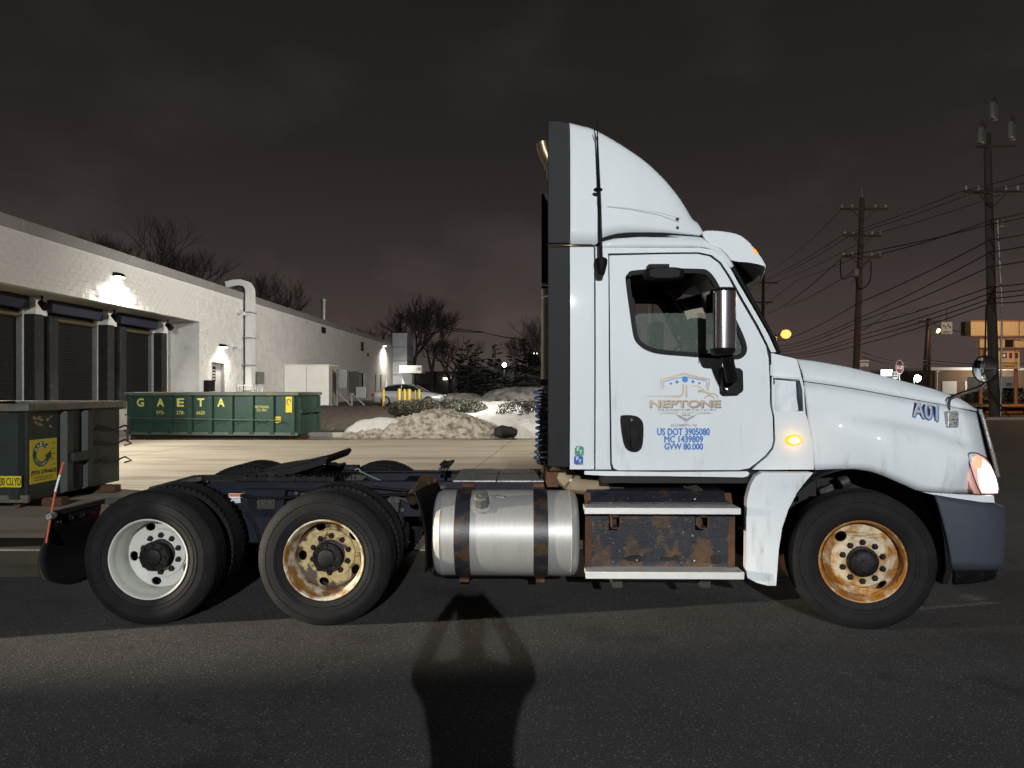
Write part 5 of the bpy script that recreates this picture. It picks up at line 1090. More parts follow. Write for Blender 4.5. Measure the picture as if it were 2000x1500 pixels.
# near dumpster (only its end and corner reach into the picture)
d1l = Bp(53, 1003, 10.2); Lx1 = 6.4
d1 = dumpster('dark faded green dumpster with a yellow recycling poster on its end', (d1l.x - Lx1*math.cos(R(-2.0)), 10.2 + Lx1*math.sin(R(2.0)), .03), R(-2.0), Lx1, 2.25, 1.42, DGRY, 8, pm('rusty_grey_rim', (.11, .11, .095), .5, var=.3, scale=5, c2=(.20, .13, .05), mix=(.48, .66), mscale=4), eribs=[.82, 1.32], beam=((.82, .68), (1.34, .68)))
xe = Lx1 + .001
# poster on the end wall: facing +x
po = MB().box((Lx1 + .002, .05, .36), (Lx1 + .008, .62, 1.0)).build('recycling_poster', YEL, d1); X = Lx1 + .010
b = MB(); n_ = 34; cy_, cz_ = .05 + .235, .78
ro = [(cy_ + .185*math.cos(a), cz_ + .185*math.sin(a)) for a in [R(40) + R(300)*i/n_ for i in range(n_ + 1)]]; ri = [(cy_ + .112*math.cos(a), cz_ + .112*math.sin(a)) for a in [R(40) + R(300)*i/n_ for i in range(n_ + 1)]]
b.grid([[(X, y, z) for y, z in ro], [(X, y, z) for y, z in ri]]); b.add([(X + .001, ro[-1][0] + .04, ro[-1][1] - .02), (X + .001, ri[-1][0] - .05, ri[-1][1] + .0), (X + .001, cy_ + .20, cz_ + .04)], [(0, 1, 2)]); b.build('poster_arrow_ring', DKG, po)
for i, ch in enumerate('GAETA'):
    a = R(150 - i*27); c = Vector((X + .004, cy_ + .149*math.cos(a), cz_ + .149*math.sin(a))); u = Vector((0, math.sin(a), -math.cos(a)*1)) * -1 if False else Vector((0, math.sin(a), -math.cos(a))); v = Vector((0, math.cos(a), math.sin(a)))
    text('poster_letter', ch, c - u*.024 - v*.024, u*.048, v*.048, WHT, po, .003)
for i, ch in enumerate('RECYCLING'):
    a = R(208 + i*12.5); c = Vector((X + .004, cy_ + .149*math.cos(a), cz_ + .149*math.sin(a))); u = Vector((0, -math.sin(a), math.cos(a))); v = Vector((0, -math.cos(a), -math.sin(a)))
    text('poster_letter', ch, c - u*.012 - v*.018, u*.024, v*.036, WHT, po)
text('poster_phone', '(973) 278-6625', (X, .07, .475), (0, .53, 0), (0, 0, .07), DKG, po, .003)
for i in range(2): MB().box((X, .12, .40 + i*.035), (X + .001, .52, .41 + i*.035)).build('poster_print', DKG, po)
for i in range(5): MB().box((X, .49, .60 + i*.08), (X + .001, .60 - .03*(i % 2), .61 + i*.08)).build('poster_print', DKG, po)
o = MB().box((Lx1 - .33, -.092, .34), (Lx1 - .02, -.086, .50)).build('capacity_sticker', YEL, d1); text('capacity_text', '30 CU.YD', (Lx1 - .325, -.094, .365), (.30, 0, 0), (0, 0, .11), BLK, o, .002)
rr = random.Random(2)
for i in range(14):
    y, z = .32 + rr.uniform(-.20, .20), 1.26 + rr.uniform(-.10, .07); b = MB(); pts = [(X - .004, y + rr.uniform(.01, .06)*math.cos(a), z + rr.uniform(.008, .03)*math.sin(a) + .3*(rr.random()-.5)*.02) for a in [k_*math.tau/7 for k_ in range(7)]]; b.add(pts, [tuple(range(7))]); b.build('paint_scrape', pm('scraped_paint', (.36, .25, .13), .7, var=.3, scale=30), d1)
b = MB()
for z in (.5, .8, 1.05): b.tube([(Lx1 + .02, 1.46, z), (Lx1 + .06, 1.7, z + .06), (Lx1 + .05, 2.0, z - .02), (Lx1 + .10, 2.25, z + .05), (Lx1 + .12, 2.42, z - .03), (Lx1 + .05, 2.32, z - .06)], .016, 6)
b.build('door_chain', GREASE, d1, smooth=50)
b = MB(); b.tube([(Lx1 + .06, 2.32, 1.28), (Lx1 + .10, 2.34, 1.28), (Lx1 + .10, 2.34, .8)], .018, 6); b.build('latch_rod', RUST, d1, smooth=50)
MB().box((Lx1 + .004, .94, .18), (Lx1 + .03, 1.20, .62)).build('end_recess', GAP, d1)
# ================================================================== SNOW, BED, SHRUBS
SNOW = pm('clean_snow', (.50, .50, .48), .8, var=.08, scale=2, c2=(.42, .39, .33), mix=(.5, .75), mscale=1.4, bump=.5, bscale=9)
DSNOW = pm('dirty_ploughed_snow', (.40, .37, .315), .85, var=.5, scale=22, c2=(.16, .125, .085), mix=(.42, .66), mscale=3.6, bump=1.0, bscale=30)
GSNOW = pm('old_grey_snow', (.72, .71, .68), .85, var=.2, scale=1.5, c2=(.34, .30, .25), mix=(.45, .65), mscale=.9, bump=.8, bscale=5)
MULCH = pm('dark_mulch', (.055, .042, .032), .9, var=.5, scale=14, c2=(.16, .13, .10), mix=(.55, .7), mscale=18, bump=.8, bscale=18)
GRASS = pm('winter_grass', (.06, .062, .028), .9, var=.4, scale=6, c2=(.10, .08, .05), mix=(.45, .65), mscale=3, bump=.6, bscale=20)
def mound(name, xa, xb, ya, yb, hfun, m, label=None, cat=None, kind=None, nx=90, ny=40, z0=.0, rough=.06, sc_=2.5, seed=0):
    b = MB(); rows = []
    for j in range(ny + 1):
        r_ = []
        for i in range(nx + 1):
            u, v = i / nx, j / ny; x, y = xa + (xb - xa)*u, ya + (yb - ya)*v; h = hfun(u, v)
            h2 = h + (noise.fractal(Vector((x*sc_ + seed, y*sc_, seed)), .8, 2.2, 4) * rough if h > .02 else 0)
            r_.append((x, y, max(z0 + h2, z0 - .02)))
        rows.append(r_)
    b.grid(rows); o = b.build(name, m, None, smooth=70)
    if o.data.polygons[0].normal.z < 0: o.data.flip_normals()
    return tag(o, label, cat, kind=kind)
def hump(u, v, cx=.5, cy=.5, pw=1.0, sh=2.0): 
    d = (abs((u - cx)/(.5 + abs(cx - .5)*(1 if (u < cx) == (cx > .5) else -1)))**sh + abs((v - cy)*2)**sh); return max(0, 1 - d) ** pw
# planted bed rising behind the forecourt
def bedh(u, v): return .16 + .50 * sm(v * 1.15) - (.16 if v < .001 else 0)
mound('planting_bed', -11.6, 9.0, 25.72, 43.5, bedh, MULCH, kind='structure', nx=170, ny=110, rough=.12, sc_=4.5)
MB().box((-13.2, 25.6, 0), (9.0, 25.74, .17)).build('bed_kerb', CURB, None, bevel=.02)['kind'] = 'structure'
plane_mesh('far_lot', [(-15.2, 43.4), (40, 43.4), (60, 140), (-14, 140)], .60, LOT)
MB().box((-6.5, 60, .60), (-1.5, 60.35, .82)).build('lot_kerb', CURB, None, bevel=.02)['kind'] = 'structure'
a, c = Bp(668, 853, 25.9).x, Bp(998, 853, 25.9).x
def pile(u, v):
    p = math.interp if False else None
    pts = [(0, 0), (.05, .28), (.15, .50), (.28, .62), (.40, .78), (.52, 1.0), (.62, .98), (.75, .74), (.88, .40), (1, 0)]
    for (x0, y0), (x1, y1) in zip(pts, pts[1:]):
        if x0 <= u <= x1: h = y0 + (y1 - y0)*(u - x0)/(x1 - x0); break
    pv = sm(v / .30) * (1 - sm((v - .5) / .5)); return h * pv * .93
mound('snow_pile', a, c, 24.75, 29.8, pile, DSNOW, 'big dirty tan ploughed snow pile at the edge of the forecourt', 'snow pile', nx=150, ny=70, rough=.11, sc_=5.5)
def patch(xa, xb, ya, yb, h, seed, m, label, z0=.2, rough=.10):
    return mound('snow_patch', xa, xb, ya, yb, lambda u, v: h * max(0, 1 - (abs(u-.5)*2)**3 - (abs(v-.5)*2)**3) ** .6, m, label, 'snow', nx=60, ny=36, rough=rough, sc_=1.6, seed=seed, z0=z0)
a = Bp(672, 850, 26).x; patch(a - .1, a + 2.6, 25.5, 27.3, .62, 1, SNOW, 'clean white snow shoulder left of the dirty snow pile', .0)
patch(Bp(880, 0, 30).x, Bp(1120, 0, 30).x, 27.6, 33.5, .55, 2, SNOW, 'white snow spread behind the shrubs and dirty snow pile', .28)
patch(Bp(995, 0, 25.8).x, Bp(1110, 0, 25.8).x, 24.9, 27.6, .62, 3, SNOW, 'low lumpy snow heap behind the coiled air lines', .0)
patch(Bp(855, 0, 40).x, Bp(1080, 0, 40).x, 37, 43, .5, 4, SNOW, 'thin snow strip along the back of the planting bed', .48)
patch(Bp(855, 0, 68).x, Bp(945, 0, 68).x, 66, 71, .62, 5, GSNOW, 'low grey snow bank on the far lot beside the silver car', .6)
patch(Bp(940, 0, 68).x, Bp(1120, 0, 68).x, 63, 74, 1.15, 6, GSNOW, 'tall grey snow bank on the far lot under the small trees', .6, .22)
# debris in the snow
b = MB(); b.lathe([(-.30, 0), (-.28, .12), (-.10, .17), (.12, .15), (.26, .10), (.30, 0)], (0, 0, 0), 'x', 14); b.v = [(x*1.1, y*1.2 + .05*math.sin(9*x), z*(.8 + .3*math.sin(7*x + 2)) + .05*math.sin(11*y)) for x, y, z in b.v]; o = b.build('litter_bag', GAP, None, smooth=30); c = Bp(988, 833, 25.2); o.location = (c.x, 25.2, .22); o.scale = (1.3, 1, 1.2); tag(o, 'crumpled black rubbish bag lying between the snow heaps', 'rubbish bag')
LEAF = {}
def leafball(name, label, loc, rx, ry, rz, n, leaf, m, seed, parent=None, group=None, flat=0):
    rr = random.Random(seed); b = MB()
    for _ in range(n):
        while True:
            p = Vector((rr.uniform(-1, 1), rr.uniform(-1, 1), rr.uniform(-1, 1)))
            l = p.length
            if .55 < l < 1: break
        k_ = 1 + .16*noise.noise(p*2.5 + Vector((seed, 0, 0)))
        c = Vector((p.x*rx, p.y*ry, p.z*rz)) * k_; c.z = max(c.z, -rz*.95)
        d = Vector((rr.gauss(0, 1), rr.gauss(0, 1), rr.gauss(0, 1))).normalized(); e_ = d.orthogonal().normalized(); s = leaf*rr.uniform(.6, 1.4)
        b.add([c - e_*s*.4, c + d*s, c + e_*s*.4, c - d*s*.5], [(0, 1, 2, 3)])
    o = b.build(name, m, parent, recalc=False); o.location = loc
    return o
SHRUB = [pm('evergreen_shrub_leaf', (.018, .021, .009), .6, var=.5, scale=4, c2=(.036, .026, .012), mix=(.45, .7), mscale=3), pm('rusty_shrub_leaf', (.034, .021, .010), .6, var=.5, scale=4, c2=(.018, .021, .009), mix=(.45, .65), mscale=3)]
DARKW = pm('dark_bark', (.030, .024, .020), .9, var=.3, scale=10)
for i, (px_, py_, d, rx, rz, mi, lab) in enumerate(((786, 800, 31.5, .62, .42, 0, 'trimmed dark shrub at the end of the row by the yellow bollards'), (812, 799, 31.8, .68, .45, 0, 'trimmed dark shrub in front of the yellow bollards'), (836, 797, 32, .60, .45, 0, 'trimmed dark shrub at the snow pile end of the bollard row'),
    (894, 797, 31, .72, .45, 0, 'round green-brown shrub set in snow, first of its pair'), (925, 801, 30.5, .62, .45, 0, 'round dark shrub set in snow, second of its pair'), (1008, 804, 29, .85, .52, 1, 'wide reddish-brown shrub in the snow'), (1046, 804, 29.4, .70, .52, 1, 'reddish-brown shrub in the snow behind the coiled air lines'))):
    c = Bp(px_, py_, d); t = thing('shrub', lab, 'shrub', (c.x, d, max(.2, c.z - rz)), 0, 'shrubs in the planting bed')
    leafball('foliage', '', (0, 0, rz), rx, rx*.8, rz, 2600, .05, SHRUB[mi], i + 3, t)
    b = MB(); b.cyl((0, 0, -.15), (0, 0, rz*.8), .05, .03, n=6); b.build('stem', DARKW, t)
# bollards
YBOL = pm('bollard_yellow', (.60, .42, .04), .5, var=.12, scale=5)
for i, (px_, pt, d, w_, lab) in enumerate(((749, 760, 42.5, .17, 'yellow steel bollard standing alone beside the silver car'), (779.5, 760, 39, .19, 'yellow steel bollard at the front corner of the group'), (790, 761, 41, .18, 'yellow steel bollard second in the group'), (799, 760.5, 41.5, .25, 'thick yellow steel bollard in the middle of the group'), (811.5, 763, 43.2, .15, 'slim yellow steel bollard near the car door'), (818.5, 761, 43, .17, 'yellow steel bollard last in the group by the front car wheel'))):
    c = Bp(px_, pt, d); b = MB(); b.lathe([(-.2, w_/2), (c.z - .45, w_/2), (c.z - .40, w_*.42), (c.z - .37, w_*.2), (c.z - .365, 0)], (0, 0, 0), 'z', 16); o = b.build('bollard', YBOL, None, smooth=40); o.location = (c.x, d, .40); tag(o, lab, 'bollard', 'yellow bollards by the planting bed')
# ================================================================== SILVER CAR
def car(loc, rz, label):
    t = thing('parked_car', label, 'car', loc, rz); Lc = 4.75; Wd = 1.78
    SIL = pm('silver_car_paint', (.46, .47, .48), .28, .5, var=.04, coat=.6); DG = pm('car_glass', (.012, .014, .016), .05, var=0)
    # body stations along x: (x, z bottom, z belt, half width)
    st = [(0, .42, .70, .62), (.06, .30, .82, .76), (.35, .24, .92, .86), (.9, .22, .97, .89), (1.6, .21, .96, .89), (2.6, .21, .93, .89), (3.5, .22, .90, .88), (4.1, .24, .82, .86), (4.5, .28, .72, .80), (4.70, .34, .62, .68), (4.75, .40, .55, .60)]
    rows = []
    for x, z0, z1, hw in st:
        pr = [(-hw*.92, z0), (-hw, z0 + (z1-z0)*.35), (-hw*.99, z0 + (z1-z0)*.7), (-hw*.92, z1), (-hw*.6, z1 + .03), (0, z1 + .045)]
        rows.append([(x, y, z) for y, z in pr] + [(x, -y, z) for y, z in reversed(pr[:-1])])
    b = MB(); b.grid(rows); b.add(rows[0], [tuple(range(11))]); b.add(rows[-1], [tuple(range(11))]); b.build('car_body', SIL, t, smooth=50)
    gs = [(.55, .95, .95, .74), (1.05, .96, 1.30, .66), (1.6, .96, 1.40, .62), (2.3, .95, 1.42, .62), (2.75, .94, 1.34, .64), (3.55, .90, .92, .74)]
    def roofline(x):
        for (x0, _, z0, _), (x1, _, z1, _) in zip(gs, gs[1:]):
            if x0 <= x <= x1: return z0 + (z1 - z0)*(x - x0)/(x1 - x0)
    rows = [[(x, -.80, zb), (x, -hw, zt - .02), (x, -hw*.7, zt + .02), (x, 0, zt + .03), (x, hw*.7, zt + .02), (x, hw, zt - .02), (x, .80, zb)] for x, zb, zt, hw in gs]
    b = MB(); b.grid(rows); b.build('greenhouse', DG, t, smooth=50)
    rows = [[(x, -hw - .01, zt - .03), (x, -hw*.7, zt + .028), (x, 0, zt + .038), (x, hw*.7, zt + .028), (x, hw + .01, zt - .03)] for x, zb, zt, hw in gs[1:5]]
    b = MB(); b.grid(rows); b.build('car_roof', SIL, t, smooth=50)
    for s in (-1, 1):
        b = MB(); b.tube([(.5, s*.79, .95), (1.05, s*.675, 1.29), (1.6, s*.635, 1.39), (2.3, s*.635, 1.41), (2.75, s*.655, 1.33), (3.55, s*.76, .91)], .035, 6); b.tube([(1.95, s*.80, .95), (1.98, s*.64, 1.39)], .035, 6); b.build('window_pillar', SIL, t, smooth=50)
        b = MB(); b.box((2.0, s*.895 - .01, .72), (2.2, s*.895 + .01, .75)); b.build('door_handle', SIL, t)
        b = MB(); b.box((4.35, s*.70 - .12, .56), (4.70, s*.70 + .04, .72)); b.build('headlight', WHT, t, bevel=.03)
        b = MB(); b.box((.0, s*.66 - .14, .62), (.2, s*.66 + .12, .80)); b.build('tail_light', pm('car_tail_red', (.25, .015, .015), .2, var=0), t, bevel=.03)
        for x in (.95, 3.75):
            b = MB(); b.lathe([(-.02, .20), (0, .30), (.05, .325), (.18, .325), (.22, .30), (.22, .20)], (x, s*.80 - .10, .325), 'y', 24); wl = b.build('wheel', TYRE, t, smooth=40)
            b = MB(); b.lathe([(-.026 if s < 0 else .246, 0), (-.026 if s < 0 else .246, .05), (-.02 if s < 0 else .24, .21)], (x, s*.80 - .10, .325), 'y', 24); b.build('rim', CHROMEP, wl, smooth=30)
    return t
cx0 = Bp(727, 0, 46.5).x
car((cx0, 47.2, .60), R(-3), 'silver sedan parked on the far lot behind the bollards')
# ================================================================== TREES
BARK = pm('winter_bark', (.042, .034, .029), .9, var=.35, scale=8, c2=(.065, .055, .048), mix=(.5, .7), mscale=6)
def bare_tree(label, base, h, seed, spread=.55, levels=6, lean=0, trunk=.32, forks=(2, 3), group='bare winter trees'):
    rr = random.Random(seed); t = thing('bare_tree', label, 'tree', base, 0, group); tr, cr_ = MB(), MB()
    def grow(p, d, ln, r, lv):
        pts = [p]; q = p; dd = d
        k_ = 3 if lv > 2 else 2
        for i in range(k_):
            dd = (dd + Vector((rr.gauss(0, .10), rr.gauss(0, .10), rr.gauss(.03, .06)))).normalized(); q = q + dd * ln / k_; pts.append(q)
        b = tr if lv >= levels - 1 else cr_
        b.tube(pts, [r*(1 - .38*i/k_) for i in range(k_ + 1)], 7 if lv >= levels - 1 else (5 if lv > 2 else 3), caps=lv == 0)
        if lv == 0: return
        n = rr.randint(*forks) + (1 if lv < levels - 1 and rr.random() < .55 else 0)
        for i in range(n):
            ax = Vector((rr.gauss(0, 1), rr.gauss(0, 1), rr.gauss(0, .35))).normalized(); nd = (dd + ax*spread*rr.uniform(.6, 1.3) + Vector((0, 0, .12))).normalized()
            src = pts[-1] if i < 2 else pts[-2]
            grow(src, nd, ln*rr.uniform(.66, .86), r*.60 if i else r*.66, lv - 1)
    grow(Vector((0, 0, -.3)), Vector((lean, 0, 1)).normalized(), h*.27, trunk, levels)
    tr.build('trunk', BARK, t, smooth=60, recalc=False); cr_.build('crown', BARK, t, recalc=False); return t
def tz(px_, d, z=0): return (Bp(px_, 0, d).x, d, z)
bare_tree('wide bare tree rising behind the near warehouse roof', tz(318, 62), 14.9, 11, .50, 8, trunk=.40)
bare_tree('bare tree crown right behind the warehouse coping', tz(392, 60), 14.2, 5, .50, 8, trunk=.36)
bare_tree('slim bare tree crown behind the warehouse roof left of the broad one', tz(252, 64), 13.2, 23, .5, 8, trunk=.32)
bare_tree('small bare tree crown above the warehouse roof beside the duct', tz(508, 72), 15.5, 8, .48, 7, trunk=.28)
bare_tree('low bare crown behind the roof by the vent pipe', tz(632, 90), 11, 31, .5, 6, trunk=.22)
bare_tree('broad spreading bare tree behind the entrance pylon', tz(808, 92, .5), 13.5, 14, .62, 7, trunk=.36)
bare_tree('tall open bare tree with steep limbs beside the canopy sign', tz(842, 90, .5), 12.5, 42, .60, 7, trunk=.34)
bare_tree('leaning bare tree arching over the dark low building', tz(880, 95, .5), 9.5, 19, .7, 7, lean=.15, trunk=.28)
bare_tree('bare tree leaning over the warehouse end behind the grey pylon', tz(765, 98, .5), 11.5, 27, .62, 7, lean=-.25, trunk=.28)
bare_tree('slender bare tree in front of the dark building by the floodlight', tz(1000, 82, .6), 8.3, 3, .42, 7, trunk=.16)
bare_tree('bare tree whose twigs reach out from behind the cab', tz(1085, 70, .6), 9.0, 9, .6, 6, trunk=.2)
EVG = [pm('conifer_dark', (.014, .018, .010), .7, var=.5, scale=2), pm('conifer_blue', (.014, .017, .015), .7, var=.5, scale=2)]
def conifer(label, base, h, rad, seed, mi=0):
    rr = random.Random(seed); tops = [(0, 0, 1.0)] + [(rr.uniform(-.5, .5)*rad, rr.uniform(-.4, .4)*rad, rr.uniform(.55, .9)) for _ in range(3)]; t = thing('conifer', label, 'tree', base, 0, 'evergreen trees by the dark building'); b = MB()
    for k_ in range(int(95 * h / 5)):
        f = rr.random() ** .8; ox, oy, hf = tops[rr.randrange(4)]; z = h*hf*(.04 + .96*f); L_ = rad*(.75 if hf < 1 else 1)*(1 - f)**.6*rr.uniform(.35, 1.2) + .12; a = rr.uniform(0, math.tau); d = Vector((math.cos(a), math.sin(a), -.22 + .5*f))
        sd = Vector((-math.sin(a), math.cos(a), 0))
        for j in range(20):
            u = rr.uniform(.12, 1); c = Vector((ox, oy, z)) + d*L_*u; w_ = .21*rr.uniform(.7, 1.4)
            e_ = (d + sd*rr.uniform(-1.2, 1.2) + Vector((0, 0, rr.uniform(-.4, .3)))).normalized(); n_ = e_.orthogonal()
            b.add([c - n_*w_*.3, c + e_*w_*1.5, c + n_*w_*.3], [(0, 1, 2)])
    b.build('crown', EVG[mi], t, recalc=False)
    for ox, oy, hf in tops: q = MB(); q.cyl((ox*.3, oy*.3, -.3), (ox, oy, h*hf*.9), .12, .03, n=7); q.build('trunk', BARK, t)
conifer('tall dark conifer left of the dark building', tz(914, 88, .5), 7.4, 2.4, 1); conifer('dark conifer with ragged top behind the tall one', tz(934, 92, .5), 6.6, 2.0, 2)
conifer('broad bluish conifer on the snow bank', tz(978, 78, .8), 4.2, 2.4, 3, 1); conifer('bushy dark conifer right of the slender bare tree', tz(1028, 78, .8), 4.6, 2.3, 4, 1); conifer('dark conifer rising behind the low roof by the floodlight', tz(1022, 110, .5), 8.8, 3.2, 5); conifer('ragged conifer behind the low roof near the tower windows', tz(968, 112, .5), 8.2, 2.4, 6)
# ================================================================== FAR BUILDINGS (centre)
DKB = pm('dark_brown_facade', (.060, .050, .042), .85, var=.15, scale=.6, bump=.2, bscale=8)
def far_block(name, label, px0, px1, d, ztop, m, dep=14, z0=.5):
    a, c = Bp(px0, 0, d).x, Bp(px1, 0, d).x; t = thing(name, label, 'building', (a, d, z0)); MB().box((0, 0, 0), (c - a, dep, ztop - z0)).build('wall', m, t); MB().box((-.15, -.15, ztop - z0), (c - a + .15, dep, ztop - z0 + .22)).build('roof_edge', DSTEEL, t); return t
zt_ = Bp(0, 719, 98).z
t = far_block('low_building', 'low dark brown building behind the trees and snow banks', 893, 1120, 98, zt_, DKB)
for px_ in (932, 962, 1008): MB().box((Bp(px_ - 9, 0, 98).x - t.location.x, -.03, 1.7), (Bp(px_ + 6, 0, 98).x - t.location.x, .02, 2.2)).build('window', GAP, t)
for px_ in (920, 990): MB().box((Bp(px_, 0, 98).x - t.location.x, -.06, .02), (Bp(px_, 0, 98).x - t.location.x + .25, -.005, zt_ - .6)).build('pilaster', DKB, t)
t2 = far_block('low_building', 'dark building with lit doorway canopies behind the entrance canopy', 800, 892, 112, Bp(0, 728, 112).z, DKB)
LITW = pm('lit_strip', (.9, .9, .85), .5, var=0, emis=(1, .95, .85), estr=2.2)
MB().box((Bp(866, 0, 112).x - t2.location.x, -.6, 2.5), (Bp(885, 0, 112).x - t2.location.x, -.02, 2.85)).build('lit_canopy', LITW, t2)
MB().box((Bp(801, 0, 112).x - t2.location.x, -.6, 2.75), (Bp(812, 0, 112).x - t2.location.x, -.02, 2.95)).build('lit_canopy', LITW, t2)
MB().box((Bp(896, 0, 112).x - t2.location.x, -.5, .1), (Bp(898, 0, 112).x - t2.location.x, -.02, 1.8)).build('lit_post', LITW, t2)
TOWER = pm('far_tower', (.06, .055, .06), .8, var=.1)
t3 = far_block('far_tower_block', 'distant dark apartment block with a few lit tall windows', 1034, 1064, 260, Bp(0, 690, 260).z, TOWER, 20, 0)
for i, px_ in enumerate((1042, 1048, 1053)): MB().box((Bp(px_, 0, 260).x - t3.location.x, -.3, Bp(0, 692, 260).z), (Bp(px_ + 1.6, 0, 260).x - t3.location.x, -.02, Bp(0, 687, 260).z)).build('lit_window', LITW, t3)
for i, px_ in enumerate((1042, 1048, 1053)): MB().box((Bp(px_, 0, 260).x - t3.location.x, -.3, Bp(0, 718, 260).z), (Bp(px_ + .7, 0, 260).x - t3.location.x, -.02, Bp(0, 693, 260).z)).build('window_column', LSILV, t3)
# floodlight on the low building
c = Bp(985, 713, 96); t = thing('floodlight', 'bright white floodlight on the low dark building roof', 'lamp', c); FLO = pm('flood_lens', (1, 1, 1), .3, var=0, emis=(.9, 1, 1), estr=60)
b = MB(); b.lathe([(-.05, 0), (-.05, .30), (.12, .34), (.3, .2)], (0, 0, 0), 'y', 16); b.build('flood_housing', DSTEEL, t); b = MB(); b.lathe([(-.12, 0), (-.10, .2), (-.055, .28)], (0, 0, 0), 'y', 16); b.build('flood_lens', FLO, t); MB().box((-.06, .1, -1.2), (.06, .2, -.2)).build('flood_post', DSTEEL, t)
light('floodlight_light', 'POINT', (0, -.5, 0), 300, (.9, 1, 1), .2, parent=t)
# ================================================================== UTILITY POLES AND CABLES
POLEW = pm('creosote_pole', (.050, .040, .034), .85, var=.3, scale=5, stretch=(4, 4, .3)); TRF = pm('transformer_grey', (.14, .14, .13), .5, var=.1); INS = pm('insulator_glass', (.35, .36, .36), .3, var=.1)
def pole(label, pb, pt, r, arms=(), extra=None):
    """pb, pt: world base and top; arms: (height, half length left, right, tilt)"""
    t = thing('utility_pole', label, 'pole', pb, 0, 'wooden utility poles'); d = Vector(pt) - Vector(pb)
    b = MB(); b.tube([(0, 0, -.3), d * .5, d], [r*1.15, r, r*.75], 12); b.build('pole_shaft', POLEW, t, smooth=60)
    for z, l, rr_, dn in arms:
        c = d * (z / d.z); a = MB(); a.bar(c + Vector((-l, -r - .08, dn*l)), c + Vector((rr_, -r - .08, -dn*rr_)), .14, .16); ar = a.build('cross_arm', POLEW, t)
        b = MB(); b.bar(c + Vector((-l*.55, -r - .1, 0)), c + Vector((0, -r - .05, -.9)), .05, .05); b.bar(c + Vector((rr_*.55, -r - .1, 0)), c + Vector((0, -r - .05, -.9)), .05, .05); b.build('arm_brace', POLEW, ar)
        for q in (-l + .1, -l*.5, rr_*.5, rr_ - .1):
            b = MB(); b.lathe([(0, .03), (.08, .07), (.14, .05), (.2, .07), (.28, .02)], c + Vector((q, -r - .08, .09)), 'z', 8); b.build('insulator', INS, ar)
    return t, d
p1b, p1t = Bp(1943, 818, 40.7), Bp(1928, 262, 40.7); p1b.z = 0
t, d = pole('tall dark pole with three transformers beside the yellow signs', p1b, p1t, .24, [((Bp(0, 378, 40.7).z), 1.6, 1.55, 0)])
for px_, py0, py1 in ((1907, 253, 288), (1930, 211, 240), (1965, 250, 278)):
    for k_ in (-.30, .10):
        c = Bp(px_, 0, 40.7) - p1b; b = MB(); b.lathe([(0, .05), (.05, .18), (.85, .19), (.92, .15), (.94, 0)], (c.x + k_ + .1, -.35 + k_, Bp(0, py1, 40.7).z), 'z', 16); tr = b.build('transformer', TRF, t, smooth=40)
        b = MB(); b.lathe([(0, .03), (.1, .07), (.2, .04), (.3, .07), (.42, .02)], (c.x + k_ + .18, -.35 + k_, Bp(0, py1, 40.7).z + .91), 'z', 8); b.build('bushing', POLEW, tr)
z = Bp(0, 288, 40.7).z; MB().box((Bp(1900, 0, 40.7).x - p1b.x, -.4, z - .12), (Bp(1975, 0, 40.7).x - p1b.x, -.25, z)).build('transformer_platform', POLEW, t)
b = MB(); b.tube([(.25, -.1, 0), Bp(1957, 600, 40.7) - p1b, Bp(1948, 430, 40.7) - p1b], .05, 8); b.build('riser_conduit', GALV, t)
for q in ((1952, 437, .25),): c = Bp(q[0], q[1], 40.7) - p1b; MB().box((c.x - .12, -.3, c.z - .2), (c.x + .12, -.1, c.z + .2)).build('junction_box', TRF, t)
p2b, p2t = Bp(1669, 757, 54), Bp(1684, 386, 54); p2b.z = 0
t, d = pole('brown pole with three crossarms rising behind the hood', p2b, p2t, .23, [(Bp(0, 410, 54).z, 1.75, 1.75, 0), (Bp(0, 462, 54).z, 1.45, 1.4, 0), (Bp(0, 503, 54).z, 1.5, 1.45, .02)])
b = MB(); b.cyl(d, d + Vector((-.02, 0, .75)), .03, n=6); b.build('lightning_rod', GALV, t)
b = MB(); b.lathe([(-.3, .1), (-.2, .22), (.3, .22), (.35, .05)], (-.1, -.4, Bp(0, 535, 54).z), 'z', 12); b.build('splice_can', TRF, t)
b = MB(); b.tube(cat_rom([(-1.2, -.3, d.z - 4.8), (-1.1, -.3, d.z - 6.2), (-.2, -.3, d.z - 6.0), (.2, -.3, d.z - 7.0), (1.0, -.3, d.z - 6.4), (1.1, -.3, d.z - 4.9)], 5, False), .04, 6); b.build('jumper_loop', BLK, t, smooth=60)
p3b = Bp(1488, 757, 96); p3b.z = 0; p3t = Bp(1491, 534, 96)
pole('distant dark pole with two crossarms beside the cab visor', p3b, p3t, .24, [(Bp(0, 553, 96).z, 1.9, 1.9, 0), (Bp(0, 591, 96).z, 1.2, 1.2, 0)])
p4b = Bp(1802, 757, 82); p4b.z = 0; p4t = Bp(1813, 622, 82)
t, d = pole('short leaning pole holding a small lit lamp near the ONLY sign', p4b, p4t, .22, [(Bp(0, 628, 82).z, 1.2, 1.6, 0)])
SOD = pm('sodium_lens', (1, .7, .4), .3, var=0, emis=(1, .32, .05), estr=3); SODW = pm('warm_lens', (1, .85, .6), .3, var=0, emis=(1, .70, .35), estr=4)
c = Bp(1829, 650, 82) - p4b; b = MB(); b.tube([d * .86, c + Vector((-.6, 0, -.4)), c], .05, 6); b.build('lamp_arm', DSTEEL, t)
b = MB(); b.lathe([(-.1, .05), (.0, .14), (.3, .2), (.4, .14), (.4, 0)], (0, 0, 0), 'x', 14); o = b.build('lamp_head', SODW, t, smooth=50); o.location = c + Vector((.1, 0, .1)); o.rotation_euler = (0, R(-50), 0)
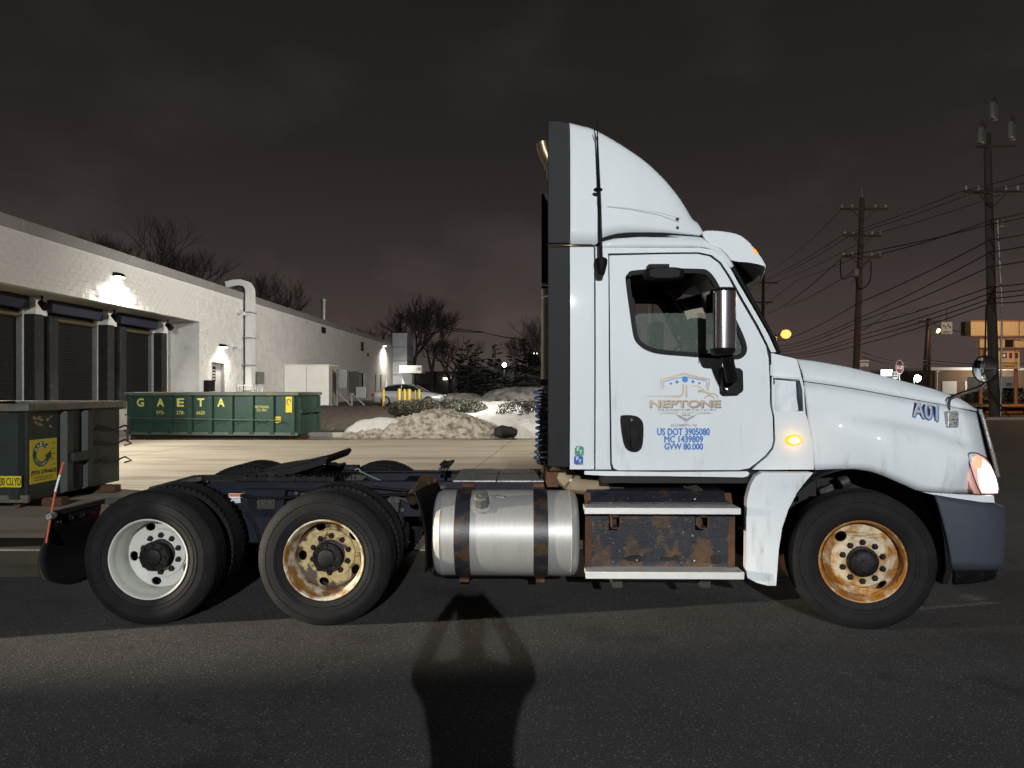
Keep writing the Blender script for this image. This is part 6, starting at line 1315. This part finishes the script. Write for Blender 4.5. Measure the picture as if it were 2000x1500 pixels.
light('pole_lamp_light', 'POINT', c + Vector((.4, -1.0, -.3)), 250, (1, .62, .3), .2, parent=t)
p5b = Bp(1814, 757, 84); p5b.z = 0
pole('thin brown pole standing right behind the leaning one', p5b, Bp(1816, 640, 84), .16)
p6b = Bp(781, 757, 100); p6b.z = 0; pole('distant pole with one crossarm among the bare trees', p6b, Bp(782, 613, 100), .2, [(Bp(0, 617, 100).z, .7, .5, .1)])
CAB = pm('cable_black', (.012, .010, .010), .6, var=0)
def cable(pts, r, sag=.35, lab='black overhead cable strung between the utility poles', group='overhead cables'):
    ps = [Bp(*p) for p in pts]; o_ = []
    for a, c in zip(ps, ps[1:]):
        n = 10; sg_ = sag * (c - a).length / 15
        for i in range(n): t_ = i / n; q = a.lerp(c, t_); q.z -= sg_ * 4 * t_ * (1 - t_); o_.append(q)
    o_.append(ps[-1]); b = MB(); b.tube(o_, r, 5); base = o_[0].copy(); o = b.build('overhead_cable', CAB, None, smooth=60)
    return tag(o, lab, 'cable', group)
for a, m_, z_ in (((2080, 318, 32), (1876, 374, 40.5), (1647, 458, 53.8)), ((2080, 338, 32), (1900, 377, 40.5), (1664, 458, 53.8)), ((2080, 366, 32), (1972, 374, 40.5), (1711, 456, 53.8))): cable([a, m_, z_, (1480 + (z_[0]-1647)*.5, 551, 96)], .022, .12, 'thin wire from the transformer pole crossarm to the middle crossarm of the brown pole', 'wires between the crossarms')
for a, m_, z_, e_ in (((2080, 392, 32), (1935, 430, 40.4), (1712, 498, 53.7), (1530, 600, 110)), ((2080, 402, 32), (1935, 438, 40.4), (1648, 500, 53.7), (1500, 612, 110)),
    ((2080, 440, 32), (1935, 468, 40.4), (1676, 592, 53.7), (1500, 668, 130)), ((2080, 462, 32), (1935, 492, 40.4), (1676, 622, 53.7), (1500, 676, 130)), ((2080, 492, 32), (1935, 520, 40.4), (1676, 629, 53.7), (1500, 682, 130)),
    ((2080, 540, 32), (1935, 560, 40.4), (1676, 640, 53.7), (1500, 686, 130)), ((2080, 552, 32), (1935, 572, 40.4), (1676, 656, 53.7), (1500, 690, 130)), ((2080, 560, 32), (1935, 583, 40.4), (1676, 664, 53.7), (1500, 692, 130)), ((2080, 578, 32), (1935, 592, 40.4), (1676, 674, 53.7), (1500, 694, 130))):
    cable([a, m_, z_, e_], .034, .14, *(('black wire ending on the lowest crossarm of the brown pole', 'wires to the lowest crossarm') if z_[1] < 560 else ('thick low black cable passing the brown pole below its crossarms', 'low cables under the crossarms')))
cable([(1684, 688, 54), (1812, 703, 82), (2060, 708, 60)], .03, .2); cable([(1684, 697, 54), (1812, 709, 82), (2060, 716, 60)], .03, .2); cable([(1812, 626, 82), (1860, 645, 60), (2060, 672, 45)], .03, .1); cable([(1676, 650, 54), (1730, 615, 60), (1812, 600, 82)], .03, .1)
cable([(1676, 500, 53.7), (1560, 545, 70), (1420, 640, 140)], .022, .1); cable([(1640, 412, 53.7), (1540, 505, 80), (1440, 560, 140)], .018, .1)
cable([(782, 616, 100), (940, 648, 85), (1075, 665, 70)], .05, .25, 'twin sagging cable running from the distant pole to behind the cab', None); cable([(775, 617, 100), (860, 640, 92), (942, 649, 85)], .05, .3, 'thin cable hanging beside the twin cable over the bare trees', None)
cable([(1946, 560, 40.2), (1926, 600, 40.2), (1924, 690, 40.2), (1930, 760, 40.2), (1975, 818, 40)], .045, .05, 'black guy cable drooping along the tall transformer pole', None)
# ================================================================== SIGNS
SGNW = pm('sign_white', (.78, .78, .74), .5, var=.05); STOPR = pm('stop_red', (.14, .012, .018), .5, var=.08); SGNY = pm('sign_panel_yellow', (.50, .40, .24), .5, var=.12, scale=1.5, stretch=(6, 1, .5)); SLEG = pm('sign_leg_orange', (.30, .14, .05), .6, var=.2)
c0, c1 = Bp(1839, 652, 58), Bp(1860, 629, 58); t = thing('lane_sign', 'white lane-use sign with two arrows and ONLY hung from the cables', 'sign', (c0.x, 58, c0.z)); wS, hS = c1.x - c0.x, c1.z - c0.z
MB().box((0, 0, 0), (wS, .03, hS)).build('sign_plate', SGNW, t); text('sign_text', 'ONLY', (wS*.14, -.006, hS*.07), (wS*.72, 0, 0), (0, 0, hS*.15), BLK, t, .008)
for m_ in (0, 1):
    def ar(x, z): return (wS*(x if not m_ else 1 - x), -.006, hS*z)
    pts = [(.40, .40), (.40, .58), (.34, .66), (.22, .68)] if not m_ else [(.40, .88), (.40, .68), (.34, .60), (.22, .58)]
    b = MB(); b.tube([ar(*p) for p in pts], wS*.035, 6); e_ = pts[-1]; b.add([ar(e_[0] + .02, e_[1] + .09), ar(e_[0] + .02, e_[1] - .09), ar(e_[0] - .14, e_[1])], [(0, 1, 2)]); b.build('arrow_mark', BLK, t)
b = MB(); b.bar((wS*.5, .02, hS), (wS*.5, .02, hS + 1.0), .04, .04); b.build('sign_hanger', DSTEEL, t)
c = Bp(1757, 717, 76); t = thing('stop_sign', 'red octagonal stop sign seen over the hood', 'sign', (c.x, 76, 0)); r_ = .62
oc = [(r_*.72*math.cos(R(22.5 + 45*i)), r_*1.3*math.sin(R(22.5 + 45*i))) for i in range(8)]
b = MB(); b.prism([(x, c.z + z) for x, z in oc], -.02, .02); b.build('sign_rim', SGNW, t); b = MB(); b.prism([(x*.9, c.z + z*.9) for x, z in oc], -.035, -.021); b.build('sign_face', STOPR, t)
text('sign_text', 'STOP', (-.33, -.045, c.z - .22), (.66, 0, 0), (0, 0, .44), SGNW, t, .01); MB().box((-.04, .025, 0), (.04, .1, c.z + .6)).build('sign_post', GALV, t)
c = Bp(1748, 733, 77); q = MB().box((-.35, 0, -.4), (.35, .04, .4)).build('arrow_board', SGNW, None); q.location = (c.x, 77, c.z); tag(q, 'small white plate with black marks beside the stop sign', 'sign')
MB().box((-.25, -.02, -.2), (.25, -.005, -.1)).build('board_mark', BLK, q); MB().box((-.2, -.02, .02), (-.05, -.005, .25)).build('board_mark', BLK, q); MB().box((.05, -.02, .02), (.2, -.005, .25)).build('board_mark', BLK, q)
MB().box((-.03, .05, -c.z), (.03, .1, .3)).build('board_post', GALV, q)
for (xa, xb, ya, yb), lab, col_ in (((1680, 1697.5, 703.5, 706), 'narrow pale street-name blade on the pole behind the hood', SGNW), ((1681, 1696, 709, 715.5), 'white street sign with red lettering below the narrow blade', SGNW)):
    a, c = Bp(xa, yb, 53), Bp(xb, ya, 53); t = thing('street_sign', lab, 'sign', (a.x, 53, a.z)); MB().box((0, 0, 0), (c.x - a.x, .03, c.z - a.z)).build('sign_plate', col_, t); text('sign_text', 'STREET' if ya > 705 else 'AVENUE', ((c.x-a.x)*.2, -.006, (c.z-a.z)*.25), ((c.x-a.x)*.6, 0, 0), (0, 0, (c.z-a.z)*.45), STOPR, t)
    MB().box((-.04, .0, -a.z), (.0, .05, c.z - a.z)).build('sign_post', GALV, t)
a, c = Bp(1724, 734, 84), Bp(1743, 722, 84); t = thing('lit_sign_box', 'small glowing white sign box low over the hood', 'sign', (a.x, 84, 0)); MB().box((0, 0, a.z), (c.x - a.x, .4, c.z)).build('sign_face', pm('sign_lit_white', (1, 1, 1), .4, var=0, emis=(1, 1, 1), estr=6), t, bevel=.03); MB().box(((c.x-a.x)*.45, .1, 0), ((c.x-a.x)*.55, .3, a.z)).build('sign_post', DSTEEL, t)
# pylon sign with three panels
dS = 50; xS0 = Bp(1893, 0, dS).x; t = thing('pylon_sign', 'tall three-panel yellow roadside sign behind the transformer pole', 'sign', (xS0, dS, 0))
def spanel(px0, px1, py0, py1, nm='sign_panel'):
    a, c = Bp(px0, py1, dS), Bp(px1, py0, dS); o = MB().box((a.x - xS0, 0, a.z), (c.x - xS0, .5, c.z)).build(nm, SGNY, t, bevel=.03)
    f = MB(); w_, h_ = c.x - a.x, c.z - a.z; x0 = a.x - xS0; f.box((x0, -.03, c.z - .08), (x0 + w_, -.002, c.z)); f.box((x0, -.03, a.z), (x0 + w_, -.002, a.z + .06)); f.build('panel_frame', SLEG, o); return o, x0, a.z, w_, h_
for px0, px1 in ((1896, 1932), (1935, 1990), (1992.5, 2050)): spanel(px0, px1, 626, 657)
MB().box((-.28, -.02, Bp(0, 655, dS).z), (.10, .5, Bp(0, 628, dS).z)).build('panel_side', GREASE, t)
spanel(1914, 1953, 661, 680); o, x0, z0, w_, h_ = spanel(1954, 2050, 661, 680)
MB().box((x0 + .3, -.02, z0 + .05), (x0 + w_*.26, -.004, z0 + h_ - .05)).build('screen_patch', GREASE, o)
o, x0, z0, w_, h_ = spanel(1926, 1992, 684, 721); px2x = lambda p: Bp(p, 0, dS).x - xS0; py2z = lambda p: Bp(0, p, dS).z
MB().box((px2x(1955), -.02, py2z(699.5)), (px2x(1966), -.004, py2z(689))).build('star_field', pm('navy_print', (.02, .02, .04), .5, var=0), o)
b = MB(); sc0 = (px2x(1960.5), py2z(694.3)); pts = [(sc0[0] + (.17 if i % 2 == 0 else .07)*math.sin(i*math.pi/5), sc0[1] + (.17 if i % 2 == 0 else .07)*math.cos(i*math.pi/5)) for i in range(10)]; b.prism(pts, -.03, -.021); b.build('star_mark', SGNW, o)
for p in (1971, 1982.5): MB().box((px2x(p), -.02, py2z(699.5)), (px2x(p + 5.5), -.004, py2z(689))).build('red_bar', STOPR, o)
MB().box((px2x(1955), -.02, py2z(711)), (px2x(1987), -.004, py2z(707.5))).build('brown_bar', SLEG, o); text('sign_text', 'COOP.NYC', (px2x(1956), -.008, py2z(717.5)), (px2x(1982) - px2x(1956), 0, 0), (0, 0, py2z(713) - py2z(717.5)), BLK, o, .008)
for p in (1920, 1989): b = MB(); b.cyl((px2x(p), .25, 0), (px2x(p), .25, py2z(658)), .12, n=12); b.build('sign_leg', SLEG, t, smooth=40)
# ================================================================== RIGHT SIDE: depot, verge, lamps
BRK = pm('brown_brick', (.20, .135, .095), .85, var=.15, scale=.8, bump=.1, bscale=10)
dB = 98; xa, xb = Bp(1816, 0, dB).x, Bp(2120, 0, dB).x; zt_ = Bp(0, 723, dB).z
t = thing('brown_depot', 'low brown depot with white roof edge and white roller doors', 'building', (xa, dB, 0)); MB().box((0, 0, 0), (xb - xa, 16, zt_)).build('wall', BRK, t); MB().box((-.1, -.2, zt_), (xb - xa, 16, zt_ + .38)).build('roof_edge', WHT, t)
bx = lambda p: Bp(p, 0, dB).x - xa; bz = lambda p: Bp(0, p, dB).z
for p0, p1 in ((1840, 1868), (1884, 1911), (2010, 2040)):
    o = MB().box((bx(p0), -.08, .9), (bx(p1), -.003, bz(744.5))).build('roller_door', WHT, t, bevel=.02); MB().box((bx(p0), -.06, .1), (bx(p1), -.002, .9)).build('door_gap', GAP, o)
b = MB(); b.cyl((bx(1828), -.2, .3), (bx(1828), -.2, bz(726)), .10); b.build('downpipe', WHT, t); MB().box((bx(1825.5), -.5, bz(727)), (bx(1830.5), -.002, bz(724))).build('pipe_head', WHT, t)
light('depot_wall_light', 'POINT', (bx(1930), -4.0, zt_ + .2), 1500, (1, .86, .68), .2, parent=t); b = MB(); b.bar((bx(1930), -4, zt_ + .45), (bx(1930), 0, zt_ + .45), .08, .08); b.build('lamp_bracket', DSTEEL, t)  # light and its bracket added to brighten the depot front
t = thing('grey_depot_wing', 'long pale flat-roofed building low behind the hood', 'building', (Bp(1600, 0, 110).x, 110, 0)); MB().box((0, 0, 0), (17.2, 12, 3.7)).build('wall', pm('dim_wall', (.12, .11, .105), .9, var=.1), t); MB().box((-.1, -.2, 3.7), (17.3, 12, 4.0)).build('roof_edge', COPE, t)
# delivery truck with red letters
xT = Bp(1952, 0, 84).x; t = thing('delivery_truck', 'white box truck with red letters parked at the brown depot', 'truck', (xT, 84, 0))
MB().box((0, 0, .9), (2.3, 6, 3.1)).build('cargo_box', WHT, t, bevel=.03); text('truck_lettering', 'XPO', (.75, -.02, 1.95), (.75, 0, 0), (0, 0, .38), STOPR, t, .02)
MB().box((.1, -1.4, .35), (2.2, -.02, 1.35)).build('truck_cab', WHT, t, bevel=.1); MB().box((.3, -1.2, 1.36), (2.0, -.1, 1.75)).build('windscreen', BLK, t, bevel=.08)
for x in (.15, 1.85): b = MB(); b.lathe([(0, .2), (0, .4), (.3, .4), (.3, .2)], (x, -.8, .4), 'x', 16); b.build('wheel', TYRE, t)
# verge and kerb across the street
VERGE = pm('verge_soil', (.085, .058, .032), .9, var=.4, scale=3, c2=(.055, .060, .03), mix=(.4, .65), mscale=1.2, bump=.6, bscale=12)
plane_mesh('verge', [(18, 39.3), (80, 40.5), (80, 84), (18, 84)], .13, VERGE)
b = MB(); n_ = 14
for i in range(n_): x0 = 18 + i*3.0; y0 = 39.0 + i*.058; b.add([(x0 + .02, y0, 0), (x0 + 2.98, y0 + .058, 0), (x0 + 2.98, y0 + .36, 0), (x0 + .02, y0 + .30, 0), (x0 + .02, y0 + .03, .14), (x0 + 2.98, y0 + .09, .14), (x0 + 2.98, y0 + .36, .14), (x0 + .02, y0 + .30, .14)], [(0,1,5,4),(4,5,6,7),(0,4,7,3),(1,2,6,5)])
kb = b.build('street_kerb', CURB, None); kb['kind'] = 'structure'
LITBANK = pm('orange_barrier_plastic', (.65, .20, .03), .5, var=.15)  # orange lamplight on the low bank, put into its colour
for i, (px_, d, ln) in enumerate(((1922, 46, 2.4), (1985, 47, 2.6))):
    c = Bp(px_, 0, d); o = MB(); o.prism([(-ln/2, 0), (ln/2, 0), (ln/2, .25), (ln/2 - .1, .55), (-ln/2 + .1, .55), (-ln/2, .25)], -.22, .22); o = o.build('road_barrier', LITBANK, None, bevel=.04); o.location = (c.x + ln/2, d, .13); tag(o, ['orange plastic road barrier left of the transformer pole', 'orange plastic road barrier right of the transformer pole'][i], 'barrier')
BRW = pm('dead_hedge_twigs', (.075, .042, .026), .9, var=.5, scale=2)
for i, px_ in enumerate((1900, 1925, 1958, 1985)):
    c = Bp(px_, 0, 60); t = thing('dead_hedge', 'leafless brown hedge clump on the verge by the depot', 'hedge', (c.x, 60, .13), 0, 'brown hedge clumps on the verge'); leafball('twigs', '', (0, 0, .75), 1.0, .8, .8, 1400, .10, BRW, 40 + i, t)
# lamps on the right
def street_lamp(label, base, h, armx, lens, power, colr, cone=None, target=None, size=.15, army=0, blend=.55):
    t = thing('street_lamp', label, 'street lamp', base); b = MB(); b.tube([(0, 0, 0), (0, 0, h*.5), (0, 0, h)], [.12, .10, .07], 10); b.tube([(0, 0, h - .3), (armx*.5, army*.5, h + .1), (armx, army, h + .1)], .04, 8); b.build('lamp_pole', DSTEEL, t, smooth=50)
    b = MB(); b.lathe([(0, .0), (.02, .16), (.12, .22), (.2, .12), (.22, 0)], (armx, army, h + .05), 'z', 18); b.build('lamp_head', DSTEEL, t, smooth=40)
    b = MB(); b.lathe([(-.16, 0), (-.14, .12), (-.02, .20), (.05, .19)], (armx, army, h + .03), 'z', 18); b.build('lamp_lens', lens, t, smooth=50)
    light('street_lamp_light', 'SPOT' if cone else 'POINT', (armx, army, h - .18 - size), power, colr, size, (Vector(target) - Vector(base)) if target is not None else None, cone, blend, parent=t); return t
def at_lens(px, py, d, armx): c = Bp(px, py, d); return (c.x - armx, d, 0), c.z
bs, h = at_lens(1535, 652, 62, .9); t = street_lamp('orange sodium street lamp glowing beside the windshield', bs, h, .9, SOD, 1400, (1, .42, .12))
b = MB(); b.lathe([(-.42, 0), (-.35, .25), (-.12, .42), (.08, .42), (.3, .25), (.36, 0)], (.9, 0, h), 'z', 18); b.build('globe', SOD, t, smooth=60)
street_lamp('white lot lamp on a pole behind the cab by the planting bed', (4.4, 31.0, 0), 7.3, -.8, SODW, 10500, (1, .95, .86), cone=150, target=(-9, 45, 0), size=.15, blend=.4)  # unseen lamp added to brighten the enclosure, shrubs and snow
bs, h = at_lens(1790, 739, 74, .3); t = street_lamp('low white floodlight glaring above the hood edge', bs, h, .3, FLO, 220, (1, 1, .96)); b = MB(); b.lathe([(-.3, 0), (-.2, .25), (.0, .34), (.2, .2), (.25, 0)], (.3, -.2, h), 'y', 18); b.build('flood_lens', FLO, t, smooth=60)
street_lamp('sodium street lamp beyond the yellow signs outside the picture', (Bp(2150, 0, 42).x, 44, 0), 8.5, -1.0, SOD, 1500, (1, .60, .30))  # unseen lamp added for the orange light on signs and verge
# lamps behind and beside the photographer (outside the picture; they throw the light and the shadow seen in it)
WLENS = pm('cool_lens', (1, 1, 1), .3, var=0, emis=(.95, .98, 1), estr=20)
street_lamp('tall cool white street lamp across the road behind the photographer', (LAMP_LOC.x + 2, LAMP_LOC.y, 0), LAMP_LOC.z + .3, -2.0, WLENS, LAMP_W, (.975, .99, 1.0), size=.12)
street_lamp('low warm flood lamp on a short pole down the street behind the truck', (SIDE_LOC.x, SIDE_LOC.y, 0), SIDE_LOC.z + .3, .5, SODW, SIDE_W, (1, .86, .66), cone=9.5, target=(.5, 5.85, 0), size=.05, blend=1.0)
# lamp added to light the forecourt, kept hidden behind the cab
street_lamp('warm white lot lamp on a pole behind the cab at the forecourt edge', (4.2, 21.5, 0), 7.4, -1.0, SODW, 1900, (1, .93, .82), cone=150, target=(-8, 28, 0), size=.15, blend=.45)
# box trailer added outside the picture as a light blocker; its corner cuts the low lamp's beam
t = thing('box_trailer', 'small white box trailer parked on the street behind the truck', 'trailer', (-9.6, 4.22, 0))
MB().box((0, 0, .55), (2.4, 2.2, 2.9)).build('trailer_box', WHT, t, bevel=.03); MB().box((.1, .0, .05), (2.4, .05, .54)).build('side_skirt', BLK, t)
for y in (.12, 1.85): b = MB(); b.lathe([(0, .15), (0, .33), (.2, .33), (.2, .15)], (1.2, y, .33), 'y', 20); b.build('wheel', TYRE, t, smooth=40)
b = MB(); b.bar((2.4, 1.1, .5), (3.2, 1.1, .5), .1, .1); b.build('tow_bar', DSTEEL, t)
# ================================================================== PHOTOGRAPHER (behind the camera; only the shadow is seen)
t = thing('person', 'person in a dark jacket holding up a phone with both hands', 'person', (0, 0, 0))
V, E, RD_ = [], [], []
def vv(p, r): V.append(p); RD_.append(r); return len(V) - 1
px0, yb_ = .03, -.36
pel = vv((px0, yb_, .98), .16); ab = vv((px0, yb_, 1.18), .172); ch = vv((px0, yb_, 1.38), .185); nk = vv((px0, yb_ + .01, 1.57), .055); hd0 = vv((px0, yb_ + .03, 1.68), .08); hd = vv((px0, yb_ + .04, 1.81), .13); hd2 = vv((px0, yb_ + .03, 1.89), .085)
E += [(pel, ab), (ab, ch), (ch, nk), (nk, hd0), (hd0, hd), (hd, hd2)]
for s in (-1, 1):
    hp = vv((px0 + s*.10, yb_, .90), .115); kn = vv((px0 + s*.12, yb_ + .02, .50), .080); an = vv((px0 + s*.13, yb_ - .02, .10), .055); to = vv((px0 + s*.15, yb_ + .17, .045), .045); E += [(pel, hp), (hp, kn), (kn, an), (an, to)]
    sh = vv((px0 + s*.18, yb_, 1.455), .100); el = vv((px0 + s*.292, yb_ + .17, 1.45), .072); mi_ = vv((px0*.5 + s*.232, yb_ + .25, 1.60), .056); wr_ = vv((s*.135, -.075, 1.745), .046); pa = vv((s*.110, -.055, 1.80), .046)
    E += [(ch, sh), (sh, el), (el, mi_), (mi_, wr_), (wr_, pa)]
    for k_, (dx, dz, ln) in enumerate(((-.010, .035, 1), (.004, .022, 1.05), (.012, .008, .95), (.014, -.008, .8))):
        f1 = vv((s*(.096 + dx*.3), -.030, 1.80 + dz), .010); f2 = vv((s*(.082 + dx*.2 - .006*ln), -.014, 1.805 + dz), .0085); f3 = vv((s*(.066 - .004*ln), -.012, 1.805 + dz*.9), .0075); E += [(pa, f1), (f1, f2), (f2, f3)]
    th1 = vv((s*.085, -.055, 1.765), .012); th2 = vv((s*.06, -.042, 1.775), .010); E += [(pa, th1), (th1, th2)]
me = bpy.data.meshes.new('body'); me.from_pydata(V, E, []); o = bpy.data.objects.new('body', me); col.objects.link(o); o.parent = t
sk_ = o.modifiers.new('skin', 'SKIN'); sk_.use_smooth_shade = True
for i, sv in enumerate(me.skin_vertices[0].data): sv.radius = (RD_[i], RD_[i] * (.68 if i in (pel, ab, ch) else 1)); sv.use_root = (i == pel)
sd_ = o.modifiers.new('sub', 'SUBSURF'); sd_.levels = 1; sd_.render_levels = 1
me.materials.append(pm('dark_jacket_cloth', (.03, .03, .035), .9, var=.2, scale=10))
ph = MB().box((-.08, -.026, 1.752), (.08, -.0175, 1.828)).build('phone', BLK, None, bevel=.003); tag(ph, 'black phone held up sideways by the person taking the picture', 'phone')
